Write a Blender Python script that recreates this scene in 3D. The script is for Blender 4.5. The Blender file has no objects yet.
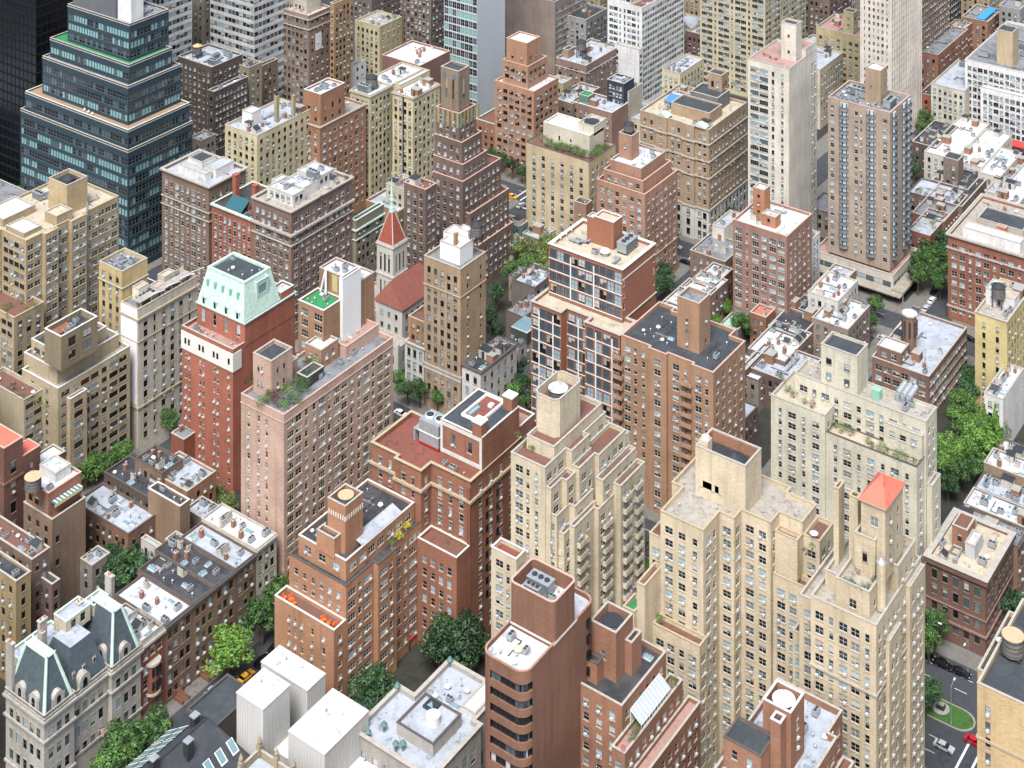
import bpy, bmesh, math, random
from mathutils import Vector, Matrix
from mathutils.bvhtree import BVHTree
S = bpy.context.scene
COL = S.collection
rnd = random.Random(7)

# ------------------------------------------------------------------ camera, sky, sun, exposure
CAM_H, FPX, YH, TH = 300.0, 1566.0, -550.0, math.radians(35.8)
cd = bpy.data.cameras.new('camera'); cam = bpy.data.objects.new('camera', cd); COL.objects.link(cam)
cam.location = (0, 0, CAM_H); cam.rotation_euler = (math.radians(90), 0, TH)
cd.sensor_width = 36; cd.lens = 36 * FPX / 1024; cd.shift_y = -(384 - YH) / 1024
cd.clip_start = 5; cd.clip_end = 9000
S.camera = cam
w = bpy.data.worlds.new('World'); S.world = w; w.use_nodes = True
nt = w.node_tree; bg = nt.nodes['Background']
sky = nt.nodes.new('ShaderNodeTexSky'); sky.sky_type = 'NISHITA'; sky.sun_disc = False
sky.sun_elevation = math.radians(58); sky.sun_rotation = math.radians(158)
sky.air_density = 1.0; sky.dust_density = 4.0; sky.ozone_density = 1.0
hs = nt.nodes.new('ShaderNodeHueSaturation'); hs.inputs['Saturation'].default_value = 0.9
nt.links.new(sky.outputs[0], hs.inputs['Color']); nt.links.new(hs.outputs[0], bg.inputs['Color'])
bg.inputs['Strength'].default_value = 0.1
sd = bpy.data.lights.new('sun', 'SUN'); sd.energy = 1.8; sd.angle = math.radians(24); sd.color = (.985, .995, 1)
sun = bpy.data.objects.new('sun', sd); COL.objects.link(sun)
# the sky's sun_rotation is a compass bearing from +Y clockwise
_el, _az = math.radians(58), math.radians(158)
_d = Vector((math.sin(_az) * math.cos(_el), math.cos(_az) * math.cos(_el), math.sin(_el)))
sun.rotation_euler = _d.to_track_quat('Z', 'Y').to_euler(); sun.location = (0, 0, 400)
S.view_settings.view_transform = 'Standard'; S.view_settings.look = 'None'
S.view_settings.gamma = 1; S.view_settings.exposure = 1.28
S.cycles.max_bounces = 4; S.cycles.diffuse_bounces = 1

# ------------------------------------------------------------------ survey helpers: metres from sightings
FW = (-math.sin(TH), math.cos(TH)); RT = (math.cos(TH), math.sin(TH))
def at(px, py, z=0.0):
    d = FPX * (CAM_H - z) / (py - YH); r = (px - 512) * d / FPX
    return d * FW[0] + r * RT[0], d * FW[1] + r * RT[1]
def sx(u, v): return 512 + FPX * (u * RT[0] + v * RT[1]) / (u * FW[0] + v * FW[1])
def height(u, v, py):
    return CAM_H - (u * FW[0] + v * FW[1]) * (py - YH) / FPX
def along(u, v, du, dv, x):
    """distance from (u,v) along (du,dv) until the sighting x is met"""
    lo, hi = 0.0, 200.0
    s = 1 if sx(u + du, v + dv) > sx(u, v) else -1
    for _ in range(50):
        m = (lo + hi) / 2
        if (sx(u + du * m, v + dv * m) - x) * s > 0: hi = m
        else: lo = m
    return lo
def corner(px, py, U=None, V=None, Z=None, B=None):
    dx, dy = FW[0] + RT[0] * (px - 512) / FPX, FW[1] + RT[1] * (px - 512) / FPX
    dn = (py - YH) / FPX
    if U is not None: t = U / dx
    elif V is not None: t = V / dy
    elif Z is not None: t = (CAM_H - Z) / dn
    else: t = FPX * CAM_H / (B - YH)
    return t * dx, t * dy, CAM_H - t * dn

# ------------------------------------------------------------------ materials
def lin(h, k=1.0):
    if len(h) != 6: raise ValueError(h)
    r = []
    for i in (0, 2, 4):
        c = int(h[i:i + 2], 16) / 255
        r.append((c / 12.92 if c <= .04045 else ((c + .055) / 1.055) ** 2.4) * k)
    return (r[0], r[1], r[2], 1)
_M = {}
DESAT = .84
def nodes(m):
    m.use_nodes = True; n = m.node_tree.nodes; return m.node_tree, n, n['Principled BSDF']
def wallmat(hexc, k=.8, var=.2, streak=.42, grime=.35, rough=.9, course=True):
    key = ('w', hexc, k, var, streak)
    if key in _M: return _M[key]
    m = bpy.data.materials.new('masonry_' + hexc); t, n, p = nodes(m); L = t.links.new
    g = n.new('ShaderNodeNewGeometry')
    n1 = n.new('ShaderNodeTexNoise'); n1.inputs['Scale'].default_value = .11; n1.inputs['Detail'].default_value = 5
    L(g.outputs['Position'], n1.inputs['Vector'])
    mp = n.new('ShaderNodeMapping'); mp.inputs['Scale'].default_value = (1.3, 1.3, .09)
    L(g.outputs['Position'], mp.inputs['Vector'])
    n2 = n.new('ShaderNodeTexNoise'); n2.inputs['Scale'].default_value = .55; n2.inputs['Detail'].default_value = 4
    L(mp.outputs[0], n2.inputs['Vector'])
    mp3 = n.new('ShaderNodeMapping'); mp3.inputs['Scale'].default_value = (.45, .45, 3.6)
    L(g.outputs['Position'], mp3.inputs['Vector'])
    n3 = n.new('ShaderNodeTexNoise'); n3.inputs['Scale'].default_value = 2.2; n3.inputs['Detail'].default_value = 3
    L(mp3.outputs[0], n3.inputs['Vector'])
    c = lin(hexc, k); g_ = c[0] * .3 + c[1] * .55 + c[2] * .15; rr = min(1, max(0, (c[0] / c[2] - 2.2) / 2)); ds = .66 + .02 * rr; c = [g_ + (x - g_) * ds for x in c[:3]]; c[1] *= 1 - .004 * (1 - rr) * (c[0] > c[2] * 1.2); bb = 1 + .12 * rr; c = (c[0] * bb, c[1] * bb * (1 + .12 * rr), c[2] * bb * (1 - .06 * rr), 1)
    mx = n.new('ShaderNodeMix'); mx.data_type = 'RGBA'
    mx.inputs[6].default_value = tuple(x * (1 - var * 1.3) for x in c[:3]) + (1,)
    mx.inputs[7].default_value = tuple(min(.9, x * (1 + var)) for x in c[:3]) + (1,)
    ad = n.new('ShaderNodeMath'); ad.operation = 'ADD'; L(n1.outputs[0], ad.inputs[0])
    s3 = n.new('ShaderNodeMath'); s3.operation = 'MULTIPLY_ADD'; L(n3.outputs[0], s3.inputs[0]); s3.inputs[1].default_value = 1.3; s3.inputs[2].default_value = -.65
    L(s3.outputs[0], ad.inputs[1])
    mr = n.new('ShaderNodeMapRange'); mr.inputs[1].default_value = .2; mr.inputs[2].default_value = .8
    L(ad.outputs[0], mr.inputs[0]); L(mr.outputs[0], mx.inputs[0])
    st = n.new('ShaderNodeMapRange'); st.inputs[1].default_value = .5; st.inputs[2].default_value = .75
    st.inputs[3].default_value = 0; st.inputs[4].default_value = streak
    L(n2.outputs[0], st.inputs[0])
    m2 = n.new('ShaderNodeMix'); m2.data_type = 'RGBA'
    L(mx.outputs[2], m2.inputs[6]); L(st.outputs[0], m2.inputs[0])
    m2.inputs[7].default_value = tuple(x * .45 for x in c[:3]) + (1,)
    L(m2.outputs[2], p.inputs['Base Color']); p.inputs['Roughness'].default_value = rough
    p.inputs['Specular IOR Level'].default_value = .25
    bp = n.new('ShaderNodeBump'); bp.inputs['Strength'].default_value = .25; bp.inputs['Distance'].default_value = .06
    L(n3.outputs[0], bp.inputs['Height']); L(bp.outputs[0], p.inputs['Normal'])
    _M[key] = m; return m
def roofmat(hexc, stain='6a6763', amt=.55, k=.8, scale=.22):
    key = ('r', hexc, stain, amt, scale)
    if key in _M: return _M[key]
    m = bpy.data.materials.new('roofing_' + hexc); t, n, p = nodes(m); L = t.links.new
    g = n.new('ShaderNodeNewGeometry')
    n1 = n.new('ShaderNodeTexNoise'); n1.inputs['Scale'].default_value = scale; n1.inputs['Detail'].default_value = 7; n1.inputs['Roughness'].default_value = .68
    n1.inputs['Distortion'].default_value = .8
    L(g.outputs['Position'], n1.inputs['Vector'])
    mr = n.new('ShaderNodeMapRange'); mr.inputs[1].default_value = .43; mr.inputs[2].default_value = .62; mr.inputs[4].default_value = amt
    L(n1.outputs[0], mr.inputs[0])
    wv = n.new('ShaderNodeTexWave'); wv.inputs['Scale'].default_value = .16; wv.inputs['Distortion'].default_value = .4; wv.inputs['Detail'].default_value = 1
    L(g.outputs['Position'], wv.inputs['Vector'])
    sm = n.new('ShaderNodeMapRange'); sm.inputs[1].default_value = .0; sm.inputs[2].default_value = .04; sm.inputs[3].default_value = .22; sm.inputs[4].default_value = 0
    L(wv.outputs['Fac'], sm.inputs[0])
    mxx = n.new('ShaderNodeMath'); mxx.operation = 'MAXIMUM'; L(mr.outputs[0], mxx.inputs[0]); L(sm.outputs[0], mxx.inputs[1])
    n4 = n.new('ShaderNodeTexNoise'); n4.inputs['Scale'].default_value = 1.7; n4.inputs['Detail'].default_value = 4
    L(g.outputs['Position'], n4.inputs['Vector'])
    a = n.new('ShaderNodeMath'); a.operation = 'MULTIPLY_ADD'; L(n4.outputs[0], a.inputs[0]); a.inputs[1].default_value = .5; a.inputs[2].default_value = -.25
    b = n.new('ShaderNodeMath'); b.operation = 'ADD'; b.use_clamp = True; L(mxx.outputs[0], b.inputs[0]); L(a.outputs[0], b.inputs[1])
    mx = n.new('ShaderNodeMix'); mx.data_type = 'RGBA'; L(b.outputs[0], mx.inputs[0])
    mx.inputs[6].default_value = lin(hexc, k); mx.inputs[7].default_value = lin(stain, k)
    n5 = n.new('ShaderNodeTexNoise'); n5.inputs['Scale'].default_value = .42; n5.inputs['Detail'].default_value = 3; n5.inputs['Distortion'].default_value = 1.2
    L(g.outputs['Position'], n5.inputs['Vector'])
    q5 = n.new('ShaderNodeMapRange'); q5.inputs[1].default_value = .6; q5.inputs[2].default_value = .66; q5.inputs[4].default_value = .5
    L(n5.outputs[0], q5.inputs[0]); m5 = n.new('ShaderNodeMix'); m5.data_type = 'RGBA'; L(q5.outputs[0], m5.inputs[0]); L(mx.outputs[2], m5.inputs[6]); m5.inputs[7].default_value = lin(stain, k * .45)
    L(m5.outputs[2], p.inputs['Base Color']); p.inputs['Roughness'].default_value = .75
    _M[key] = m; return m
def plain(name, hexc, k=.85, rough=.6, metal=0., var=.0):
    key = ('p', name)
    if key in _M: return _M[key]
    m = bpy.data.materials.new(name); t, n, p = nodes(m); L = t.links.new
    c = lin(hexc, k)
    if var:
        g = n.new('ShaderNodeNewGeometry'); n1 = n.new('ShaderNodeTexNoise'); n1.inputs['Scale'].default_value = .9; n1.inputs['Detail'].default_value = 5
        L(g.outputs['Position'], n1.inputs['Vector'])
        mx = n.new('ShaderNodeMix'); mx.data_type = 'RGBA'
        mx.inputs[6].default_value = tuple(x * (1 - var) for x in c[:3]) + (1,); mx.inputs[7].default_value = tuple(min(.95, x * (1 + var)) for x in c[:3]) + (1,)
        mr = n.new('ShaderNodeMapRange'); mr.inputs[1].default_value = .3; mr.inputs[2].default_value = .7
        L(n1.outputs[0], mr.inputs[0]); L(mr.outputs[0], mx.inputs[0]); L(mx.outputs[2], p.inputs['Base Color'])
    else: p.inputs['Base Color'].default_value = c
    p.inputs['Roughness'].default_value = rough; p.inputs['Metallic'].default_value = metal
    _M[key] = m; return m
def glassmat(name, hexc, rough=.08, k=1.0):
    key = ('g', name)
    if key in _M: return _M[key]
    m = plain(name, hexc, k, rough); p = m.node_tree.nodes['Principled BSDF']
    p.inputs['Specular IOR Level'].default_value = .8; p.inputs['Coat Weight'].default_value = .3; p.inputs['Coat Roughness'].default_value = .03
    _M[key] = m; return m
def foliage(name, a, b, c):
    key = ('f', name)
    if key in _M: return _M[key]
    m = bpy.data.materials.new(name); t, n, p = nodes(m); L = t.links.new
    g = n.new('ShaderNodeNewGeometry'); oi = n.new('ShaderNodeObjectInfo')
    n1 = n.new('ShaderNodeTexNoise'); n1.inputs['Scale'].default_value = .55; n1.inputs['Detail'].default_value = 4
    L(g.outputs['Position'], n1.inputs['Vector'])
    r = n.new('ShaderNodeValToRGB'); r.color_ramp.elements[0].position = .36; r.color_ramp.elements[1].position = .66
    r.color_ramp.elements[0].color = lin(a); r.color_ramp.elements[1].color = lin(c)
    e = r.color_ramp.elements.new(.5); e.color = lin(b)
    ad = n.new('ShaderNodeMath'); ad.operation = 'MULTIPLY_ADD'; L(oi.outputs['Random'], ad.inputs[0]); ad.inputs[1].default_value = .14; L(n1.outputs[0], ad.inputs[2])
    a2 = n.new('ShaderNodeMath'); a2.operation = 'MULTIPLY_ADD'; L(g.outputs['Random Per Island'], a2.inputs[0]); a2.inputs[1].default_value = .16; L(ad.outputs[0], a2.inputs[2])
    a3 = n.new('ShaderNodeMath'); a3.operation = 'SUBTRACT'; L(a2.outputs[0], a3.inputs[0]); a3.inputs[1].default_value = .15
    L(a3.outputs[0], r.inputs[0]); L(r.outputs[0], p.inputs['Base Color']); p.inputs['Roughness'].default_value = .6
    p.inputs['Subsurface Weight'].default_value = 0
    _M[key] = m; return m

# ------------------------------------------------------------------ mesh collector and object helpers
class MB:
    def __init__(s): s.v = []; s.f = []; s.m = []; s.mats = []
    def mi(s, mat):
        if mat not in s.mats: s.mats.append(mat)
        return s.mats.index(mat)
    def face(s, pts, mat):
        i = len(s.v); s.v.extend(pts); s.f.append(tuple(range(i, i + len(pts)))); s.m.append(s.mi(mat))
    def box(s, x0, x1, y0, y1, z0, z1, mat, bottom=True):
        i = len(s.v)
        s.v.extend([(x0, y0, z0), (x1, y0, z0), (x1, y1, z0), (x0, y1, z0), (x0, y0, z1), (x1, y0, z1), (x1, y1, z1), (x0, y1, z1)])
        fs = [(4, 5, 6, 7), (0, 1, 5, 4), (1, 2, 6, 5), (2, 3, 7, 6), (3, 0, 4, 7)]
        if bottom: fs.append((3, 2, 1, 0))
        k = s.mi(mat)
        for f in fs: s.f.append(tuple(i + q for q in f)); s.m.append(k)
    def cyl(s, x, y, z0, z1, r0, r1, mat, n=14, cap=True):
        i = len(s.v); k = s.mi(mat)
        for (z, r) in ((z0, r0), (z1, r1)):
            for q in range(n):
                a = 2 * math.pi * q / n; s.v.append((x + r * math.cos(a), y + r * math.sin(a), z))
        for q in range(n):
            s.f.append((i + q, i + (q + 1) % n, i + n + (q + 1) % n, i + n + q)); s.m.append(k)
        if cap: s.f.append(tuple(i + n + q for q in range(n))); s.m.append(k)
    def tube(s, p, q, r, mat, n=6, r2=None):
        p = Vector(p); q = Vector(q); d = (q - p).normalized(); a = d.orthogonal().normalized(); b = d.cross(a)
        r2 = r if r2 is None else r2; i = len(s.v); k = s.mi(mat)
        for (c, rr) in ((p, r), (q, r2)):
            for j in range(n):
                t = 2 * math.pi * j / n; s.v.append(tuple(c + a * rr * math.cos(t) + b * rr * math.sin(t)))
        for j in range(n):
            s.f.append((i + j, i + (j + 1) % n, i + n + (j + 1) % n, i + n + j)); s.m.append(k)
        s.f.append(tuple(i + n + j for j in range(n))); s.m.append(k)
        s.f.append(tuple(i + n - 1 - j for j in range(n))); s.m.append(k)
    def prism(s, poly, z0, z1, mat, top=None, cap=True):
        n = len(poly)
        for j in range(n):
            a, b = poly[j], poly[(j + 1) % n]
            s.face([(a[0], a[1], z0), (b[0], b[1], z0), (b[0], b[1], z1), (a[0], a[1], z1)], mat)
        if cap: s.face([(a[0], a[1], z1) for a in poly], top or mat)
    def mesh(s, name):
        me = bpy.data.meshes.new(name); me.from_pydata(s.v, [], s.f)
        for m in s.mats: me.materials.append(m)
        me.polygons.foreach_set('material_index', s.m); me.update(); return me
def obj(name, me, parent=None, loc=None, rz=0, sc=None, **k):
    o = bpy.data.objects.new(name, me); COL.objects.link(o)
    if parent: o.parent = parent
    if loc is not None: o.location = loc
    if rz: o.rotation_euler[2] = rz
    if sc: o.scale = sc if isinstance(sc, tuple) else (sc, sc, sc)
    for a, b in k.items():
        if b: o[a] = b
    return o
def offset(poly, d):
    """axis-aligned CCW polygon moved outwards by d"""
    n = len(poly); out = []
    for i in range(n):
        p0, p1, p2 = poly[i - 1], poly[i], poly[(i + 1) % n]
        e1 = Vector((p1[0] - p0[0], p1[1] - p0[1])).normalized(); e2 = Vector((p2[0] - p1[0], p2[1] - p1[1])).normalized()
        n1 = Vector((e1.y, -e1.x)); n2 = Vector((e2.y, -e2.x)); b = n1 + n2
        if b.length < .05: out.append((p1[0] + n1.x * d, p1[1] + n1.y * d)); continue
        b = b.normalized(); k = d / max(.3, b.dot(n1)); out.append((p1[0] + b.x * k, p1[1] + b.y * k))
    return out
def ring(mb, poly, o, i, z0, z1, mat, sides=True):
    A = offset(poly, o); Bp = offset(poly, i); n = len(poly)
    for j in range(n):
        k = (j + 1) % n
        mb.face([(*A[j], z1), (*A[k], z1), (*Bp[k], z1), (*Bp[j], z1)], mat)
        if sides:
            mb.face([(*A[j], z0), (*A[k], z0), (*A[k], z1), (*A[j], z1)], mat)
            mb.face([(*Bp[k], z0), (*Bp[j], z0), (*Bp[j], z1), (*Bp[k], z1)], mat)
            mb.face([(*A[k], z0), (*A[j], z0), (*Bp[j], z0), (*Bp[k], z0)], mat)

# ------------------------------------------------------------------ windows
GL_D = glassmat('glass_dark', '14181b'); GL_B = glassmat('glass_bluegrey', '46545c'); GL_C = glassmat('glass_cyan', '86b4b4', .15, .8)
GL_L = glassmat('glass_pale_blue', '9fb4bd', .12, .8); GL_K = plain('glass_black', '0b1018', 1, .35); BL_W = glassmat('blind_white', 'd0d3d1', .25, .7); BL_C = glassmat('blind_cream', 'b9ae98', .3, .75); BL_G = glassmat('curtain_grey', '7d8486', .3, .8)
ACM = plain('air_conditioner_casing', 'c9cac6', .8, .5)
FR = {'white': plain('frame_white', 'd2d2ce', .75, .5), 'dark': plain('frame_dark', '33302e', 1, .5), 'cream': plain('frame_cream', 'cfc4a8', .8, .5),
      'steel': plain('frame_steel', '8f9799', .9, .4, .3), 'green': plain('frame_green', '4a6a5c', .9, .5), 'brown': plain('frame_brown', '4a352b', .9, .5)}
SILL = {'white': plain('sill_stone', 'b9b0a0', .75, .8), 'dark': plain('sill_grey', '8b857c', .8, .7), 'cream': plain('sill_cream', 'cdc2a6', .8, .7),
        'steel': plain('sill_steel', '9aa0a0', .8, .5), 'green': plain('sill_limestone', 'b9b3a4', .8, .7), 'brown': plain('sill_brown', '6a5348', .8, .7)}
_W = {}
def winmesh(w, h, style, var):
    key = (w, h, style, var)
    if key in _W: return _W[key]
    mb = MB(); st = style.split('+'); fr = FR[st[0]]; opt = st[1:]
    sill = SILL[st[0]]
    R = -.0  # wall plane y = 0, outward is -y
    gy, fy = .17, .12; t = .055 if w < 1.3 else .07
    n = max(1, round(w / (.95 if 'multi' in opt else 1.25)))
    if 'one' in opt: n = 1
    # glass
    r2 = random.Random(hash((w, h, var)) & 0xffff)
    base = {0: GL_D, 1: GL_D, 2: GL_B, 3: GL_B, 4: GL_D, 5: BL_G, 6: GL_D, 7: GL_L}[var]
    if 'black' in opt: base = GL_K
    if 'teal' in opt: base = {0: GL_D, 1: GL_B, 2: GL_D, 3: GL_C, 4: GL_C, 5: GL_C, 6: GL_B, 7: GL_C}[var]
    if 'blue' in opt: base = {0: GL_B, 1: GL_B, 2: GL_D, 3: GL_B, 4: GL_D, 5: GL_B, 6: GL_D, 7: GL_L}[var]
    for i in range(n):
        xa = -w / 2 + w * i / n; xb = -w / 2 + w * (i + 1) / n
        cut = {0: 0, 1: .35, 2: .55, 3: 0, 4: .2, 5: .0, 6: .8, 7: 0}[var]
        if 'teal' in opt or 'black' in opt: cut = 0
        elif n > 1: cut = max(0, min(1, cut + r2.choice((-.3, 0, 0, .25)))) if cut else 0
        bl = BL_W if var in (1, 6) else BL_C
        zc = h * (1 - cut)
        if zc > .02: mb.face([(xa, gy, 0), (xb, gy, 0), (xb, gy, zc), (xa, gy, zc)], base)
        if cut: mb.face([(xa, gy, zc), (xb, gy, zc), (xb, gy, h), (xa, gy, h)], bl)
        if i: mb.box(xa - t / 2, xa + t / 2, fy, gy + .01, 0, h, fr, False)
    for (a, b, c, d) in ((-w / 2, w / 2, 0, t), (-w / 2, w / 2, h - t, h)): mb.box(a, b, fy, gy, c, d, fr, False)
    for (a, b) in ((-w / 2, -w / 2 + t), (w / 2 - t, w / 2)): mb.box(a, b, fy, gy, t, h - t, fr, False)
    if 'one' not in opt and h > 1.1: mb.box(-w / 2 + t, w / 2 - t, fy + .01, gy, h * .5 - .022, h * .5 + .022, fr, False)
    if 'nosill' not in opt: mb.box(-w / 2 - .12, w / 2 + .12, -.09, .1, -.16, -.005, sill)
    if 'lintel' in opt: mb.box(-w / 2 - .15, w / 2 + .15, -.05, .02, h + .005, h + .26, sill)
    if 'arch' in opt: mb.box(-w / 2 - .05, w / 2 + .05, -.04, .02, h + .005, h + .3, sill)
    if 'noac' not in opt and var in (2, 3, 7): 
        xo = 0 if n == 1 else (w / n) * (n - 1) / 2 * (-1 if var == 3 else 1)
        mb.box(xo - .33, xo + .33, -.42, .11, .03, .45, ACM)
    _W[key] = mb.mesh('window'); return _W[key]
ROT = {'S': 0, 'E': math.pi / 2, 'N': math.pi, 'W': -math.pi / 2}
def Wn(sp=3.0, w=1.2, h=1.6, fh=3.0, top=1.9, style='white', m=.8, pat=None, bot=1.0, cols=None, skip=0, hit=None, arc=None):
    return dict(sp=sp, w=w, h=h, fh=fh, top=top, style=style, m=m, pat=pat, bot=bot, cols=cols, skip=skip)

SOLIDS = []   # for the line-of-sight test
BUILDS = []
PARA = plain('coping_pale', 'b4aea3', .8, .8, 0, .12)
COP = {'pale': PARA, 'white': plain('coping_white', 'cfcdc6', .85, .7, 0, .08), 'tan': plain('coping_tan', 'b9a88c', .8, .8, 0, .12), 'dark': plain('coping_dark', '5b5552', .8, .8, 0, .15),
       'green': plain('copper_green', 'bcd6c8', .85, .7, 0, .15), 'pink': plain('coping_pink', 'c9a797', .8, .8, 0, .1)}
RF = {'white': roofmat('d6d9dd', '93969a', .42), 'silver': roofmat('b7bec8', '83878d', .5), 'black': roofmat('33353a', '5b5c5e', .6), 'grey': roofmat('8b8f93', '5f6062', .6),
      'gravel': roofmat('b3aca0', '8b847a', .6, .8, .5), 'tan': roofmat('c9bda6', '99907f', .5), 'red': roofmat('8d4f42', '6b4c42', .6), 'redbrown': roofmat('7f5648', '66544c', .5),
      'orange': roofmat('ea7660', 'cc6450', .35), 'pink': roofmat('b39086', '93796f', .55), 'brightwhite': roofmat('dcdddd', 'a9acae', .4), 'green': roofmat('2f8f55', '3d7a50', .4),
      'ochre': roofmat('a58a70', '8d7966', .4), 'slate': roofmat('3a4044', '565c60', .5), 'copper': roofmat('a9d8c2', '86b79f', .5)}

def side(p, q):
    dx, dy = q[0] - p[0], q[1] - p[1]
    if abs(dx) > abs(dy): return 'S' if dx > 0 else 'N'
    return 'E' if dy > 0 else 'W'

class Bld:
    def __init__(s, name, label, cat='building', group=None):
        s.name, s.label, s.cat, s.group = name, label, cat, group
        s.o = bpy.data.objects.new(name, None); COL.objects.link(s.o)
        s.o['label'] = label; s.o['category'] = cat
        if group: s.o['group'] = group
        s.base = None; s.wins = []; s.parts = []; BUILDS.append(s)
    def org(s, x, y, z=0):
        if s.base is None: s.base = Vector((x, y, z)); s.o.location = s.base
    def part(s, name, mb, **k):
        if not mb.f: return None
        b = s.base; mb.v = [(x - b.x, y - b.y, z - b.z) for x, y, z in mb.v]
        o = obj(name, mb.mesh(name), s.o, **k); s.parts.append(o); return o
    def inst(s, name, me, x, y, z, rz=0, sc=None, parent=None):
        b = s.base
        o = obj(name, me, parent or s.o, (x - b.x, y - b.y, z - b.z), rz, sc); return o
    # one storey stack: walls with real openings, roof, parapet
    def poly(s, P, z0, z1, mat, S=None, E=None, N=None, W=None, roof='silver', par=1.0, cop='pale', pt=.35, rmat=None, curved=False, top=True, cw=.08):
        s.org((P[0][0] + P[1][0]) / 2, (P[1][1] + P[2][1]) / 2, 0)
        z1 += (len(SOLIDS) * 37 % 23) * .0035
        fac = {'S': S, 'E': E, 'N': N, 'W': W}; mb = MB(); n = len(P)
        for j in range(n):
            a, b = P[j], P[(j + 1) % n]; f = fac[side(a, b)]
            L = math.hypot(b[0] - a[0], b[1] - a[1])
            if L < .02: continue
            if f and not curved: s.facade(mb, a, b, L, z0, z1, f, mat, side(a, b))
            else: mb.face([(*a, z0), (*b, z0), (*b, z1), (*a, z1)], mat)
        if par:
            I = offset(P, -pt)
            for j in range(n):
                k = (j + 1) % n
                mb.face([(*I[k], z1 - par), (*I[j], z1 - par), (*I[j], z1), (*I[k], z1)], mat)
        s.part('wall', mb)
        if par and top:
            cb = MB(); ring(cb, P, cw, -pt - .06, z1 - .02, z1 + .13, COP[cop]); s.part('coping', cb)
        if top:
            rb = MB(); I = offset(P, -pt * .6 if par else -.005); rb.face([(*a, z1 - par + .02) for a in I], rmat or RF[roof]); s.part('roof', rb)
        SOLIDS.append((P, z0, z1 - par if par else z1))
        return z1 - par + .02
    def box(s, u0, u1, v0, v1, z0, z1, mat, **k):
        zr = s.poly([(u0, v0), (u1, v0), (u1, v1), (u0, v1)], z0, z1, mat, **k)
        return dict(u0=u0, u1=u1, v0=v0, v1=v1, z=z1, zr=zr)
    def T(s, px, py, lx, rx, mat, z0=0, du=0, dv=0, U=None, V=None, Z=None, B=None, minw=None, mind=None, **k):
        u, v, z = corner(px, py, U, V, Z, B)
        wd = along(u, v, -1, 0, lx); dp = along(u, v, 0, 1, rx)
        if minw: wd = max(wd, minw)
        if mind: dp = max(dp, mind)
        return s.box(u - wd, u, v, v + dp, z0, z, mat, **k)
    def P(s, bx, by, z0, ty, lx, rx, mat, **k):
        """a block whose front foot is sighted at (bx,by) on a roof of height z0 and whose front top corner is at ty"""
        u, v = at(bx, by, z0); z = height(u, v, ty)
        return s.box(u - along(u, v, -1, 0, lx), u, v, v + along(u, v, 0, 1, rx), z0 - .05, z, mat, **k)
    def facade(s, mb, a, b, L, z0, z1, f, mat, sd):
        ux, uy = (b[0] - a[0]) / L, (b[1] - a[1]) / L; nx, ny = uy, -ux; D = .2
        def X(t, z, d=0): return (a[0] + ux * t - nx * d, a[1] + uy * t - ny * d, z)
        cols = []; f = dict(f); f['w'] *= 1.2; f['h'] = min(f['h'] * 1.1, f['fh'] - .35); f['pat'] = [q * 1.2 for q in f['pat']] if f['pat'] else None
        if f['cols']:
            for c in f['cols']:
                t, wd = (c if isinstance(c, tuple) else (c, f['w'])); t *= L
                if t - wd / 2 > .15 and t + wd / 2 < L - .15: cols.append((t, wd))
        else:
            m = min(f['m'], L * .2); n = int(round((L - 2 * m) / f['sp']))
            if n == 0 and L > f['w'] + .6: n = 1
            for i in range(n):
                wd = f['w'] if not f['pat'] else f['pat'][i % len(f['pat'])]
                if wd <= 0: continue
                spc = (L - 2 * m) / n
                wd = min(wd, spc - .15) if spc > .5 else wd
                cols.append((m + spc * (i + .5), wd))
        if not cols:
            mb.face([X(0, z0), X(L, z0), X(L, z1), X(0, z1)], mat); return
        rows = []; zt = z1 - f['top']; h = f['h']
        while zt - h > z0 + f['bot']: rows.append(zt - h); zt -= f['fh']
        prev = z1
        for zb in rows:
            mb.face([X(0, zb + h), X(L, zb + h), X(L, prev), X(0, prev)], mat)
            t0 = 0
            for (tc, wd) in cols:
                l, r = tc - wd / 2, tc + wd / 2
                if l > t0 + .001: mb.face([X(t0, zb), X(l, zb), X(l, zb + h), X(t0, zb + h)], mat)
                mb.face([X(l, zb), X(l, zb, D), X(l, zb + h, D), X(l, zb + h)], mat)
                mb.face([X(r, zb, D), X(r, zb), X(r, zb + h), X(r, zb + h, D)], mat)
                mb.face([X(l, zb), X(r, zb), X(r, zb, D), X(l, zb, D)], mat)
                mb.face([X(l, zb + h, D), X(r, zb + h, D), X(r, zb + h), X(l, zb + h)], mat)
                t0 = r
                s.wins.append((X(tc, zb), sd, round(wd, 1), round(h, 1), f['style'], (nx, ny)))
            if t0 < L: mb.face([X(t0, zb), X(L, zb), X(L, zb + h), X(t0, zb + h)], mat)
            prev = zb
        mb.face([X(0, z0), X(L, z0), X(L, prev), X(0, prev)], mat)
    def band(s, P, z, h, out, mat, name='cornice'):
        if isinstance(P, dict): P = [(P['u0'], P['v0']), (P['u1'], P['v0']), (P['u1'], P['v1']), (P['u0'], P['v1'])]
        mb = MB(); ring(mb, P, out, .01, z, z + h, mat); s.part(name, mb)
    # balconies on a wall side: centres t along wall from its left end as seen from outside
    def balcony(s, bx, sd, t, w, d, zs, mat, solid=True, z_h=1.05, rail=None):
        key = ('balc', w, d, solid, mat.name, z_h)
        if key not in _W:
            mb = MB(); mb.box(-w / 2, w / 2, -d, 0, -.18, 0, mat)
            r = rail or mat
            mb.box(-w / 2, w / 2, -d, -d + .1, 0.002, z_h, r); mb.box(-w / 2, -w / 2 + .1, -d + .1, 0, 0.002, z_h, r); mb.box(w / 2 - .1, w / 2, -d + .1, 0, 0.002, z_h, r)
            _W[key] = mb.mesh('balcony')
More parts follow.
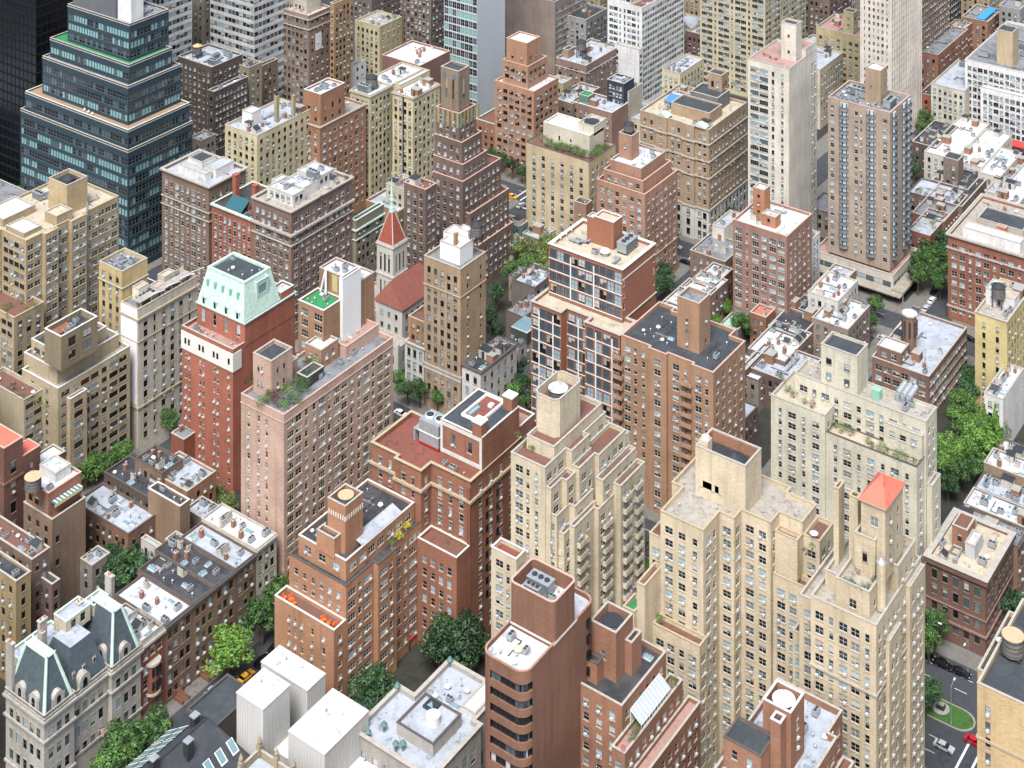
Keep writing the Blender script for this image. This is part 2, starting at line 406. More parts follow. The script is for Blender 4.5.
        u0, u1, v0, v1 = bx['u0'], bx['u1'], bx['v0'], bx['v1']
        x, y = {'S': (u0 + t, v0), 'E': (u1, v0 + t), 'N': (u1 - t, v1), 'W': (u0, v1 - t)}[sd]
        for z in zs: s.inst('balcony', _W[key], x, y, z, ROT[sd])
    def pick(s, p, st):
        if 'teal' in st:
            k = (int(p[2] * 10) * 7919 + int(len(st))) % 10; seg = (int((p[0] + p[1]) / 7) * 31 + int(p[2])) % 4
            return rnd.choice((3, 4, 5, 3, 4, 1)) if (k < 5 and seg) else rnd.choice((0, 2, 1, 0, 2, 6, 0))
        return rnd.choice((0, 0, 0, 1, 2, 3, 4, 5, 6, 7, 7, 3))
    def finish(s, bvh):
        n = len(s.wins)
        if not n: return
        sc = []; c = Vector((0, 0, CAM_H))
        for i, (p, sd, wd, h, st, nn) in enumerate(s.wins):
            q = Vector((p[0] + nn[0] * .3, p[1] + nn[1] * .3, p[2] + h / 2)); d = c - q; D = d.length
            face = (nn[0] * d.x + nn[1] * d.y) / D
            dep = p[0] * FW[0] + p[1] * FW[1]; xx = 512 + FPX * (p[0] * RT[0] + p[1] * RT[1]) / dep; yy = YH + FPX * (CAM_H - p[2]) / dep
            vis = face > 0 and -5 < xx < 1029 and -5 < yy < 773
            if vis and n > 100: vis = bvh.ray_cast(q, d.normalized())[0] is None
            sc.append(((1e6 if vis else 0) + wd * h * face * 1e6 / (D * D), i))
        if n > 100: sc.sort(reverse=True)
        one = [i for _, i in sc[:100]]; rest = [i for _, i in sc[100:]]
        b = s.base
        for i in one:
            p, sd, wd, h, st, nn = s.wins[i]
            o = obj('window', winmesh(wd, h, st, s.pick(p, st)), s.o, (p[0] - b.x, p[1] - b.y, p[2] - b.z), math.atan2(nn[0], -nn[1]))
        if rest:
            V = []; Fc = []; Mi = []; mats = []
            cache = {}
            for i in rest:
                p, sd, wd, h, st, nn = s.wins[i]; me = winmesh(wd, h, st, s.pick(p, st))
                if me.name not in cache:
                    cache[me.name] = ([tuple(v.co) for v in me.vertices], [tuple(f.vertices) for f in me.polygons], [me.materials[f.material_index] for f in me.polygons])
                vs, fs, ms = cache[me.name]; k = len(V); cx, cy = p[0] - b.x, p[1] - b.y; cz = p[2] - b.z
                ca, sa = -nn[1], nn[0]
                V.extend([(cx + x * ca - y * sa, cy + x * sa + y * ca, cz + z) for x, y, z in vs])
                Fc.extend([tuple(k + q for q in f) for f in fs])
                for m in ms:
                    if m not in mats: mats.append(m)
                    Mi.append(mats.index(m))
            me = bpy.data.meshes.new('window'); me.from_pydata(V, [], Fc)
            for m in mats: me.materials.append(m)
            me.polygons.foreach_set('material_index', Mi); me.update()
            obj('window', me, s.o, kind='stuff')

# ------------------------------------------------------------------ roof furniture
MET = plain('galvanised_metal', 'aeb4b7', .85, .45, .4, .1); MDK = plain('dark_metal', '3a3d40', .9, .5, .2); WHT = plain('white_painted_metal', 'e8e8e6', .85, .5, 0, .05)
WOOD = plain('weathered_tank_wood', '6f6a66', .9, .85, 0, .3); TANR = plain('tank_roof_tan', 'c0a583', .9, .8, 0, .1); SKYG = glassmat('skylight_glass', '6f8a92', .15)
BRK = wallmat('a5644c'); STUC = wallmat('cfc8b6'); CONC = plain('concrete', 'a5a29b', .8, .9, 0, .15)
TERR = plain('terracotta', 'b5603f', .85, .8); BLUE = plain('blue_tarp', '3f6fae', .85, .6, 0, .1)
_K = {}
def kit(kind):
    if kind in _K: return _K[kind]
    mb = MB()
    if kind == 'condenser':
        mb.box(-.9, .9, -.6, .6, .25, 1.35, MET); mb.cyl(-.42, 0, 1.35, 1.45, .36, .36, MDK, 10); mb.cyl(.42, 0, 1.35, 1.45, .36, .36, MDK, 10)
        for x in (-.8, .7): mb.box(x, x + .1, -.55, .55, 0, .25, MDK)
        nm = 'air_conditioner'
    elif kind == 'plant':
        mb.box(-2.2, 2.2, -1.1, 1.1, .4, 2.2, MET); mb.box(-2.3, 2.3, -1.2, 1.2, 2.2, 2.3, MET)
        for x in (-1.3, 0, 1.3): mb.cyl(x, 0, 2.3, 2.5, .5, .5, MDK, 12)
        for i in range(6): mb.box(-2.24, 2.24, -1.14, -1.1, .6 + i * .26, .68 + i * .26, MDK)
        mb.box(-2, -1.8, -1, 1, 0, .4, MDK); mb.box(1.8, 2, -1, 1, 0, .4, MDK); nm = 'air_handler'
    elif kind == 'vent':
        mb.cyl(0, 0, 0, .7, .16, .16, MET, 8); mb.cyl(0, 0, .7, .95, .32, .1, MET, 8); nm = 'roof_vent'
    elif kind == 'mushroom':
        mb.cyl(0, 0, 0, .5, .4, .4, MET, 10); mb.cyl(0, 0, .5, .75, .65, .5, WHT, 10); nm = 'roof_fan'
    elif kind == 'stack':
        mb.box(-.45, .45, -.45, .45, 0, 1.7, BRK); mb.box(-.52, .52, -.52, .52, 1.7, 1.82, CONC); mb.cyl(-.18, 0, 1.82, 2.2, .13, .11, TERR, 8); mb.cyl(.2, 0, 1.82, 2.15, .13, .11, TERR, 8); nm = 'chimney'
    elif kind == 'pale_stack':
        mb.box(-.6, .6, -.4, .4, 0, 1.5, STUC); mb.box(-.68, .68, -.48, .48, 1.5, 1.62, CONC); mb.cyl(-.25, 0, 1.62, 2, .14, .12, MDK, 8); mb.cyl(.25, 0, 1.62, 2.1, .14, .12, MDK, 8); nm = 'chimney'
    elif kind == 'duct':
        mb.box(-2.6, 2.0, -.3, .3, .35, .95, MET); mb.box(1.4, 2.0, -.3, 1.7, .35, .95, MET)
        for x in (-2.2, -.6, 1): mb.box(x, x + .1, -.35, .35, 0, .35, MDK)
        nm = 'air_duct'
    elif kind == 'skylight':
        mb.box(-1.1, 1.1, -.7, .7, 0, .35, WHT)
        mb.face([(-1.05, -.65, .36), (1.05, -.65, .36), (1.05, 0, .75), (-1.05, 0, .75)], SKYG); mb.face([(-1.05, 0, .75), (1.05, 0, .75), (1.05, .65, .36), (-1.05, .65, .36)], SKYG)
        for x in (-.35, .35): mb.box(x - .03, x + .03, -.66, .66, .3, .5, WHT)
        nm = 'skylight'
    elif kind == 'hatch':
        mb.box(-1.2, 1.2, -.9, .9, 0, 1.1, STUC); mb.face([(-1.25, -1, 1.1), (1.25, -1, 1.1), (1.25, .95, 2.3), (-1.25, .95, 2.3)], MDK)
        mb.box(-1.2, 1.2, .7, .9, 1.1, 2.25, STUC); mb.face([(1.2, -.9, 1.1), (1.2, .9, 1.1), (1.2, .9, 2.25)], STUC); mb.face([(-1.2, .9, 1.1), (-1.2, -.9, 1.1), (-1.2, .9, 2.25)], STUC); nm = 'stair_hatch'
    elif kind == 'pipe':
        mb.tube((-2.5, 0, .3), (2.5, 0, .3), .09, MDK, 6); mb.tube((2.5, 0, .3), (2.5, 2.2, .3), .09, MDK, 6)
        for x in (-2, 0, 2): mb.box(x, x + .15, -.15, .15, 0, .22, CONC)
        nm = 'pipe'
    elif kind == 'rail':
        for z in (.55, 1.05): mb.tube((-3, 0, z), (3, 0, z), .035, MDK, 4); mb.tube((3, 0, z), (3, 2.4, z), .035, MDK, 4)
        for x in (-3, -1.5, 0, 1.5, 3): mb.tube((x, 0, 0), (x, 0, 1.05), .035, MDK, 4)
        nm = 'guard_rail'
    elif kind == 'duct_run':
        mb.tube((-3.2, 0, .7), (2.4, 0, .7), .28, MET, 8); mb.tube((2.4, 0, .7), (2.4, 2.6, .7), .28, MET, 8); mb.box(-3.9, -2.9, -.6, .6, 0, 1.3, MET)
        for x in (-2, 0, 2): mb.box(x, x + .12, -.2, .2, 0, .5, MDK)
        nm = 'air_duct'
    elif kind == 'walkway':
        mb.box(-2.8, 2.8, -.4, .4, .1, .16, WOOD); mb.box(-.4, .4, .4, 2.6, .1, .16, WOOD); nm = 'roof_walkway'
    elif kind == 'dish':
        mb.tube((0, 0, 0), (0, 0, 1.0), .06, MDK)
        for i in range(10):
            a, b = 2 * math.pi * i / 10, 2 * math.pi * (i + 1) / 10; T = lambda r, q, y: (r * math.cos(q), -y - .0, 1.2 + r * math.sin(q))
            mb.face([T(.12, a, .05), T(.12, b, .05), T(.55, b, .25), T(.55, a, .25)], WHT)
        nm = 'satellite_dish'
    elif kind == 'antenna':
        mb.tube((0, 0, 0), (0, 0, 3.4), .04, MDK)
        for z in (2.4, 2.8, 3.2): mb.tube((-.6, 0, z), (.6, 0, z), .025, MDK, 4)
        nm = 'antenna'
    elif kind == 'shed':
        mb.box(-1.5, 1.5, -1.2, 1.2, 0, 2.4, STUC); mb.box(-1.65, 1.65, -1.35, 1.35, 2.4, 2.55, MDK); mb.box(-.45, .45, -1.24, -1.2, 0, 2, MDK); nm = 'stair_shed'
    elif kind == 'brick_shed':
        mb.box(-1.6, 1.6, -1.3, 1.3, 0, 2.5, BRK); mb.box(-1.72, 1.72, -1.42, 1.42, 2.5, 2.65, CONC); mb.box(-.45, .45, -1.34, -1.3, 0, 2, MDK); nm = 'stair_shed'
    elif kind == 'planter':
        mb.box(-1.2, 1.2, -.3, .3, 0, .5, TERR); nm = 'planter_box'
    _K[kind] = (nm, mb.mesh(nm)); return _K[kind]
SETS = {'apt': ['condenser', 'vent', 'rail', 'duct_run', 'walkway', 'mushroom', 'duct', 'pipe', 'vent', 'hatch', 'condenser', 'skylight', 'antenna', 'mushroom'],
        'row': ['stack', 'rail', 'pale_stack', 'pipe', 'walkway', 'skylight', 'hatch', 'condenser', 'vent', 'stack', 'mushroom', 'pipe', 'dish', 'skylight'],
        'mech': ['plant', 'duct_run', 'condenser', 'rail', 'duct', 'plant', 'mushroom', 'pipe', 'duct'], 'plain': ['vent', 'mushroom', 'pipe', 'rail', 'walkway', 'vent', 'skylight'],
        'old': ['shed', 'duct_run', 'stack', 'rail', 'walkway', 'condenser', 'vent', 'duct', 'brick_shed', 'antenna', 'pipe', 'skylight', 'pale_stack', 'mushroom', 'hatch']}
def clutter(b, u0, u1, v0, v1, z, n, kinds='apt', seed=1, avoid=()):
    r = random.Random(seed * 77 + int(abs(u0) * 3)); ks = SETS[kinds]; put = []
    n = int(n * 1.7)
    for i in range(n * 6):
        if len(put) >= n: break
        x, y = r.uniform(u0 + 1.3, u1 - 1.3), r.uniform(v0 + 1.3, v1 - 1.3)
        if u1 - u0 < 3 or v1 - v0 < 3: break
        if any((x - a) ** 2 + (y - c) ** 2 < 3.6 for a, c in put): continue
        if any(a0 - 1 < x < a1 + 1 and c0 - 1 < y < c1 + 1 for a0, a1, c0, c1 in avoid): continue
        k = ks[len(put) % len(ks)] if r.random() < .6 else r.choice(ks)
        if k in ('plant', 'rail', 'duct_run', 'walkway', 'duct', 'pipe') and (min(u1 - u0, v1 - v0) < 7.5 or not (u0 + 3.4 < x < u1 - 3.4 and v0 + 3.4 < y < v1 - 3.4)): k = 'condenser' if i % 2 else 'vent'
        nm, me = kit(k); b.inst(nm, me, x, y, z, r.choice((0, math.pi / 2, math.pi, -math.pi / 2)), r.uniform(.8, 1.15)); put.append((x, y))
def tank(b, x, y, z, r=1.9, h=3.2, legs=2.5, body=None, cone=True, roof=None):
    body = body or WOOD
    mb = MB(); mb.cyl(x, y, z + legs, z + legs + h, r, r * .97, body, 20)
    for i in range(4): mb.cyl(x, y, z + legs + h * (.1 + i * .25), z + legs + h * (.1 + i * .25) + .07, r * 1.02, r * 1.02, MDK, 20)
    t = b.part('water_tank', mb)
    if legs:
        mb = MB()
        for a in (-1, 1):
            for c in (-1, 1): mb.box(x + a * r * .7 - .12, x + a * r * .7 + .12, y + c * r * .7 - .12, y + c * r * .7 + .12, z, z + legs, MDK)
        mb.box(x - r, x + r, y - r * .7 - .1, y - r * .7 + .1, z + legs - .3, z + legs - .02, MDK); mb.box(x - r, x + r, y + r * .7 - .1, y + r * .7 + .1, z + legs - .3, z + legs - .02, MDK)
        for q in (-1, 1):
            mb.tube((x - r * .7, y + q * r * .7, z), (x + r * .7, y + q * r * .7, z + legs), .05, MDK, 4); mb.tube((x + q * r * .7, y - r * .7, z), (x + q * r * .7, y + r * .7, z + legs), .05, MDK, 4)
        b.part('tank_stand', mb)
    mb = MB()
    if cone: mb.cyl(x, y, z + legs + h, z + legs + h + r * .5, r * 1.08, .08, roof or TANR, 20)
    else: mb.cyl(x, y, z + legs + h, z + legs + h + .12, r * 1.05, r * 1.05, roof or TANR, 20)
    b.part('tank_lid', mb)

# ------------------------------------------------------------------ trees and shrubs
BARK = plain('bark', '5a4a3c', .9, .9, 0, .2)
FOL = {'mid': foliage('foliage_mid', '1d3617', '365a25', '5a7d36'), 'bright': foliage('foliage_bright', '30521c', '4f742a', '73983c'), 'dark': foliage('foliage_dark', '152b16', '264626', '3f6333'),
       'olive': foliage('foliage_olive', '3c4a24', '5b6a35', '7d8850'), 'purple': foliage('foliage_purple', '2e1a20', '4a2530', '6b3844'), 'yellow': foliage('foliage_yellow', '9aa018', 'd4cf1f', 'f0e02e')}
_T = {}
def crownmesh(kind, v, n=4200, leaf=.33):
    key = (kind, v, n)
    if key in _T: return _T[key]
    r = random.Random(v * 31 + 5); mb = MB(); lob = []
    for i in range(15):
        a = r.uniform(0, 6.283); e = r.uniform(-.35, 1.0); d = r.uniform(.35, .68)
        lob.append((Vector((math.cos(a) * math.cos(e) * d, math.sin(a) * math.cos(e) * d, math.sin(e) * d * .95)), r.uniform(.24, .42)))
    lob.append((Vector((0, 0, 0)), .5))
    k = mb.mi(FOL[kind])
    for i in range(n):
        c, q = r.choice(lob)
        d = Vector((r.gauss(0, 1), r.gauss(0, 1), r.gauss(0, 1))).normalized() * q * (r.uniform(.45, 1) ** .5)
        p = c + d
        nn = (d.normalized() + Vector((r.uniform(-.7, .7), r.uniform(-.7, .7), r.uniform(-.2, .9)))).normalized()
        a = nn.orthogonal().normalized(); bb = nn.cross(a); t = r.uniform(0, 6.28); x = a * math.cos(t) + bb * math.sin(t); y = nn.cross(x)
        l = leaf * .16 * r.uniform(.6, 1.3); j = len(mb.v)
        mb.v.extend([tuple(p - x * l), tuple(p - y * l * .6), tuple(p + x * l), tuple(p + y * l * .6)]); mb.f.append((j, j + 1, j + 2, j + 3)); mb.m.append(k)
    _T[key] = mb.mesh('crown'); return _T[key]
def trunkmesh(v):
    key = ('trunk', v)
    if key in _T: return _T[key]
    r = random.Random(v); mb = MB(); mb.tube((0, 0, 0), (.03, .02, .5), .05, BARK, 7, .034)
    for i in range(6):
        a = i * 1.05 + r.uniform(-.3, .3); z = .38 + r.uniform(0, .14); e = (math.cos(a) * .3, math.sin(a) * .3, z + r.uniform(.2, .4))
        mb.tube((.02, .01, z), e, .022, BARK, 5, .01)
        for s in (-1, 1): mb.tube(e, (e[0] * 1.5 + s * .08 * math.sin(a), e[1] * 1.5 - s * .08 * math.cos(a), e[2] + .15), .01, BARK, 4, .004)
    mb.tube((.03, .02, .5), (0, 0, 1.0), .034, BARK, 6, .008)
    _T[key] = mb.mesh('trunk'); return _T[key]
def tree(x, y, z, ht, wd, kind, label, group=None, n=4200):
    v = rnd.randrange(4)
    o = obj('tree', None, None, (x, y, z), label=label, category='tree', group=group)
    obj('trunk', trunkmesh(v), o, (0, 0, 0), rnd.uniform(0, 6), (ht * .8, ht * .8, ht * .8))
    obj('crown', crownmesh(kind, v, n), o, (0, 0, ht * .62), rnd.uniform(0, 6), (wd / 1.75, wd / 1.75, ht * .42))
    return o
def shrub(x, y, z, s, kind, label, group=None, cone=False):
    o = obj('potted_shrub', None, None, (x, y, z), label=label, category='shrub', group=group)
    key = 'pot'
    if key not in _T:
        mb = MB(); mb.cyl(0, 0, 0, .35, .2, .28, plain('pot_grey', '8a7a6c'), 10); _T[key] = mb.mesh('pot')
    obj('pot', _T[key], o, (0, 0, 0)); s *= 1.35; obj('foliage', crownmesh(kind, rnd.randrange(3), 520), o, (0, 0, .15 + s * (.5 if not cone else .9)), rnd.uniform(0, 6), (s * .75, s * .75, s * (.7 if not cone else 1.3)))
    return o
def shrubs(px, z, pts, kinds, sizes, label, group):
    """shrubs sighted on a terrace of height z at the picture points pts"""
    for i, p in enumerate(pts):
        x, y = at(p[0], p[1], z); shrub(x, y, z, sizes[i % len(sizes)], kinds[i % len(kinds)], label, group)

# ------------------------------------------------------------------ cars
TYRE = plain('tyre', '1a1a1a', 1, .8); RIM = plain('rim', '9a9c9e', .9, .3, .8); CARG = glassmat('car_glass', '101418', .05); LAMP = plain('headlight_lens', 'dfe6ea', .9, .15); TAIL = plain('tail_light', '9a1512', .9, .3)
def loft(mb, prof, halfw, mat, y_in=.0):
    """side outline (x,z,inset) swept across the width"""
    n = len(prof)
    L = [(x, -halfw + i, z) for x, z, i in prof]; R = [(x, halfw - i, z) for x, z, i in prof]
    for j in range(n):
        k = (j + 1) % n; mb.face([L[k], L[j], R[j], R[k]][::-1], mat)
    mb.face(L, mat); mb.face(R[::-1], mat)
_C = {}
def car(x, y, rz, col, hexc, label, group=None, kind='sedan'):
    paint = plain('car_paint_' + col, hexc, .9, .25)
    if (kind, col) not in _C:
        bd = MB(); loft(bd, [(-2.3, .35, .08), (2.3, .35, .08), (2.35, .6, .05), (2.25, .8, .1), (1.0, .98, .06), (-1.6, 1.0, .06), (-2.3, .95, .1), (-2.36, .6, .05)][::-1] if False else [(-2.3, .3, .08), (2.3, .3, .08), (2.36, .6, .05), (2.2, .82, .12), (1.05, .95, .06), (-1.65, 1.0, .06), (-2.25, .95, .12), (-2.36, .6, .05)], .92, paint)
        H2 = 1.42 if kind != 'suv' else 1.75
        gl = MB(); loft(gl, [(-1.75, .97, .1), (1.15, .93, .1), (.35, H2 - .06, .24), (-1.15, H2 - .06, .24)], .9, CARG)
        rf = MB(); loft(rf, [(-1.2, H2 - .08, .2), (.4, H2 - .08, .2), (.28, H2, .28), (-1.05, H2, .28)], .9, paint)
        for xx in (-.35,): rf.box(xx - .05, xx + .05, -.84, -.72, .95, H2 - .05, paint); rf.box(xx - .05, xx + .05, .72, .84, .95, H2 - .05, paint)
        wm = MB(); wm.tube((0, -.11, 0), (0, .11, 0), .33, TYRE, 14); rm = MB(); rm.tube((0, -.125, 0), (0, .125, 0), .19, RIM, 10)
        hl = MB(); hl.box(2.2, 2.34, -.2, .2, .6, .76, LAMP); tl = MB(); tl.box(-2.38, -2.28, -.18, .18, .68, .86, TAIL)
        _C[(kind, col)] = [m.mesh(nm) for m, nm in ((bd, 'body'), (gl, 'windows'), (rf, 'car_roof'), (wm, 'wheel'), (rm, 'rim'), (hl, 'headlight'), (tl, 'tail_light'))]
    B, G, Rf, Wm, Rm, Hl, Tl = _C[(kind, col)]
    o = obj('parked_car' if kind != 'taxi' else 'taxi', None, None, (x, y, .012), rz, label=label, category='car' if kind != 'taxi' else 'taxi', group=group)
    obj('body', B, o, (0, 0, 0)); obj('windows', G, o, (0, 0, 0)); obj('car_roof', Rf, o, (0, 0, 0))
    for a in (-1.4, 1.42):
        for c in (-.8, .8): wq = obj('wheel', Wm, o, (a, c, .33)); obj('rim', Rm, wq, (0, 0, 0))
    for c in (-.62, .62): obj('headlight', Hl, o, (0, c, 0)); obj('tail_light', Tl, o, (0, c, 0))
    if kind == 'taxi':
        if 'ts' not in _C: m = MB(); m.box(-.15, .15, -.35, .35, 1.42, 1.6, WHT); _C['ts'] = m.mesh('roof_sign')
        obj('roof_sign', _C['ts'], o, (0, 0, 0))
    return o

# ------------------------------------------------------------------ ground, roads, pavements
ASPH = roofmat('484b50', '3b3e42', .5, .75, .6); PAVE = roofmat('85827c', '6b6863', .5, .7, .7); KERB = plain('kerb_stone', '9a968e', .8, .8); YARD = roofmat('43423d', '2f3a26', .8, .6, .35)
PAINT = plain('road_paint', 'e6e6e2', .85, .6, 0, .08); GRASS = roofmat('47702c', '35561f', .6, .8, .9)
mb = MB(); mb.face([(-6000, -500, -.004), (6000, -500, -.004), (6000, 7000, -.004), (-6000, 7000, -.004)], ASPH)
obj('ground', mb.mesh('ground'), kind='structure')
UB = [(-680, -618), (-598, -532), (-510, -446), (-428, -366), (-348, -286), (-268, -206), (-189, -126), (-108, -46), (-28, 34), (54, 116)]
VB = [(60, 300), (383, 505), (524, 655), (683, 830), (850, 1000), (1025, 1180)]
VB[0] = (150, 340)
for (u0, u1) in UB:
    for (v0, v1) in VB:
        mb = MB(); a, b, c, d = u0 - 3.6, u1 + 3.6, v0 - 4.2, v1 + 4.2
        P = [(a + 2, c), (b - 2, c), (b - .6, c + .6), (b, c + 2), (b, d - 2), (b - .6, d - .6), (b - 2, d), (a + 2, d), (a + .6, d - .6), (a, d - 2), (a, c + 2), (a + .6, c + .6)]
        mb.prism(P, -.02, .14, KERB, PAVE); obj('pavement', mb.mesh('pavement'), kind='structure')
        mb = MB(); mb.box(u0 + 4, u1 - 4, v0 + 4, v1 - 4, .1, .16, YARD); obj('courtyard', mb.mesh('courtyard'), kind='structure')
def paint(name, quads):
    mb = MB()
    for q in quads: mb.face([(x, y, .004) for x, y in q], PAINT)
    obj(name, mb.mesh(name), kind='structure')
def rect(u0, u1, v0, v1): return [(u0, v0), (u1, v0), (u1, v1), (u0, v1)]
SX = [(-446 + .0, -428.), (-366., -348.), (-286., -268.), (-206., -189.), (-126., -108.)]
q = []
for (a, b) in SX:   # cross walks and stop lines at every crossing, lane lines along the avenues
    for v in (340 + .2, 379.6, 505 + .2, 520.5, 655.5, 679.5):
        q += [rect(a + 4, b - 4, v, v + .5), rect(a + 4, b - 4, v + 3.1, v + 3.6)]
    for vv in ((344.5, 358), (366.5, 378.5), (509.5, 519.5), (659.5, 678.5)):
        for x in (a - .8, a + 2.2, b - 2.6, b + .4): q.append(rect(x, x + .55, *vv))
for i in range(-90, 20):
    x = i * 9.0
    if any(a - 3 < x < b + 1 for a, b in SX): continue
    for v in (349.2, 353.6, 370.4, 374.7, 512.7, 516.2, 664.5, 669.5, 674.5): q.append(rect(x, x + 3, v, v + .14))
paint('road_markings', q)
# planted median of the avenue
for i in range(-5, 1):
    a, b = i * 80.0 - 28 + 4, i * 80.0 - 28 + 4 + 71
for (a, b) in ((-443 + 80 * k + 18.5 + 0, -443 + 80 * k + 76) for k in range(0, 6)):
    c, d = 358.6, 365.4; mb = MB(); n = 8
    P = [(a, c + 1.5), (a + .6, c + .4), (a + 2, c)] + [(b - 3.4, c)] + [(b - 3.4 + 3.4 * math.sin(t * math.pi / n), (c + d) / 2 - 3.4 * math.cos(t * math.pi / n)) for t in range(1, n)] + [(b - 3.4, d), (a + 2, d), (a + .6, d - .4), (a, d - 1.5)]
    mb.prism(P, -.02, .16, KERB, KERB); I = [(x + (.35 if x < a + 3 else -.35), y + (.35 if y < 362 else -.35)) for x, y in P]
    mb.face([(x, y, .165) for x, y in I], GRASS); obj('planted_median', mb.mesh('planted_median'), kind='structure')

# ================================================================== buildings south of the avenue
w_ = wallmat
# pink brick apartment tower with roof garden
m = w_('cf9f86', .78)
b = Bld('apartment_tower', 'long pink brick apartment tower with leafy roof garden, beside the green-roofed red tower')
bx = b.T(284, 415, 241, 393, m, U=-286, S=Wn(3.6, 1.0, 1.5, 2.8, 3.4, 'cream', cols=[(.18, 1.0), (.42, .8), (.6, .8)]), E=Wn(2.9, 1.3, 1.6, 2.8, 2.6, 'cream+multi', pat=[2.0, 1.9, .9, 1.0, 2.0, 1.0], m=1), roof='grey', cop='pink')
b.band(bx, bx['z'] - 2.3, .25, .15, COP['pink'])
b.box(-301, -294.2, 299, 307, bx['zr'] - .1, bx['z'] + 9.3, m, S=Wn(2, .8, 1.5, 4, 2.6, 'dark', cols=[(.3, .8), (.5, .8)]), E=Wn(2, .8, 1.5, 4, 2.6, 'dark', cols=[(.3, .8), (.6, .8)]), roof='slate')
PK = bx
b.box(-301.7, -297, 307.2, 312, bx['z'] - 1.2, bx['z'] + 3.2, m, roof='grey', par=.5)
b.box(-299, -293, 317, 324, bx['zr'] - .1, bx['z'] + 4.2, w_('b9785c'), E=Wn(2.5, 1.2, 1.6, 3, 1.6, 'white'), S=Wn(2.5, 1.2, 1.6, 3, 1.6, 'white'), roof='brightwhite', par=.5)
b.box(-294, -290.2, 308.5, 315, bx['zr'] - .1, bx['z'] + 1.8, w_('4a4a4c'), roof='black', par=.3)
b.box(-301.7, -291, 325, 338.8, bx['z'] - 1.1, bx['z'] + 2.2, m, roof='pink', par=.8, cop='pink', E=Wn(3, 1.4, 1.5, 3, 1.5, 'white'))
clutter(b, -300, -292, 326, 337, bx['z'] + 1.45, 8, 'plain', 3)
clutter(b, -299, -288, 312, 337, bx['zr'], 6, 'apt', 4, [(-302, -292, 312, 339)])

# red brick tower with green copper mansard
m = w_('b4543f', .8)
b = Bld('apartment_tower', 'red brick tower with white top storey and pale green copper mansard roof')
bx = b.T(233, 350, 182, 295, m, V=318, mind=25, S=Wn(5, .9, 1.3, 3.02, 7.4, 'white', cols=[(.08, .8), (.15, .8), (.36, .8), (.43, .8), (.64, .8), (.71, .8), (.92, .9)]), roof='pink', par=1.1, cop='pale')
zt = bx['z']; RG = bx
mb = MB(); ring(mb, [(bx['u0'], bx['v0']), (bx['u1'], bx['v0']), (bx['u1'], bx['v0'] + 3), (bx['u0'], bx['v0'] + 3)], .22, .02, zt - 6.4, zt - 1.2, plain('white_stone', 'e6e3da', .82, .8, 0, .06)); b.part('stone_storey', mb)
mb = MB()
for c in (.08, .15, .36, .43, .64, .71, .93):
    x = bx['u0'] + c * (bx['u1'] - bx['u0']); mb.box(x - .4, x + .4, bx['v0'] - .26, bx['v0'] - .2, zt - 4.6, zt - 2.9, GL_D)
b.part('window', mb)
up = dict(u0=bx['u0'] + 1.5, u1=bx['u1'] + .1, v0=bx['v0'] + 4.6, v1=bx['v1'])
b.box(up['u0'], up['u1'], up['v0'], up['v1'], zt - 1.2, zt + 5.6, m, S=Wn(5, 1.3, 3.2, 6, 1.3, 'white+noac', cols=[(.13, 1.4), (.37, 1.4), (.62, 1.4), (.87, 1.4)], bot=.2), roof='grey', par=0)
b.band(up, zt + 5.3, .4, .35, COP['green'])
mb = MB(); G = COP['green']; a0, a1, c0, c1 = up['u0'], up['u1'], up['v0'], up['v0'] + 15; zz = zt + 5.7; zh = zt + 15.5
b0, b1, d0, d1 = a0 + 2.0, a1 - 2.6, c0 + 2.4, c1 - 2
F8 = [(a0, c0, zz), (a1 - .4, c0, zz), (a1 - .4, c1, zz), (a0, c1, zz), (b0, d0, zh), (b1, d0, zh), (b1, d1, zh), (b0, d1, zh)]
for f in ((0, 1, 5, 4), (1, 2, 6, 5), (2, 3, 7, 6), (3, 0, 4, 7)): mb.face([F8[i] for i in f], G)
mb.face([(b0 + .7, d0 + .7, zh - .6), (b1 - .7, d0 + .7, zh - .6), (b1 - .7, d1 - .7, zh - .6), (b0 + .7, d1 - .7, zh - .6)], RF['slate'])
ring(mb, [(b0, d0), (b1, d0), (b1, d1), (b0, d1)], .15, -.7, zh - .8, zh + .1, G)
b.part('mansard_roof', mb)
for i, c in enumerate((.14, .38, .62, .86)):
    x = a0 + c * (a1 - a0 - .4); mb = MB()
    mb.box(x - .7, x + .7, c0 + .05, c0 + 2, zz, zz + 2.1, G); mb.face([(x - .9, c0 - .1, zz + 2.1), (x + .9, c0 - .1, zz + 2.1), (x, c0 - .1, zz + 2.9)], G)
    mb.face([(x - .9, c0 - .1, zz + 2.1), (x, c0 - .1, zz + 2.9), (x, c0 + 2.4, zz + 2.9), (x - .9, c0 + 2.4, zz + 2.1)], G); mb.face([(x, c0 - .1, zz + 2.9), (x + .9, c0 - .1, zz + 2.1), (x + .9, c0 + 2.4, zz + 2.1), (x, c0 + 2.4, zz + 2.9)], G)
    mb.box(x - .4, x + .4, c0 - .02, c0 + .04, zz + .2, zz + 1.8, GL_D); b.part('dormer', mb)
mb = MB()
for i in range(5):
    x = a0 + (i + 1) * (a1 - a0) / 6.3; t = .62; y = c0 + 2.4 * t - .22; z = zz + 9.8 * t
    mb.box(x - .42, x + .42, y - .2, y + .5, z - .9, z + .9, plain('copper_darker', '7fb39d', .85, .7))  # vents in a darker green than the mansard copper
b.part('roof_vent', mb)
b.box(a1 - 4.2, a1 - 1.2, c0 + 6, c0 + 11, zz + 3, zz + 8.5, G, roof='grey', par=.3, cop='green', E=Wn(4, 3, 2.4, 4, 1.2, 'steel+teal+nosill+noac'))
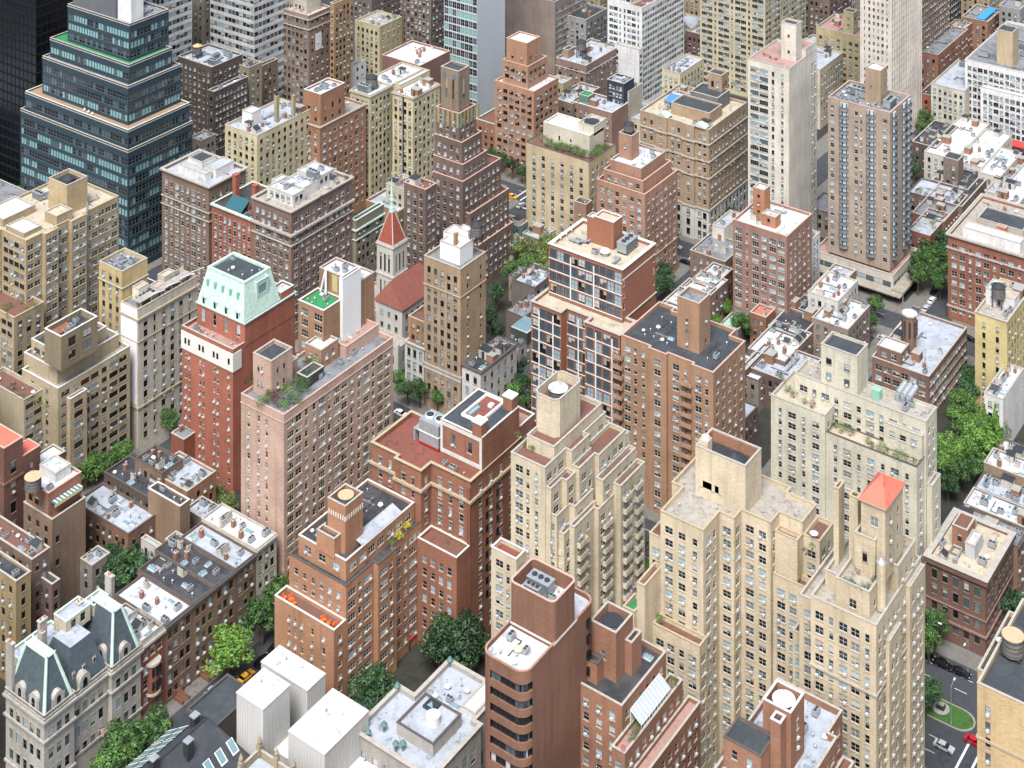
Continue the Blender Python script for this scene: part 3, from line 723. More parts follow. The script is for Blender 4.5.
clutter(b, b0 + .5, b1 - .5, d0 + .5, d1 - .5, zh - .6, 4, 'mech', 9)
b.box(a1 - 5, a1 - .3, c1 + .2, bx['v1'] - .3, zt + 5.5, zt + 7.6, m, roof='white', cop='green', par=.6)
clutter(b, bx['u0'] + .3, bx['u1'], bx['v0'] + .2, bx['v0'] + 4.4, bx['zr'], 4, 'plain', 6)


m = w_('9f6a4c', .8); b = Bld('apartment_house', 'narrow brown brick house with a tall white fin wall and small green terrace')
x = b.T(323.7, 311, 298.4, 343, m, V=321, S=Wn(3, 2.0, 1.7, 3.0, 1.6, 'white+multi', cols=[(.25, 2.4), (.78, 3.0)]), roof='green', cop='white', par=.6, mind=3)
zt = x['z']; y = b.box(x['u0'] + .6, x['u1'] - .4, x['v1'] + .01, x['v1'] + 7, 0, height(x['u1'] - .4, x['v1'], 277), m, roof='white', cop='pale', par=.5)
b.box(x['u1'] - .39, x['u1'] + 1.0, x['v1'] - 1.2, x['v1'] + 6.5, 0, y['z'] + .2, w_('e9e7e2', .85, .05, .08), roof='slate', par=.1, cop='white'); b.box(x['u0'] + 2, x['u1'] + .4, x['v1'] + 7.01, x['v1'] + 13, 0, y['z'] - 4, m, roof='white', par=.4)
mb = MB(); mb.box(x['u0'] + 5.5, x['u0'] + 7.5, x['v1'] - .06, x['v1'] + .01, zt + 1, zt + 5.5, plain('painted_panel', 'c0b07c')); b.part('painted_panel', mb)
mb = MB(); mb.tube((x['u0'] + 2, x['v1'] - 1, zt), (x['u0'] + 4, x['v1'] - 1, zt + 7), .3, WHT); mb.tube((x['u0'] + 4, x['v1'] - 1, zt), (x['u0'] + 4, x['v1'] - 1, zt + 7), .35, WHT); b.part('flue', mb)
clutter(b, x['u0'], x['u1'], x['v0'], x['v1'], x['zr'], 4, 'plain', 1); clutter(b, y['u0'], y['u1'], y['v0'], y['v1'], y['zr'], 5, 'mech', 1)
# cream tower with the white flank
m = w_('d3c8ad', .8); mw = w_('f2f1ee', .93, .05, .08)
b = Bld('apartment_tower', 'narrow cream stone tower with tall white blank side wall and awkward metal roof frames')
bx = b.T(138, 310, 121, 197, m, U=-366, E=Wn(3.3, 1.3, 1.9, 3.05, 4.2, 'dark', pat=[1.3, .7, 1.3, 1.3], m=1.2), roof='grey', cop='tan')
b.band(bx, bx['z'] - 3.2, .5, .5, COP['tan']); b.band(bx, 12, .5, .35, COP['tan']); b.band(bx, bx['z'] - 10, .25, .2, COP['tan'])
mb = MB(); mb.box(bx['u0'], bx['u1'] - .5, bx['v0'] - .12, bx['v0'] - .01, 13, bx['z'] - .2, mw); b.part('painted_side_wall', mb)
z = bx['zr']; u0, u1, v0, v1 = bx['u0'], bx['u1'], bx['v0'], bx['v1']
for i, (a, c, d, e, h) in enumerate(((0.4, 3.2, 4, 8, 4), (2.2, 5, 9.4, 13, 2.6), (.5, 3.5, 14, 18.5, 3.4))):
    b.box(u0 + a, u0 + c, v0 + d, v0 + e, z - .1, z + h, w_('e3d7ae'), roof='tan', par=.3, E=Wn(3, .9, 1.2, 3, 1.4, 'dark'))
clutter(b, u0, u1, v0, v1, z, 7, 'mech', 12); clutter(b, u0, u1, v0 + 10, v1, z + .0, 6, 'apt', 13)
mb = MB(); mb.box(u1 - 3, u1 - .3, v0 + 1, v1 - 2, z + 2.4, z + 2.6, RF['gravel'])
for t in range(6): mb.box(u1 - .6, u1 - .4, v0 + 1.5 + t * 4, v0 + 1.8 + t * 4, z, z + 2.4, MET)
b.part('roof_canopy', mb)
mb = MB()
for t in (6, 12, 18, 22): mb.tube((u1 - 1, v0 + t, z + 2.6), (u1 + 3, v0 + t + 2, z + 4.5), .1, WHT)
b.part('roof_boom', mb)

# tan apartment house, stepped, with the open-topped elevator tower
m = w_('b9a176', .85)
b = Bld('apartment_house', 'stepped beige brick apartment house with an open-topped brown brick elevator tower')
E_ = Wn(3.3, 2.4, 1.5, 2.95, 1.7, 'dark+multi', pat=[2.4, 1.6, 2.6], m=.9)
bx = b.T(58, 389, 22, 130, m, U=-366, S=Wn(3.5, 1.2, 1.4, 2.95, 1.8, 'dark', cols=[(.3, 1.2), (.7, 1.2)]), E=E_, roof='gravel', cop='white')
BG = bx; u0, u1, v0, v1, z = bx['u0'], bx['u1'], bx['v0'], bx['v1'], bx['zr']
b.box(u0 - 2, u1 - 3.2, v0 + 2.2, v1 - 1.5, z - .1, z + 4.1, m, S=Wn(4, 2.2, 1.5, 3, 1.7, 'dark+multi'), E=Wn(4.2, 2.8, 1.6, 3, 1.7, 'dark+multi'), roof='grey', cop='white')
b.box(u0 - 1, u1 - 4.6, v0 + 4, v1 - 5, z + 3, z + 7.6, m, S=Wn(4, 2.2, 1.5, 3, 1.9, 'dark+multi'), E=Wn(4.2, 2.4, 1.6, 3, 1.9, 'dark+multi'), roof='slate', cop='white')
ub, vb = at(61, 371, z + 6.6)
b.box(ub - 7.4, ub, vb, vb + 13, z + 6.5, z + 16.2, w_('8f7a58', .85), S=Wn(4, .8, 2, 8, 6.6, 'steel', cols=[(.3, .8), (.42, .8)]), E=Wn(5, 2.6, 2.4, 3.6, 1.6, 'dark+noac', cols=[(.3, 2.6), (.72, 3)]), roof='black', par=1.8, cop='white')
mb = MB(); mb.box(ub - 6.4, ub - 3, vb + .8, vb + 7, z + 14.5, z + 15.4, w_('96533f')); b.part('machine_room', mb)
clutter(b, ub - 7, ub - .6, vb + 1, vb + 12, z + 14.4, 4, 'mech', 7)
b.box(u0 - 9, u0 + 9.5, v0 - 6.5, v0 + .3, 0, z - 1.6, w_('c4b084', .85), E=Wn(3.4, 2.4, 1.4, 2.95, 1.8, 'dark+multi', m=.6), roof='redbrown', cop='pale', par=1.1)
b.box(u1 - .1, u1 + 1.6, v0 + 3, v0 + 9, 0, z - 3, m, E=Wn(3.3, 2.6, 1.6, 2.95, 1.7, 'dark+multi', m=.6), roof='gravel', cop='white', par=.5)
clutter(b, u0 - 8, u1 - 4, v0 - 6, v0, z - 2.6, 3, 'plain', 5)
# tan twelve-storey neighbour with arched crown
m = w_('c29a62', .85)
b = Bld('apartment_house', 'narrow tan brick house with arched top windows, squeezed behind the white side wall')
bx = b.T(122, 272, 99, 130, m, U=-374, S=Wn(2.8, 1.1, 1.6, 3.0, 2.4, 'dark+arch', m=.6), roof='grey', cop='pale', mind=10)
b.band(bx, bx['z'] - 5.2, .3, .3, COP['pale']); clutter(b, bx['u0'], bx['u1'], bx['v0'], bx['v1'], bx['zr'], 6, 'mech', 3)
# the big tan apartment building with zigzag side
m = w_('b3946a', .85)
b = Bld('apartment_building', 'broad tan brick apartment building with zigzag side, white roofs and a square tan water tower')
u, v, z = corner(26, 241, U=-403)
Ez = Wn(2.6, 1.8, 1.5, 3.0, 1.9, 'white+multi', m=.4)
Pz = [(u - 26, v - 3), (u - 12, v - 3), (u - 12, v), (u, v), (u, v + 6), (u + 1.6, v + 6), (u + 1.6, v + 11), (u, v + 11), (u, v + 16), (u + 1.6, v + 16), (u + 1.6, v + 22), (u + .2, v + 22), (u + .2, v + 36), (u - 26, v + 36)]
zr = b.poly(Pz, 0, z, m, S=Wn(3, 1.9, 1.5, 3.0, 1.9, 'dark+multi', m=.7), E=Ez, roof='tan', cop='tan', par=.7)
b.box(u - 24, u - 14, v + 2, v + 14, zr - .1, z + 1.6, m, roof='brightwhite', par=.3); b.box(u - 12, u - 3, v + 1.5, v + 8, zr - .1, z + .7, m, roof='brightwhite', par=.3)
b.box(u - 6.5, u - .6, v + 12, v + 18, zr - .1, z + 2.6, m, roof='tan', par=.3)
ub, vb = at(62, 207, z); hz = height(ub, vb, 189)
mt = w_('b89468', .85); c1, c2 = at(67, 214, z)
zt = height(c1, c2, 186)
bb = b.box(c1 - along(c1, c2, -1, 0, 48.5), c1, c2, c2 + along(c1, c2, 0, 1, 87.5), zr - .1, zt, mt, roof='black', par=1.2, cop='pale')
tank(b, (bb['u0'] + bb['u1']) / 2, (bb['v0'] + bb['v1']) / 2, bb['zr'] - .4, 2, 1.3, 0, WOOD, True, MDK)
clutter(b, u - 13, u, v + 18, v + 34, zr, 6, 'apt', 2); clutter(b, u - 25, u - 14, v + 16, v + 34, zr, 8, 'mech', 3)
mb = MB(); mb.tube((u + .6, v + 23, 20), (u + .6, v + 23, z + 3), .35, MET, 8); b.part('flue_pipe', mb)
b = Bld('apartment_house', 'lower tan brick wing with shrubs on its roof terrace at the left edge')
bx = b.T(14, 318, -40, 44, w_('b3946a', .85), U=-398, S=Wn(3, 1.9, 1.5, 3.0, 1.9, 'dark+multi', m=.7), E=Wn(3, 1.4, 1.5, 3, 1.9, 'dark', m=.6), roof='redbrown', cop='tan', par=1.0)
LW = bx

# ------------------------------------------------------------------ tan brick apartment house with round tank
m = w_('b8714f', .8)
b = Bld('apartment_house', 'orange-brown brick apartment house with orange terrace furniture, black roof and brick tank tower')
S_ = Wn(3.2, .8, 1.4, 2.95, 2.6, 'cream', cols=[(.25, .8), (.36, .7), (.47, .7), (.64, .8), (.83, 1.0)])
t1 = b.T(334, 631, 274.6, 335, m, V=274.5, S=S_, E=Wn(3, 1.0, 1.4, 2.95, 2.4, 'white', m=.6), roof='redbrown', cop='white', par=.9, mind=4.19)
z1 = t1['zr']; u1 = t1['u1'] ; vS = t1['v0'] + 4.2
Ew = Wn(3.3, 2.2, 1.5, 2.95, 1.9, 'white+multi', pat=[2.2, 1.0, 2.6, 1.2], m=.7)
P2 = [(t1['u0'] + .8, vS), (u1, vS), (u1, vS + 10), (u1 + 1.5, vS + 10), (u1 + 1.5, vS + 17), (u1, vS + 17), (u1, vS + 30), (t1['u0'] + .8, vS + 30)]
z2 = b.poly(P2, 0, t1['z'] + 8.0, m, S=Wn(3, 1.0, 1.4, 2.95, 2.4, 'white', m=1), E=Ew, roof='black', cop='dark', par=.7)
t3 = b.box(t1['u0'] + 2.2, u1 - 1.6, vS + 1.8, vS + 27.5, z2 - .1, t1['z'] + 12.3, m, S=Wn(4, 1.8, 1.6, 3, 1.6, 'white+multi'), E=Wn(3.6, 2.0, 1.7, 3, 1.5, 'white+multi'), roof='black', cop='white', par=.7)
z3 = t3['zr']; cx, cy = at(347, 553, z3)
mb = MB()
for (r0, za, zb_) in ((3.6, z3, z3 + 12.6),):
    for (s0, s1, q, hh) in ((cx - 5.6, cx + .4, 0, 0),):
        pass
tb = b.box(cx - 5.6, cx + .2, cy - .8, cy + 5.6, z3 - .1, z3 + 11.6, m, S=Wn(3, 1.1, 2, 4, 8.2, 'dark'), roof='black', par=1.5, cop='pale')
tb2 = b.box(cx - 7.0, cx - 1.2, cy - 3.2, cy - .79, z3 - .1, z3 + 4.6, m, S=Wn(3, 1.2, 2, 4, 2.2, 'dark'), roof='black', par=.8, cop='pale')
mb = MB(); WS = plain('white_stone', 'e6e3da')
for i in range(8): x = tb['u0'] + .4 + i * .75; mb.box(x, x + .3, tb['v0'] - .12, tb['v0'] - .02, z3 + 8.1, z3 + 9.2, WS)
for i in range(8): y = tb['v0'] + .4 + i * .8; mb.box(tb['u1'] + .02, tb['u1'] + .12, y, y + .3, z3 + 8.1, z3 + 9.2, WS)
b.part('stone_frieze', mb)
tank(b, (tb['u0'] + tb['u1']) / 2 + .2, (tb['v0'] + tb['v1']) / 2, tb['zr'] - .2, 1.9, 1.8, 0, WOOD, False, TANR)
mb = MB(); mb.face([(t3['u1'] - 3.2, t3['v0'] + 6, z3 + 1.9), (t3['u1'] - .1, t3['v0'] + 6, z3 + .9), (t3['u1'] - .1, t3['v0'] + 21, z3 + .9), (t3['u1'] - 3.2, t3['v0'] + 21, z3 + 1.9)], RF['silver'])
mb.box(t3['u1'] - 3.3, t3['u1'] - 3.2, t3['v0'] + 6, t3['v0'] + 21, z3, z3 + 1.88, STUC); b.part('lean_to_roof', mb)
clutter(b, t3['u0'], t3['u1'], t3['v0'], t3['v1'], z3, 8, 'plain', 5, [(tb['u0'] - 2, tb['u1'], tb2['v0'], tb['v1']), (t3['u1'] - 4, t3['u1'], t3['v0'], t3['v1'])])
b.box(t1['u0'] - .6, t1['u0'] + .79, vS + 3, vS + 12, 0, t1['z'] + 6, m, S=Wn(2, .9, 1.4, 2.95, 2.4, 'white'), roof='white', par=.3)
TB = (t1, t3, z1)

# ------------------------------------------------------------------ dark red brick block with stone cornice and cooling tower
m = w_('9f5740', .78)
b = Bld('clubhouse', 'dark red brick block with red terrace roofs, silver cooling tower and slate-roofed top storey')
u0, v0, z = corner(464, 487, V=308); uw = u0 - along(u0, v0, -1, 0, 372)
Sx = Wn(3.2, 1.1, 1.7, 3.25, 2.9, 'white+arch', m=1.2, pat=[1.1, .8])
P1 = [(uw, v0 + 3.4), (uw + 8.5, v0 + 3.4), (uw + 8.5, v0 + 1), (uw + 15, v0 + 1), (uw + 15, v0), (u0, v0), (u0, v0 + 3.2), (u0 + 9.6, v0 + 3.2), (u0 + 9.6, v0 + 26), (uw, v0 + 26)]
ta = u0 - 13.2
P1 = [(uw, v0), (uw + 9, v0), (uw + 9, v0 - 1.4), (uw + 17.5, v0 - 1.4), (uw + 17.5, v0 + 2.6), (u0, v0 + 2.6), (u0, v0 + 24), (ta - .5, v0 + 24), (ta - .5, v0 + 16), (uw, v0 + 16)]
zr = b.poly(P1, 0, z, m, S=Sx, E=Wn(4.5, 1.0, 1.6, 3.25, 3, 'white+arch', m=2), roof='red', cop='tan', par=1.2, cw=.35)
b.band(P1, z - 5.4, .6, .5, COP['tan'])
CL = (uw, u0, v0, z, zr)
tz = z + 8.4; ta = u0 - 13.2
t2 = b.box(ta, u0 + .12, v0 + 7.4, v0 + 23.4, zr - .1, tz, m, S=Wn(5, 1.5, 2.6, 5, 2.6, 'white+one', cols=[(.3, 1.5), (.7, 1.5)]), roof='slate', cop='white', par=.2)
mb = MB()
for (x0, x1, za, zb_) in ((ta - .05, ta + .7, zr + 1.4, tz - .2), (u0 - .7, u0 + .05, zr + 1.4, tz - .2), (ta + .7, u0 - .7, tz - 1.2, tz - .3), (ta + .7, u0 - .7, zr + 1.4, zr + 2.4)): mb.box(x0, x1, t2['v0'] - .14, t2['v0'] - .02, za, zb_, COP['white'])
b.part('stone_trim', mb)
mb = MB(); ring(mb, [(ta + 3.6, t2['v0'] + 4.5), (u0 - 4, t2['v0'] + 4.5), (u0 - 4, t2['v1'] - 1), (ta + 3.6, t2['v1'] - 1)], .3, -.3, tz - .1, tz + .5, WHT); mb.face([(ta + 3.9, t2['v0'] + 4.8, tz + .05), (u0 - 4.3, t2['v0'] + 4.8, tz + .05), (u0 - 4.3, t2['v1'] - 1.3, tz + .05), (ta + 3.9, t2['v1'] - 1.3, tz + .05)], RF['red']); mb.box(ta + 4.6, ta + 5.6, t2['v0'] + 5.5, t2['v0'] + 9.5, tz, tz + .5, GL_C); mb.box(ta + 6.8, ta + 8, t2['v0'] + 11, t2['v0'] + 12.4, tz, tz + .7, WHT); b.part('roof_well', mb)
for (x, y) in ((u0 - 1.6, t2['v0'] + 1.2), (u0 - 1.6, t2['v1'] - 1.6)):
    mb = MB(); mb.box(x - 1.4, x + 1.5, y - 1.3, y + 1.3, tz - .2, tz + 3.1, m); mb.box(x - 1.55, x + 1.62, y - 1.45, y + 1.45, tz + 3.1, tz + 3.45, WHT); b.part('chimney', mb)
x, y = at(434, 497 - 8, zr); 
mb = MB(); x, y = ta - 4.6, t2['v0'] + 3.4
mb.box(x - 3.2, x + 3.2, y - 2.6, y + 2.6, zr + .8, zr + 6.4, MET); mb.box(x - 3.35, x + 3.35, y - 2.75, y + 2.75, zr + 3.4, zr + 3.6, WHT); mb.box(x - 3.3, x + 3.3, y - 2.7, y + 2.7, zr + .3, zr + .8, plain('red_steel', 'a5302a'))
for q in (-1.6, 1.6): mb.cyl(x + q, y, zr + 6.4, zr + 6.9, 1.25, 1.25, WHT, 16); mb.cyl(x + q, y, zr + 6.5, zr + 6.92, 1.1, 1.1, MDK, 16)
b.part('cooling_tower', mb)
mb = MB()
for q in range(3): mb.tube((x - 5.2, y - 2 + q * .9, zr), (x - 5.2, y - 2 + q * .9, zr + 3), .35, MET, 8); mb.tube((x - 5.2, y - 2 + q * .9, zr + 3), (x - 3.2, y - 2 + q * .9, zr + 3.2), .35, MET, 8)
b.part('air_duct', mb)
clutter(b, u0 - 12, u0 - 1, v0 + 3, v0 + 6.6, zr, 5, 'mech', 8)
b.box(u0 - 12.5, u0 - .3, v0 + 24.1, v0 + 31, 0, z + 2.5, m, roof='pink', cop='white', E=Wn(3.5, 1.1, 1.7, 3.3, 3, 'white'))
b.box(uw + 9, u0 - 13.8, v0 + 18, v0 + 31, 0, z - 5, m, roof='red', cop='tan', par=1.2)
mb = MB(); pq = [(uw + 17.6, v0 - 3), (u0, v0 - 3), (u0, v0 + 2.55), (uw + 17.6, v0 + 2.55)]
b.poly(pq, 0, z - 16, m, S=Wn(2.6, 1.1, 1.7, 3.25, 3.4, 'white+noac', m=1), roof='redbrown', cop='white', par=.8)
mb = MB(); mb.box(u0 - 16, u0 - 12.5, v0 - 6, v0 - 3.1, 2.6, 3.0, plain('red_canvas', 'b5403a')); mb.box(u0 - 16, u0 - 15.8, v0 - 6, v0 - 5.8, 0, 2.6, MDK); mb.box(u0 - 12.7, u0 - 12.5, v0 - 6, v0 - 5.8, 0, 2.6, MDK); b.part('red_canopy', mb)
mb = MB()
for f_ in range(9):
    for q_ in (9, 13.5): mb.box(u0 + .02, u0 + .1, v0 + q_, v0 + q_ + 1, 10 + f_ * 3.3, 11.7 + f_ * 3.3, GL_D)
b.part('side_window', mb)
mb = MB(); mb.box(u0 - .9, u0 + .15, v0 + 2.3, v0 + 2.55, 0, z - 1.6, w_('8a4433')); b.part('downpipe', mb)

# ------------------------------------------------------------------ cream terraced tower
m = w_('dcc79a', .8)
b = Bld('apartment_tower', 'cream terraced apartment tower with wraparound red terraces and an eight-sided tank house')
U1 = -206.; V0 = 309.0; V1 = 339.
UW = corner(505, 440, V=V0)[0]
Es = Wn(2.9, 1.5, 1.6, 3.05, 2.2, 'white', pat=[1.8, 1.0, 1.8], m=.7)
Ss = Wn(3.0, 1.6, 1.6, 3.05, 2.2, 'white', pat=[1.8, .8, .8, 1.8], m=1.2)
zz = height(UW + 15, V0, 426)      # top terrace
def step(u_0, u_1, v_0, v_1, za, zb, **k): return b.box(u_0, u_1, v_0, v_1, za, zb, m, S=k.get('S', Ss), E=k.get('E', Es), roof='redbrown', cop=k.get('cop', 'pale'), par=.9)
UW = -223.2; zz = 56.0
def stp(P, z, **k): return b.poly(P, 0, z, m, S=k.get('S', Ss), E=k.get('E', Es), roof='redbrown', cop='pale', par=.9, cw=.1)
A1 = stp([(UW, V0), (-213.1, V0), (-213.1, V0 + 9), (-211.4, V0 + 9), (-211.4, V0 + 17), (-213, V0 + 17), (-213, V1 - 3), (UW, V1 - 3)], zz)
stp([(-213.09, V0 + .3), (-211.6, V0 + .3), (-211.6, V0 + 5), (-210.2, V0 + 5), (-210.2, V0 + 8.99), (-213.09, V0 + 8.99)], zz - 4.6)
stp([(-213.05, V0 + .6), (-210.1, V0 + .6), (-210.1, V0 + 6), (-208.4, V0 + 6), (-208.4, V0 + 14), (-211.3, V0 + 14), (-211.3, V0 + 8.9), (-213.05, V0 + 8.9)], zz - 10.8)
stp([(-211.39, V0 + 9.01), (-209.2, V0 + 9.01), (-209.2, V0 + 16), (-208, V0 + 16), (-208, V1 - 1.5), (-212.9, V1 - 1.5), (-212.9, V0 + 17.01), (-211.39, V0 + 17.01)], zz - 3.4)
stp([(-208.39, V0 + 3.4), (-206.9, V0 + 3.4), (-206.9, V0 + 12), (-205.6, V0 + 12), (-205.6, V0 + 19), (-208.1, V0 + 19), (-208.1, V0 + 13.9), (-208.39, V0 + 13.9)], zz - 13.6)
stp([(-210.1, V0 + 1.5), (-208.6, V0 + 1.5), (-208.6, V0 + 5.9), (-210.1, V0 + 5.9)], zz - 15)
stp([(-207.99, V0 + 14.5), (-205.9, V0 + 14.5), (-205.9, V1), (-207.99, V1)], zz - 8)
stp([(-205.89, V0 + 19.01), (-203.6, V0 + 19.01), (-203.6, V1 + .5), (-205.89, V1 + .5)], zz - 11)
stp([(UW + 3, V1 - 2.99), (-209, V1 - 2.99), (-209, V1 + 2), (UW + 3, V1 + 2)], zz - 6)
step(UW - 2.2, UW - .01, V0 + 6, V1 - 2, 0, zz - 8)
step(UW + 1.5, UW + 9.6, V0 + 4.6, V0 + 26, zz - 1, zz + 2.4, S=None)
U1 = -205.6
uA, vA = UW + .6, V0 + 8.6; W8, D8, ch = 7.2, 11.5, 1.2
P8 = [(uA + ch, vA), (uA + W8 - ch, vA), (uA + W8, vA + ch), (uA + W8, vA + D8 - ch), (uA + W8 - ch, vA + D8), (uA + ch, vA + D8), (uA, vA + D8 - ch), (uA, vA + ch)]
zr = b.poly(P8, zz - 1.1, height(uA + W8, vA, 402), m, roof='redbrown', cop='pale', par=2.4, curved=True)
tank(b, uA + 3.7, vA + 5.6, zr - .3, 2.4, 2.2, 0, WOOD, False, RF['white'])
for (uu, t, wz, zb, nn_) in ((-206.9, 6.4, 3.6, zz - 19, 12), (-205.6, 15.6, 3.4, zz - 19, 12), (-203.6, 21.6, 3.0, zz - 15, 14), (-203.6, 27, 2.8, zz - 15, 14), (-210.1, 2.6, 2.6, zz - 20, 10)):
    b.balcony(dict(u0=UW, u1=uu, v0=V0, v1=V1), 'E', t, wz, .95, [zb - i * 3.05 for i in range(nn_)], w_('e3d3ac', .8))
CT = dict(UW=UW, U1=U1, V0=V0, V1=V1, zz=zz)
b.box(UW - 3, UW + 4.5, V0 - 4, V0 - .01, 0, zz - 22, m, S=Ss, E=Es, roof='red', cop='white')

# ------------------------------------------------------------------ brown brick tower with rounded glass corner
m = w_('8f5544', .78, .16, .35)
b = Bld('office_tower', 'smooth reddish-brown brick tower with rounded corners and dark ribbon windows, white roof')
u, v, z = corner(525, 676, B=960); uw = u - along(u, v, -1, 0, 480); R = 2.6; vn = v + along(u, v, 0, 1, 596)
def rounded(u0, u1, v0, v1, R, n=8):
    P = []
    for (cx, cy, a0) in ((u0 + R, v0 + R, math.pi), (u1 - R, v0 + R, 1.5 * math.pi), (u1 - R, v1 - R, 0), (u0 + R, v1 - R, .5 * math.pi)):
        for i in range(n + 1):
            a = a0 + i * math.pi / 2 / n; P.append((cx + R * math.cos(a), cy + R * math.sin(a)))
    return P
P = rounded(uw, u, v, vn, R); b.org((uw + u) / 2, (v + vn) / 2)
fh = 3.3; zt = z - 2.6; k = 0
mb = MB(); n = len(P)
# south face and rounded corner glazed in ribbons; east face solid brick
def inset_from(P, d): return offset(P, -d)
gl = [j for j in range(n) if (P[j][1] < v + R + .01 and P[(j + 1) % n][1] < v + R + .01 and P[j][0] > uw + R - .1)]
I = inset_from(P, .35); glz = []
zlev = []
while zt > 4: zlev.append((zt - 1.75, zt)); zt -= fh
for j in range(n):
    kx = (j + 1) % n; a, c = P[j], P[kx]
    if j not in gl: mb.face([(*a, 0), (*c, 0), (*c, z), (*a, z)], m); continue
    pz = z
    for (za, zb) in zlev:
        mb.face([(*a, zb), (*c, zb), (*c, pz), (*a, pz)], m); mb.face([(*a, za), (*c, za), (*I[kx], za), (*I[j], za)], m); mb.face([(*I[j], zb), (*I[kx], zb), (*c, zb), (*a, zb)], m); pz = za
    mb.face([(*a, 0), (*c, 0), (*c, pz), (*a, pz)], m)
for j in range(n):
    kx = (j + 1) % n; Ip = offset(P, -.3); mb.face([(*Ip[kx], z - 1), (*Ip[j], z - 1), (*Ip[j], z), (*Ip[kx], z)], m)
b.part('wall', mb); SOLIDS.append(([(uw, v), (u, v), (u, vn), (uw, vn)], 0, z))
for f, (za, zb) in enumerate(zlev):
    mb = MB(); r3 = random.Random(f)
    for j in gl:
        kx = (j + 1) % n; L = math.hypot(P[kx][0] - P[j][0], P[kx][1] - P[j][1]); q = max(1, round(L / 1.1))
        for s in range(q):
            A = (I[j][0] + (I[kx][0] - I[j][0]) * s / q, I[j][1] + (I[kx][1] - I[j][1]) * s / q); B_ = (I[j][0] + (I[kx][0] - I[j][0]) * (s + 1) / q, I[j][1] + (I[kx][1] - I[j][1]) * (s + 1) / q)
            mb.face([(*A, za), (*B_, za), (*B_, zb), (*A, zb)], r3.choice((GL_D, GL_D, GL_D, GL_B, BL_W if f > 3 else GL_D)))
            mb.box(B_[0] - .05, B_[0] + .05, B_[1] - .05, B_[1] + .05, za, zb, MDK)
    b.part('ribbon_window', mb)
mb = MB(); ring(mb, P, .06, -.38, z - .02, z + .14, w_('b97d68')); b.part('coping', mb)
mb = MB(); Ip = offset(P, -.3); mb.face([(*a, z - .95) for a in Ip], RF['white']); b.part('roof', mb)
ub, vb = at(549, 642, z); ub = u
tu, tv, tz = u - .0, vb, 0
tz = height(u, vb, 604); du = along(u, vb, -1, 0, 509); dv = along(u, vb, 0, 1, 577)
P = rounded(u - du, u - .02, vb, vb + dv, 1.2, 4)
zr = b.poly(P, z - 1, tz, m, roof='brightwhite', cop='pink', par=3.2, curved=True, pt=.3)
mb = MB(); mb.box(u - du - .1, u + .12, vb - .14, vb - .03, z - .3, z + .1, COP['white']); mb.box(u + .0, u + .14, vb - .03, vb + dv, z - .3, z + .1, COP['white']); b.part('stone_band', mb)
nm, me = kit('plant'); b.inst(nm, me, u - du * .6, vb + dv * .6, zr, 0, 1.2)
clutter(b, u - du, u, vb, vb + dv, zr, 5, 'mech', 6); clutter(b, uw + 1, u - 1, v + .5, vb - .5, z - .95, 4, 'plain', 6)
mb = MB(); mb.cyl((uw + u) / 2, v + (vb - v) * .55, z - .95, z - .5, 1, 1, CONC, 16); mb.cyl((uw + u) / 2, v + (vb - v) * .55, z - .5, z - .1, .95, .4, plain('dome_yellowish', 'e6e9a8', .85, .4), 16); b.part('dome_skylight', mb)
mb = MB()
for f in range(16): mb.box(u + .02, u + .7, vn - R - 1.2, vn - R - .2, z - 4 - f * fh, z - 2.4 - f * fh, GL_D)
b.part('bay_window', mb)

# ------------------------------------------------------------------ brick house with square tank tower and terraces
m = w_('a8654f', .78)
b = Bld('apartment_house', 'brick apartment house with square open tank tower, black roof and planted terraces stepping down')
u, v, z = corner(652, 712, B=905); 
Eb = Wn(2.8, 1.2, 1.6, 3.1, 2.0, 'white', m=.8)
zr = None
uw, vn_ = u - 13.5, v + 24
uc, vc = corner(671, 640, Z=41)[:2]
bx = b.box(-181, -169.8, 274, 292, 0, 42, m, S=Wn(3, 1.2, 1.6, 3.1, 2.2, 'white'), E=Eb, roof='black', cop='pale')
BT = bx
b.box(-169.79, -166.6, 270, 293.5, 0, 36.5, m, S=Eb, E=Eb, roof='pink', cop='pale', par=.9)
b.box(-166.59, -163.6, 270, 296, 0, 31.5, m, S=Eb, E=Eb, roof='pink', cop='pale', par=.9)
tx, ty = at(607, 684, 42)
tb = b.box(-180.98, -174.6, 279.4, 286.2, 41, 51.5, m, S=Wn(4, 1, 1.6, 4, 5, 'white'), roof='black', cop='pale', par=1.8)
tank(b, -177.7, 282.9, tb['zr'] - 1.5, 2.1, 2.6, 0, STUC, False, MDK)
b.box(-174.59, -172.9, 283, 287, 41, 48, m, roof='black', cop='pale', par=.6)
b.box(-180.97, -177.5, 276.6, 279.39, 41, 45.4, m, roof='black', cop='dark', par=.6)
mb = MB()
for i in range(11):
    y = 277 + i * 1.1; mb.face([(-169.6, y + .04, 39.4), (-166.9, y + .04, 37.4), (-166.9, y + 1.04, 37.4), (-169.6, y + 1.04, 39.4)], plain('frosted_glass', 'b5bdbf', .85, .3)); mb.tube((-169.6, y, 39.45), (-166.9, y, 37.45), .06, WHT, 4); mb.box(-166.98, -166.9, y - .04, y + .04, 35.6, 37.4, WHT)
mb.box(-169.7, -169.55, 277, 289, 35.6, 39.5, WHT); b.part('glasshouse', mb)
clutter(b, -180, -171, 275, 291, bx['zr'], 7, 'plain', 8, [(-182, -172, 276, 288)])

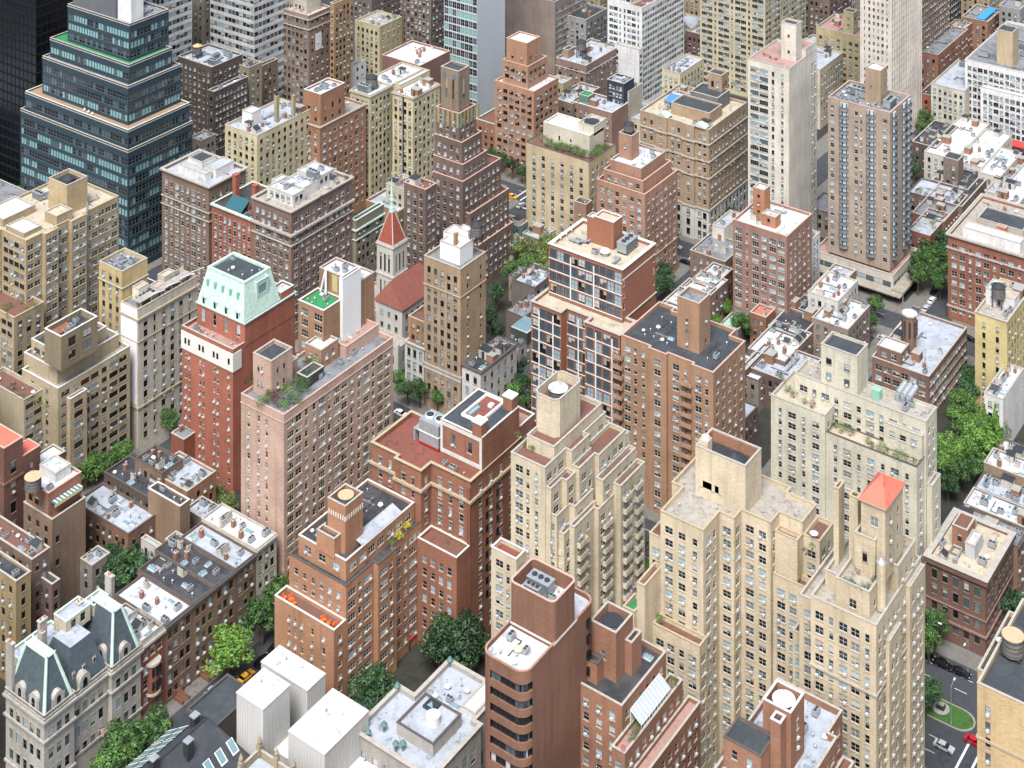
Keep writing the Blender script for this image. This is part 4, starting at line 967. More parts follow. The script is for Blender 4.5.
# ------------------------------------------------------------------ the wide cream twin-roofed apartment tower
m = w_('dfc698', .8)
b = Bld('apartment_tower', 'wide cream apartment tower with tall open-topped square tank house between two flat roofs')
Sc = Wn(2.9, 1.6, 1.5, 2.85, 2.8, 'white+multi', pat=[1.7, 1.5, 1.0], m=.5)
Ec = Wn(3.3, 1.6, 1.6, 2.85, 2.8, 'white', pat=[1.8, 1.0], m=1)
PT = []
def pt(px, py, z): return at(px, py, z)
Z = 60.0
l1 = at(665, 512, Z); f1 = at(702, 531, Z); r1 = at(728, 507, Z); l2 = at(745, 512, Z); f2 = at(771, 523, Z); l3 = at(779, 512, Z); f3 = at(803, 523, Z); r3_ = at(815, 505, Z); bk = at(685, 468, Z)
ua, ub_, uc, ud, ue = l1[0], f1[0], f1[0] + 3.4, f2[0], f3[0]
va = f1[1]; vb = r1[1]; vc = f2[1]; vd = f3[1]; ve = max(r3_[1], vd + 9)
P = [(ua, va), (ub_, va), (ub_, va + 5), (ub_ + 4.2, va + 5), (ub_ + 4.2, vc), (ud, vc), (ud, vd), (ue, vd), (ue, ve), (ub_ + 3, ve), (ub_ + 3, 339.5), (ua - 1.5, 339.5), (ua - 1.5, va + 9), (ua, va + 9)]
CW = P
P = [(-180, 307), (-169, 307), (-169, 314.5), (-165.3, 314.5), (-165.3, 318), (-158, 318), (-158, 322.3), (-152.3, 322.3), (-152.3, 329.5), (-159.5, 329.5), (-159.5, 331.5), (-182.8, 331.5), (-182.8, 317), (-180, 317)]
zr = b.poly(P, 0, 60, m, S=Sc, E=Ec, roof='gravel', cop='tan', par=1.0, cw=.12)
ht = height(-164.2, 318, 467)
bx = b.box(-164.2 - along(-164.2, 318, -1, 0, 695.4), -164.3, 318.02, 318 + along(-164.2, 318, 0, 1, 761.7), zr - .1, ht, m, roof='black', cop='pale', par=2.6, S=Wn(3, 1.2, 1.4, 3.4, ht - 62.8, 'steel+noac', cols=[(.36, .8), (.5, .8), (.12, .7)], bot=.5))
tank(b, bx['u1'] - 4.5, bx['v0'] + 3.2, bx['zr'] - .6, 2.7, 1.6, 0, WOOD, True, MDK)
mb = MB(); mb.box(bx['u0'] + .4, bx['u0'] + 2.6, bx['v0'] + 1, bx['v0'] + 3.2, bx['zr'], bx['z'] + 1.2, m); mb.cyl(bx['u0'] + 1.5, bx['v0'] + 2.1, bx['z'] + 1.2, bx['z'] + 1.7, .9, .9, WHT, 12); b.part('vent_housing', mb)
mb = MB()
mb.box(bx['u0'] + .36, bx['u0'] + .42, bx['v0'] + .36, bx['v1'] - .36, bx['zr'], bx['z'] - .1, w_('a5644c')); mb.box(bx['u0'] + .42, bx['u1'] - .42, bx['v1'] - .42, bx['v1'] - .36, bx['zr'], bx['z'] - .1, w_('a5644c')); b.part('inner_brick_lining', mb)
b.box(-180, -168, 303.5, 306.99, 0, 36.7, m, S=Sc, E=Ec, roof='redbrown', cop='tan', par=.9)
b.box(-182, -180.01, 300, 308, 0, 47, m, S=Sc, roof='redbrown', cop='tan', par=.9); b.box(-183.5, -180.01, 308.01, 316.9, 0, 53, m, S=Sc, roof='redbrown', cop='tan', par=.9); b.box(-185, -182.02, 299, 304, 0, 41, m, S=Sc, roof='green', cop='tan', par=.9)
b.box(-157.9, -148.2, 319, 322.25, 0, 48.2, m, S=Sc, E=Ec, roof='redbrown', cop='tan', par=.9); b.box(-152.2, -148.2, 322.4, 330, 0, 57.2, m, S=Sc, E=Ec, roof='redbrown', cop='tan', par=.9)
b.box(-157.9, -152.35, 319.8, 322.2, 48, 57.2, m, S=None, E=None, roof='redbrown', cop='tan', par=.9)
for i, x in enumerate((-178, -170.5)): b.inst(*kit('vent'), x, 312 + i * 4, zr)

# tall cream tower with the coral pyramid roof
m = w_('d8be90', .8)
b = Bld('apartment_tower', 'tall cream stone tower with coral pyramid roof, chimneys and planted roof terrace')
Sd = Wn(2.8, 1.5, 1.6, 2.95, 2.6, 'white+multi', pat=[1.6, .8, 1.6], m=.6); Ed = Wn(2.6, 1.1, 1.5, 2.95, 2.6, 'white', m=.8)
V0 = 303.; U1 = -126.; zA = height(U1, V0, 628)
U1 -= .8; a = b.box(U1 - 14.5, U1, V0, 327.5, 0, zA, m, S=Sd, E=Ed, roof='gravel', cop='pale', par=.9)
b.band(a, zA - 14.5, .4, .25, COP['pale'])
b.box(U1 - 18.5, U1 - 14.51, V0 + 3, 328, 0, zA - 3.2, m, S=Sd, roof='gravel', cop='pale', par=.9)
b.box(U1 - 21.5, U1 - 18.51, V0 + 6, 328, 0, zA - 14, m, S=Sd, roof='redbrown', cop='pale', par=.9)
zB = height(U1 - 2.6, V0 + 1.8, 592)
bb = b.box(U1 - 9.6, U1 - 2.2, V0 + 1.8, V0 + 16, zA - 1, zB, m, S=Wn(5, 1.6, 1.7, 5, 3, 'white+multi', cols=[(.5, 1.6)]), E=Wn(4, 1.0, 1.5, 5, 3, 'white'), roof='gravel', cop='pale', par=.9)
b.box(U1 - 13.5, U1 - 9.61, V0 + 5, V0 + 18, zA - 1, zB - 1.8, m, roof='gravel', cop='pale', par=.9)
c1, c2 = U1 - 1.2, V0 + 7.6
zc = height(c1, c2, 508)
cw_ = along(c1, c2, -1, 0, 861); cd_ = along(c1, c2, 0, 1, 903)
tw = b.box(c1 - cw_, c1, c2, c2 + cd_, zB - 1, zc - .3, m, S=Wn(4, 1.7, 1.9, 4, 2.6, 'white+multi', cols=[(.55, 1.7)], bot=8), E=Wn(4, .7, 1.4, 4, 3, 'dark'), par=0, roof='black')
mb = MB(); e = .45; A = [(tw['u0'] - e, tw['v0'] - e, zc), (tw['u1'] + e, tw['v0'] - e, zc), (tw['u1'] + e, tw['v1'] + e, zc), (tw['u0'] - e, tw['v1'] + e, zc)]
ap = ((tw['u0'] + tw['u1']) / 2, (tw['v0'] + tw['v1']) / 2, zc + 3.6)
for i in range(4): mb.face([A[i], A[(i + 1) % 4], ap], RF['orange'])
mb.face(A[::-1], RF['orange']); mb.box(tw['u0'] - e, tw['u1'] + e, tw['v0'] - e, tw['v1'] + e, zc - .31, zc - .01, COP['pink']); b.part('pyramid_roof', mb)
zt = zB - .9
b.box(U1 - 7.6, U1 - 3.0, V0 + 6.6, V0 + 10.5, zt, zB + 7.6, m, S=Wn(3, .9, 2, 4, 3.2, 'dark'), roof='black', cop='pale', par=.5)
b.box(U1 - 9.9, U1 - 7.9, V0 + 9, V0 + 11, zt - 2, zB + 13.2, m, roof='black', cop='tan', par=.3)
b.box(U1 - 13.4, U1 - 12.2, V0 + 9, V0 + 12, zA - 1, zB + 13.5, m, roof='black', cop='tan', par=.3)
b.box(U1 - 9.9, U1 - 5, V0 + 11.1, V0 + 16, zt, zB + 6, m, roof='gravel', cop='tan', par=.5)
mb = MB(); mb.cyl(U1 - 1.3, V0 + 5.8, zA - .5, zB + 4.5, 1.0, 1.0, m, 14); mb.cyl(U1 - 1.3, V0 + 5.8, zB + 4.5, zB + 5.4, 1.05, .1, MET, 14); b.part('corner_turret', mb)
b.box(U1 - 3.2, U1 - .2, V0 + 12.2, V0 + 22, zA - 1, zA + 5, m, E=Ed, roof='gravel', cop='pale', par=.9)
b.box(U1 + .0, U1 + .8, V0 + 5, V0 + 11, 0, zA - 6, m, S=None, E=Ed, roof='black', cop='pale', par=.8); b.box(U1 + .0, U1 + .9, V0 + 16, V0 + 24.4, 0, zA - 1.2, m, S=None, E=Ed, roof='green', cop='pale', par=.8)
CR = dict(U1=U1, V0=V0, zA=zA, zB=zB)

# brick house with round white tank in an open tower, bottom of the view
m = w_('a9654e', .78)
b = Bld('apartment_house', 'brick apartment house at the bottom edge with white round tank inside its open tower')
ur, vr_ = at(837, 738, 44)
a = b.poly([(-146, 268), (-129.7, 268), (-129.7, 290.4), (-131.6, 290.4), (-131.6, 297.2), (-146, 297.2)], 0, 44, m, S=Wn(3, 1.2, 1.6, 3.1, 2.2, 'white'), E=Wn(3, 1.4, 1.6, 3.1, 2.2, 'white'), roof='silver', cop='pale', par=1.4)
t = b.box(-140.2, -134.2, 278.8, 284.8, a - .1, 54.2, m, S=Wn(3, .9, 1.5, 2.6, 2.6, 'cream', cols=[(.55, .9)]), E=Wn(3, .8, 1.2, 1.9, 1.8, 'cream', cols=[(.5, .9)]), roof='black', cop='white', par=1.6)
tank(b, -137.2, 281.9, t['zr'] - .5, 2.2, 1.5, 0, WOOD, False, RF['white'])
b.box(-137.4, -135.2, 276.4, 278.79, a - .1, 53.2, m, roof='black', cop='white', par=.5)
b.box(-145.6, -137.5, 272.5, 278.7, a - .1, 48.4, m, roof='slate', cop='dark', par=.3, S=Wn(3, 1, 1.6, 3, 1.6, 'white'))
b.box(-129.69, -127.2, 276, 293, 0, 38.5, m, E=Wn(3, 1.4, 1.6, 3.1, 2.2, 'white'), roof='redbrown', cop='pale', par=.9); b.box(-127.19, -125, 278, 290, 0, 34.5, m, E=Wn(3, 1.4, 1.6, 3.1, 2.2, 'white'), roof='redbrown', cop='pale', par=.9)
clutter(b, -134, -130, 272, 296, a, 6, 'plain', 3); clutter(b, -145, -132, 286, 296, a, 5, 'apt', 4)

# tan tower at the lower right edge
m = w_('cf9f6d', .8)
b = Bld('apartment_tower', 'tan brick apartment tower with dark roof and grey water tank, lower right edge')
a = b.box(-104, -84, 297.7, 325, 0, 62, m, S=Wn(3.2, 1.1, 1.7, 3.0, 3.6, 'dark', cols=[(.105, 1.0), (.55, 1.2), (.8, 1.2)]), E=Wn(3.2, 1.2, 1.6, 3, 3, 'dark'), roof='slate', cop='pale', par=.9)
b.band(a, 51.5, .5, .2, COP['tan'])
b.box(-105.8, -104.01, 303, 322, 0, 60.5, m, S=None, roof='slate', cop='pale', par=.9)
tx, ty = at(1013, 656, 61.2); tank(b, tx, ty, a['zr'], 2.1, 3.4, .8, WOOD, False, TANR); b.inst(*kit('mushroom'), tx - 3.4, ty + 2, a['zr']); b.inst(*kit('vent'), tx - 1, ty + 5, a['zr']); clutter(b, -103, -86, 312, 324, a['zr'], 5, 'mech', 2)

# ------------------------------------------------------------------ Beaux-Arts mansion
LS = w_('b9b2a3', .78, .2, .5)
b = Bld('mansion', 'pale limestone mansion with steep slate mansard roof edged in green copper, bottom left corner')
Ue, Va, Vb = -285.5, 219.6, 247.; zc = 20.2; SL = plain('roof_slate', '4b565c', .9, .6, 0, .2); CG = COP['green']
Wm_ = Wn(2.4, 1.1, 2.2, 4.6, 2.9, 'green+nosill+noac+arch', m=.8)
uw = Ue - 13.6
def pav(v0, v1, u1, z):
    x = b.box(uw, u1, v0, v1, 0, z, LS, S=Wm_, E=Wm_, par=0, roof='slate'); b.band(x, z - .9, .5, .55, LS); b.band(x, z - 5.2, .4, .45, LS); b.band(x, 4.6, .5, .3, LS)
    mb = MB(); ring(mb, [(uw, v0), (u1, v0), (u1, v1), (uw, v1)], .25, -.1, z, z + .12, LS); ring(mb, [(uw, v0), (u1, v0), (u1, v1), (uw, v1)], .2, -.05, z + .85, z + 1.0, LS)
    nE = int((v1 - v0) / .6); nS = int((u1 - uw) / .6)
    for i in range(nE): y = v0 + .3 + i * .6; mb.box(u1 - .05, u1 + .15, y - .1, y + .1, z + .12, z + .85, LS)
    for i in range(nS): q = uw + .3 + i * .6; mb.box(q - .1, q + .1, v0 - .15, v0 + .05, z + .12, z + .85, LS)
    b.part('balustrade', mb); return x
pa = pav(Va, Va + 8.2, Ue, zc); pc = pav(Vb - 8.6, Vb, Ue - .0, zc - 1.2); pb = pav(Va + 8.21, Vb - 8.61, Ue - 1.4, zc - 1.6)
def hip(name, u0, u1, v0, v1, z0, z1, ins, mt, cap=None):
    mb = MB(); A = [(u0, v0), (u1, v0), (u1, v1), (u0, v1)]; I = [(u0 + ins, v0 + ins), (u1 - ins, v0 + ins), (u1 - ins, v1 - ins), (u0 + ins, v1 - ins)]
    for i in range(4): k = (i + 1) % 4; mb.face([(*A[i], z0), (*A[k], z0), (*I[k], z1), (*I[i], z1)], mt)
    mb.face([(*p, z1) for p in I], cap or mt); b.part(name, mb); return A, I
for (v0, v1, z0) in ((Va, Va + 8.2, zc), (Vb - 8.6, Vb, zc - 1.2)):
    A, I = hip('mansard_roof', uw + .5, Ue - .5, v0 + .4, v1 - .4, z0 + .1, z0 + 10.2, 2.7, SL, RF['white'])
    mb = MB()
    for i in range(4): mb.tube((*A[i], z0 + .3), (*I[i], z0 + 10.3), .44, CG, 6, .34); mb.tube((*I[i], z0 + 10.25), (*I[(i + 1) % 4], z0 + 10.25), .3, CG, 6); mb.tube((*I[i], z0 + 10.3), ((I[i][0] * 1.14 - (I[0][0] + I[2][0]) * .07), (I[i][1] * 1.14 - (I[0][1] + I[2][1]) * .07), z0 + 10.9), .3, CG, 6, .05)
    b.part('copper_hip', mb)
    mb = MB()
    for (x, y, ax) in ((Ue - .2, (v0 + v1) / 2, 'E'), ((uw + Ue) / 2 - 2.2, v0 + .3, 'S'), ((uw + Ue) / 2 + 2.6, v0 + .3, 'S')):
        n = 8
        Pq = [(-1.35, 0), (1.35, 0), (1.35, 2.2)] + [(1.35 * math.cos(math.pi * t / n), 2.2 + 1.35 * math.sin(math.pi * t / n)) for t in range(1, n)] + [(-1.35, 2.2)]
        def Y(a_, zz, d): return (x - d, y + a_, z0 + zz) if ax == 'E' else (x + a_, y + d, z0 + zz)
        f0 = [Y(a_, zz + .1, 0) for a_, zz in Pq]; f1 = [Y(a_, zz + .1, 2.6) for a_, zz in Pq]
        mb.face(f0 if ax == 'E' else f0, LS)
        for i in range(len(Pq)): k = (i + 1) % len(Pq); mb.face([f0[k], f0[i], f1[i], f1[k]], LS)
        g = [Y(a_ * .42, .5 + zz * .62, -.03) for a_, zz in Pq]; mb.face(g, GL_D)
        for s in (-1, 1): 
            p = Y(s * 1.6, .1, .2); mb.tube(p, (p[0], p[1], p[2] + 2.4), .22, LS, 6, .1)
    b.part('dormer', mb)
A, I = hip('mansard_roof', uw + .4, Ue - 1.9, Va + 8, Vb - 8.4, zc - 1.4, zc + 7.2, 2.6, SL, RF['silver'])
mb = MB()
for i in range(3):
    y = Va + 10.2 + i * 2.9
    mb.box(Ue - 3.6, Ue - 2.7, y - .35, y + .35, zc + 1.2, zc + 2.5, LS); mb.face([(Ue - 2.6, y - .5, zc + 2.5), (Ue - 2.6, y + .5, zc + 2.5), (Ue - 2.7, y, zc + 3.2)], LS); mb.box(Ue - 2.72, Ue - 2.68, y - .2, y + .2, zc + 1.4, zc + 2.3, GL_D)
b.part('roof_dormer', mb)
mb = MB(); y = Va + 12.2; n = 10
Pq = [(-1.5, 0), (1.5, 0), (1.5, 2.0)] + [(1.5 * math.cos(math.pi * t / n), 2.0 + 1.5 * math.sin(math.pi * t / n)) for t in range(1, n)] + [(-1.5, 2.0)]
mb.face([(Ue - 1.2, y + a_, zc - 1.5 + q) for a_, q in Pq], LS)
for i in range(len(Pq)): k = (i + 1) % len(Pq); mb.face([(Ue - 1.2, y + Pq[k][0], zc - 1.5 + Pq[k][1]), (Ue - 1.2, y + Pq[i][0], zc - 1.5 + Pq[i][1]), (Ue - 3.4, y + Pq[i][0], zc - 1.5 + Pq[i][1]), (Ue - 3.4, y + Pq[k][0], zc - 1.5 + Pq[k][1])], LS)
mb.face([(Ue - 1.17, y + a_ * .42, zc - 1.1 + q * .62) for a_, q in Pq], GL_D); b.part('dormer', mb)
for (x, y, a_, c_, h) in ((uw + .6, Va + 9.5, 1.0, 2.0, 10.5), (uw + 2, Va + 19, 1.2, 1.4, 9.5), (uw + 4, Vb - 1.2, 2.4, .9, 12.4), (uw + .8, Va + .6, 2.2, .8, 10.8), (uw + 4.4, Va + 6.6, .8, .8, 11)):
    mb = MB(); mb.box(x - a_ / 2, x + a_ / 2, y - c_ / 2, y + c_ / 2, zc - 1, zc + h, LS); mb.box(x - a_ / 2 - .15, x + a_ / 2 + .15, y - c_ / 2 - .15, y + c_ / 2 + .15, zc + h, zc + h + .3, LS)
    for q in (-.3, .3): mb.cyl(x, y + q * c_, zc + h + .3, zc + h + .8, .16, .13, TERR, 8)
    b.part('chimney', mb)
b.box(uw - 6, uw - .02, Va + 5, Va + 17, 0, zc + 3, w_('cfc09a'), E=None, S=Wn(3, 1, 1.6, 3.4, 2, 'green'), roof='silver', cop='green', par=.5)
b.box(uw + .2, uw + 4.6, Va + 13, Va + 20, zc + 6, zc + 9.6, w_('cfc09a'), E=Wn(2.2, 1.2, 1.8, 4, .6, 'green+nosill'), roof='silver', cop='green', par=.3); b.box(uw + 1, uw + 4.5, Va + 21, Va + 25.5, zc + 6, zc + 8.4, w_('cfc09a'), E=Wn(2.2, 1.2, 1.2, 4, .6, 'green+nosill'), roof='silver', cop='green', par=.3)
for f, s_ in (((Ue + .0, Va + 12.5), 1),):
    o = obj('flag', None, None, (Ue + .3, Va + 14.5, 8.2), label='small red and white flag on a slanted pole over the limestone mansion door', category='flag')
    mb = MB(); mb.tube((0, 0, 0), (2.4, 0, 1.8), .05, WHT); obj('flagpole', mb.mesh('flagpole'), o, (0, 0, 0)); mb = MB(); RD = plain('flag_red', 'b5342c')
    for i in range(5):
        mb.box(1.1 + i * .22, 1.28 + i * .22, -.03 + .05 * (i % 2), .0 + .05 * (i % 2), -.9 + i * .17, .75 + i * .17, RD if i % 2 == 0 else WHT)
    obj('flag_cloth', mb.mesh('flag_cloth'), o, (0, 0, 0))

# ------------------------------------------------------------------ terraced houses along the side street
def rowhouse(label, v0, v1, z, hexc, roof, name='rowhouse', u1=-286., depth=18., cor='dark', E=None, cl='row', n=5, cat='house', S=None, sty='dark', col=None):
    b = Bld(name, label, cat); m = w_(hexc, .78); n_ = max(2, round((v1 - v0) / 2.4))
    x = b.box(u1 - depth, u1, v0 + .02, v1 - .02, 0, z, m, S=S, E=E or Wn((v1 - v0 - 1) / n_, 1.1, 1.9, 3.5, 1.7, sty, m=.5, bot=.8), roof=roof, cop=cor, par=.5, pt=.25)
    mb = MB(); mb.box(u1 - .1, u1 + .5, v0 + .05, v1 - .05, z - .7, z - .1, COP[col or cor]); b.part('cornice', mb)
    clutter(b, u1 - depth, u1, v0, v1, x['zr'], n, cl, int(v0)); return b, x
b, x = rowhouse('narrow red brick townhouse with curved bay and pale trim, beside the limestone mansion', 247.3, 254.9, 18.6, '8d4038', 'white', 'townhouse', cor='pale', col='pale', depth=14, sty='cream')
mb = MB(); cy = 251.1
for (z0, z1, r, mt) in ((6, 6.5, 2.0, COP['pale']), (6.5, 13, 1.7, w_('8d4038', .78)), (13, 13.5, 2.05, COP['pale'])):
    n = 10; P = [(-286 + r * .9 * math.sin(math.pi * t / n), cy - r * math.cos(math.pi * t / n)) for t in range(n + 1)]
    mb.prism(P, z0, z1, mt)
b.part('bow_window_bay', mb)
mb = MB()
for zz in (7.4, 10.6):
    for t in (-.55, 0, .55): 
        a_ = t; x0, y0 = -286 + 1.56 * math.cos(a_), cy + 1.72 * math.sin(a_); mb.box(x0 - .1, x0 + .1, y0 - .4, y0 + .4, zz, zz + 1.9, GL_D)
b.part('window', mb)
mb = MB(); ring(mb, [(-295, 247.6), (-286.1, 247.6), (-286.1, 254.6), (-295, 254.6)], 0, -.15, 18.9, 19.9, COP['pale']); b.part('balustrade', mb)
rowhouse('brown brick rowhouse with bright white roof, second from the limestone mansion', 254.9, 263.7, 18.8, '8f6450', 'white', cor='dark', n=5)
rowhouse('brown rowhouse with black roof and stoop, south of its black-roofed twin', 263.7, 271, 19, '93664f', 'black', depth=20, n=7)
rowhouse('brown rowhouse with black roof and a white boxy stair house, next to the silver-roofed one', 271, 278, 19, '93664f', 'black', depth=22, n=7)
rowhouse('brown rowhouse with silver roof and black skylights, between black roof and cream house', 278, 285.2, 19.1, '8a5f4b', 'silver', depth=20, n=7)
rowhouse('cream painted corner rowhouse with white roof, last of the terrace by the trees', 285.2, 292.6, 20, 'cdc4a6', 'white', depth=20, n=8, cor='pale')
# stoops
for y in (267, 258.5):
    o = obj('stoop', None, None, (-286, y, .14), label='brownstone entrance stairs of the brown rowhouse with ' + ('black' if y > 260 else 'white') + ' roof', category='stairs')
    mb = MB(); BS = plain('brownstone', '7a5343', .8, .9, 0, .1)
    for i in range(8): mb.box(.02, 3.2 - i * .36, -.9, .9, i * .2, i * .2 + .2, BS)
    for s in (-1, 1): mb.box(.02, .9, s * 1.05 - .15, s * 1.05 + .15, 0, 2.4, BS); mb.box(.9, 3.4, s * 1.05 - .15, s * 1.05 + .15, 0, .9, BS)
    obj('steps', mb.mesh('steps'), o, (0, 0, 0))

def house(label, px, py, lx, rx, Z, hexc, roof, name='townhouse', cl='row', n=6, cor='pale', S='d', E='d', cat='house', par=.6, k=.78, sty='dark', U=None, V=None, minw=None, mind=None, fh=3.3):
    b = Bld(name, label, cat); d = Wn(2.6, 1.0, 1.7, fh, 1.8, sty, m=.7)
    a = dict(Z=Z) if U is None and V is None else (dict(U=U) if U is not None else dict(V=V))
    x = b.T(px, py, lx, rx, wallmat(hexc, k), S=(d if S == 'd' else S), E=(d if E == 'd' else E), roof=roof, cop=cor, par=par, minw=minw, mind=mind, **a)
    clutter(b, x['u0'], x['u1'], x['v0'], x['v1'], x['zr'], n, cl, int(px)); return b, x
# houses behind the terrace and along the left street
house('broad silver-roofed brick house with a brick chimney stack, below the street trees', 128, 535, 74, 157, 14, '8f5a48', 'silver', n=9, cor='dark', name='rowhouse')
house('lower silver-roofed house with white rear windows, behind the brown water-tank building', 92, 566, 80, 110, 10, '9a8f80', 'silver', n=4, name='rowhouse')
house('black-roofed house with a long glazed skylight, beside the broad silver roof', 152, 500, 104, 177, 15, '6d5a4e', 'black', n=9, cor='dark', name='rowhouse')
house('black-roofed brick house with red chimney pots, left of the white-roofed corner building', 162, 474, 135, 183, 18, '8d6a52', 'black', n=7, cor='dark', name='rowhouse')
house('white and black patched roof building with orange brick rear, against the red tower', 187, 492, 150, 216, 16, 'b06a42', 'silver', n=9, name='rowhouse')
house('square brown brick house with black roof, small skylight and white coping', 180, 507, 148, 190, 20, '9b7358', 'black', n=2, cl='plain', cor='white', S=None, E=None, name='rowhouse')
house('narrow white painted house next to the square black-roofed brick house', 157, 548, 141, 162, 13, 'd6d3cc', 'silver', n=2, name='rowhouse')
house('brown rear annexe with silver roof, in the yard below the red tower', 205, 520, 185, 222, 13, '8a7664', 'silver', n=5, name='rowhouse', cl='mech')
house('small cream stucco house with open grey roof, by the garden trees', 193, 570 - 14, 165, 204, 15, 'd8d2be', 'grey', n=2, name='townhouse')
house('low brick wing with long pale skylight roof, at the foot of the red tower', 184, 440, 171, 196, 12, 'a04a38', 'grey', n=1, name='annexe', par=.3, S=None, E=None)
# bottom-left corner brown tank house and red brick club
m = w_('9a755c', .78)
b = Bld('apartment_house', 'brown brick apartment house with dark water tank under a tan lid and blue awning terrace')
u, v = -331.3, 257.3
x = b.box(-343, -331.3, 257.3, 268, 0, 25, m, S=Wn(3, 1.1, 1.6, 3.2, 2.4, 'dark'), E=Wn(5, 1.2, 1.6, 6, 5, 'dark', cols=[(.16, 1.2)]), roof='redbrown', cop='pale', par=.8)
x2 = b.box(-343, -333.6, 257.9, 268.5, 24, 30.5, w_('a8604a', .78), S=Wn(3, 1.4, 2.0, 3.2, 2.6, 'dark'), roof='white', cop='pink', par=.5)
b.box(-342.5, -336, 262, 267, 30, 32.5, w_('dddad2'), roof='white', par=.2); tx, ty = at(33, 488, 33); tank(b, tx, ty, 32.4, 2.1, 3.0, .6, WOOD, False, TANR)
mb = MB()
for i in range(8): y = 258.6 + i * 1.1; mb.box(-333.5, -331.8, y, y + .55, 28, 28.12, BLUE); mb.box(-333.5, -331.8, y + .55, y + 1.1, 28, 28.12, plain('awning_cream', 'cfcf9a'))
mb.box(-331.9, -331.75, 258.6, 267.4, 27.2, 28.0, plain('awning_cream', 'cfcf9a')); b.part('awning', mb); clutter(b, -342, -334, 258, 268, x2['zr'], 3, 'apt', 5)
m = w_('7c4a40', .78)
b = Bld('clubhouse', 'dark red brick clubhouse with bright orange flat roofs at the left edge')
x = b.T(4, 449, -50, 23, m, U=-346, E=Wn(3.2, 1.4, 2.6, 5.2, 5.0, 'dark+arch'), S=Wn(3, 1.2, 2, 4.4, 3.6, 'dark'), roof='orange', cop='pink', par=.15)
b.box(x['u1'] - 5, x['u1'] + .0, x['v1'] + .02, x['v1'] + 5.5, 0, x['z'] - 5, m, E=Wn(3, .9, 1.8, 5, 3, 'dark'), roof='orange', cop='pink', par=.15)
b.box(x['u1'] - 5.5, x['u1'] - .3, x['v1'] + 5.6, x['v1'] + 14, 0, x['z'] - 11, m, roof='brightwhite', cop='pale', par=.4); b.box(x['u1'] - .25, x['u1'] + 3, x['v1'] + 5.6, x['v1'] + 12, 0, x['z'] - 15, m, roof='orange', cop='pale', par=.15)
b.band(x, x['z'] - 9.6, .5, .3, w_('8a5448', .78))
# lower-left dark brown houses
house('brown brick apartment house with cluttered roof terrace, left edge of the view', 32, 560, -30, 50, 26, '8a6a58', 'redbrown', n=9, name='apartment_house', cat='building', cl='apt')
house('tan brick house with arched top windows and black roof, bottom left behind the mansion', 16, 582, -30, 31, 26, 'b0885a', 'black', n=2, name='apartment_house', cat='building', cor='pale')
b, x = house('dark brown flat-walled building between tan house and water-tank house', 52, 585, 18, 60, 20, '86685a', 'slate', n=3, name='apartment_house', cat='building', cl='plain')

# ------------------------------------------------------------------ museum group
b = Bld('museum_wing', 'group of bright white cubic museum pavilions with finely ribbed walls', 'museum')
WP = wallmat('cfcdc5', .8, .05, .06); mR = plain('rib_offwhite', 'c9c6bc', .8, .8)  # ribs and roof joints slightly darker than the white walls
def cube(u0, u1, v0, v1, z):
    b.box(u0, u1, v0, v1, 0, z, WP, roof='brightwhite', par=0)
    mb = MB(); n = int((v1 - v0) / .75)
    for i in range(n): y = v0 + .3 + i * .75; mb.box(u1 + .005, u1 + .07, y, y + .12, 1, z - .3, mR)
    n = int((u1 - u0) / .75)
    for i in range(n): q = u0 + .3 + i * .75; mb.box(q, q + .12, v0 - .07, v0 - .005, 1, z - .3, mR)
    b.part('wall_ribs', mb); b.inst(*kit('mushroom'), u0 + (u1 - u0) * .6, v0 + (v1 - v0) * .7, z, 0, .7); b.inst(*kit('vent'), u0 + (u1 - u0) * .3, v0 + (v1 - v0) * .6, z); mb = MB()
    for k_ in range(1, 4): mb.box(u0 + .1, u1 - .1, v0 + (v1 - v0) * k_ / 4 - .06, v0 + (v1 - v0) * k_ / 4 + .06, z + .003, z + .05, mR)
    b.part('roof_joint', mb); mb = MB(); ring(mb, [(u0, v0), (u1, v0), (u1, v1), (u0, v1)], .1, -.15, z - .2, z + .1, COP['white']); b.part('coping', mb)
cube(-257.3, -242.9, 258.2, 264.2, 21.5); cube(-251.3, -243.2, 244.6, 253, 26); cube(-238.2, -227.6, 247.3, 261.5, 22); cube(-243.1, -238.3, 248, 264, 15); cube(-227.4, -222, 250, 263.5, 14)
b = Bld('slate_roofed_house', 'dark pitched slate roofed building with rows of skylights, bottom of the view', 'building')
SLd = roofmat('3a3e43', '50555a', .5)
b.org(-256, 232, 0); u0, u1, v0, v1 = -266.5, -246, 205, 243.9; ze = 14
b.box(u0, u1, v0, v1, 0, ze, w_('a08a80', .78), S=Wn(3, 1.2, 1.8, 3.4, 1.6, 'dark'), E=Wn(3, 1.2, 1.8, 3.4, 1.6, 'dark'), roof='slate', par=0)
b.box(u0, -257.6, v1 + .01, 256.5, 0, ze + 1.5, w_('6a605a', .78), roof='slate', cop='dark', par=.4)
mb = MB(); e = .4; zr_ = 21.5; A = [(u0 - e, v0 - e, ze), (u1 + e, v0 - e, ze), (u1 + e, v1 + e, ze), (u0 - e, v1 + e, ze)]; um = u0 + 11
r1, r2 = (um, v0 + 2, zr_), (um, v1 - 4, zr_)
mb.face([A[1], A[2], r2, r1], SLd); mb.face([A[3], A[0], r1, r2], SLd); mb.face([A[0], A[1], r1], SLd); mb.face([A[2], A[3], r2], SLd); b.part('roof', mb)
mb = MB(); mb.tube(r1, r2, .22, MDK, 6)
for q in (A[2], A[3]): mb.tube(q, r2, .2, MDK, 6)
b.part('ridge_cap', mb)
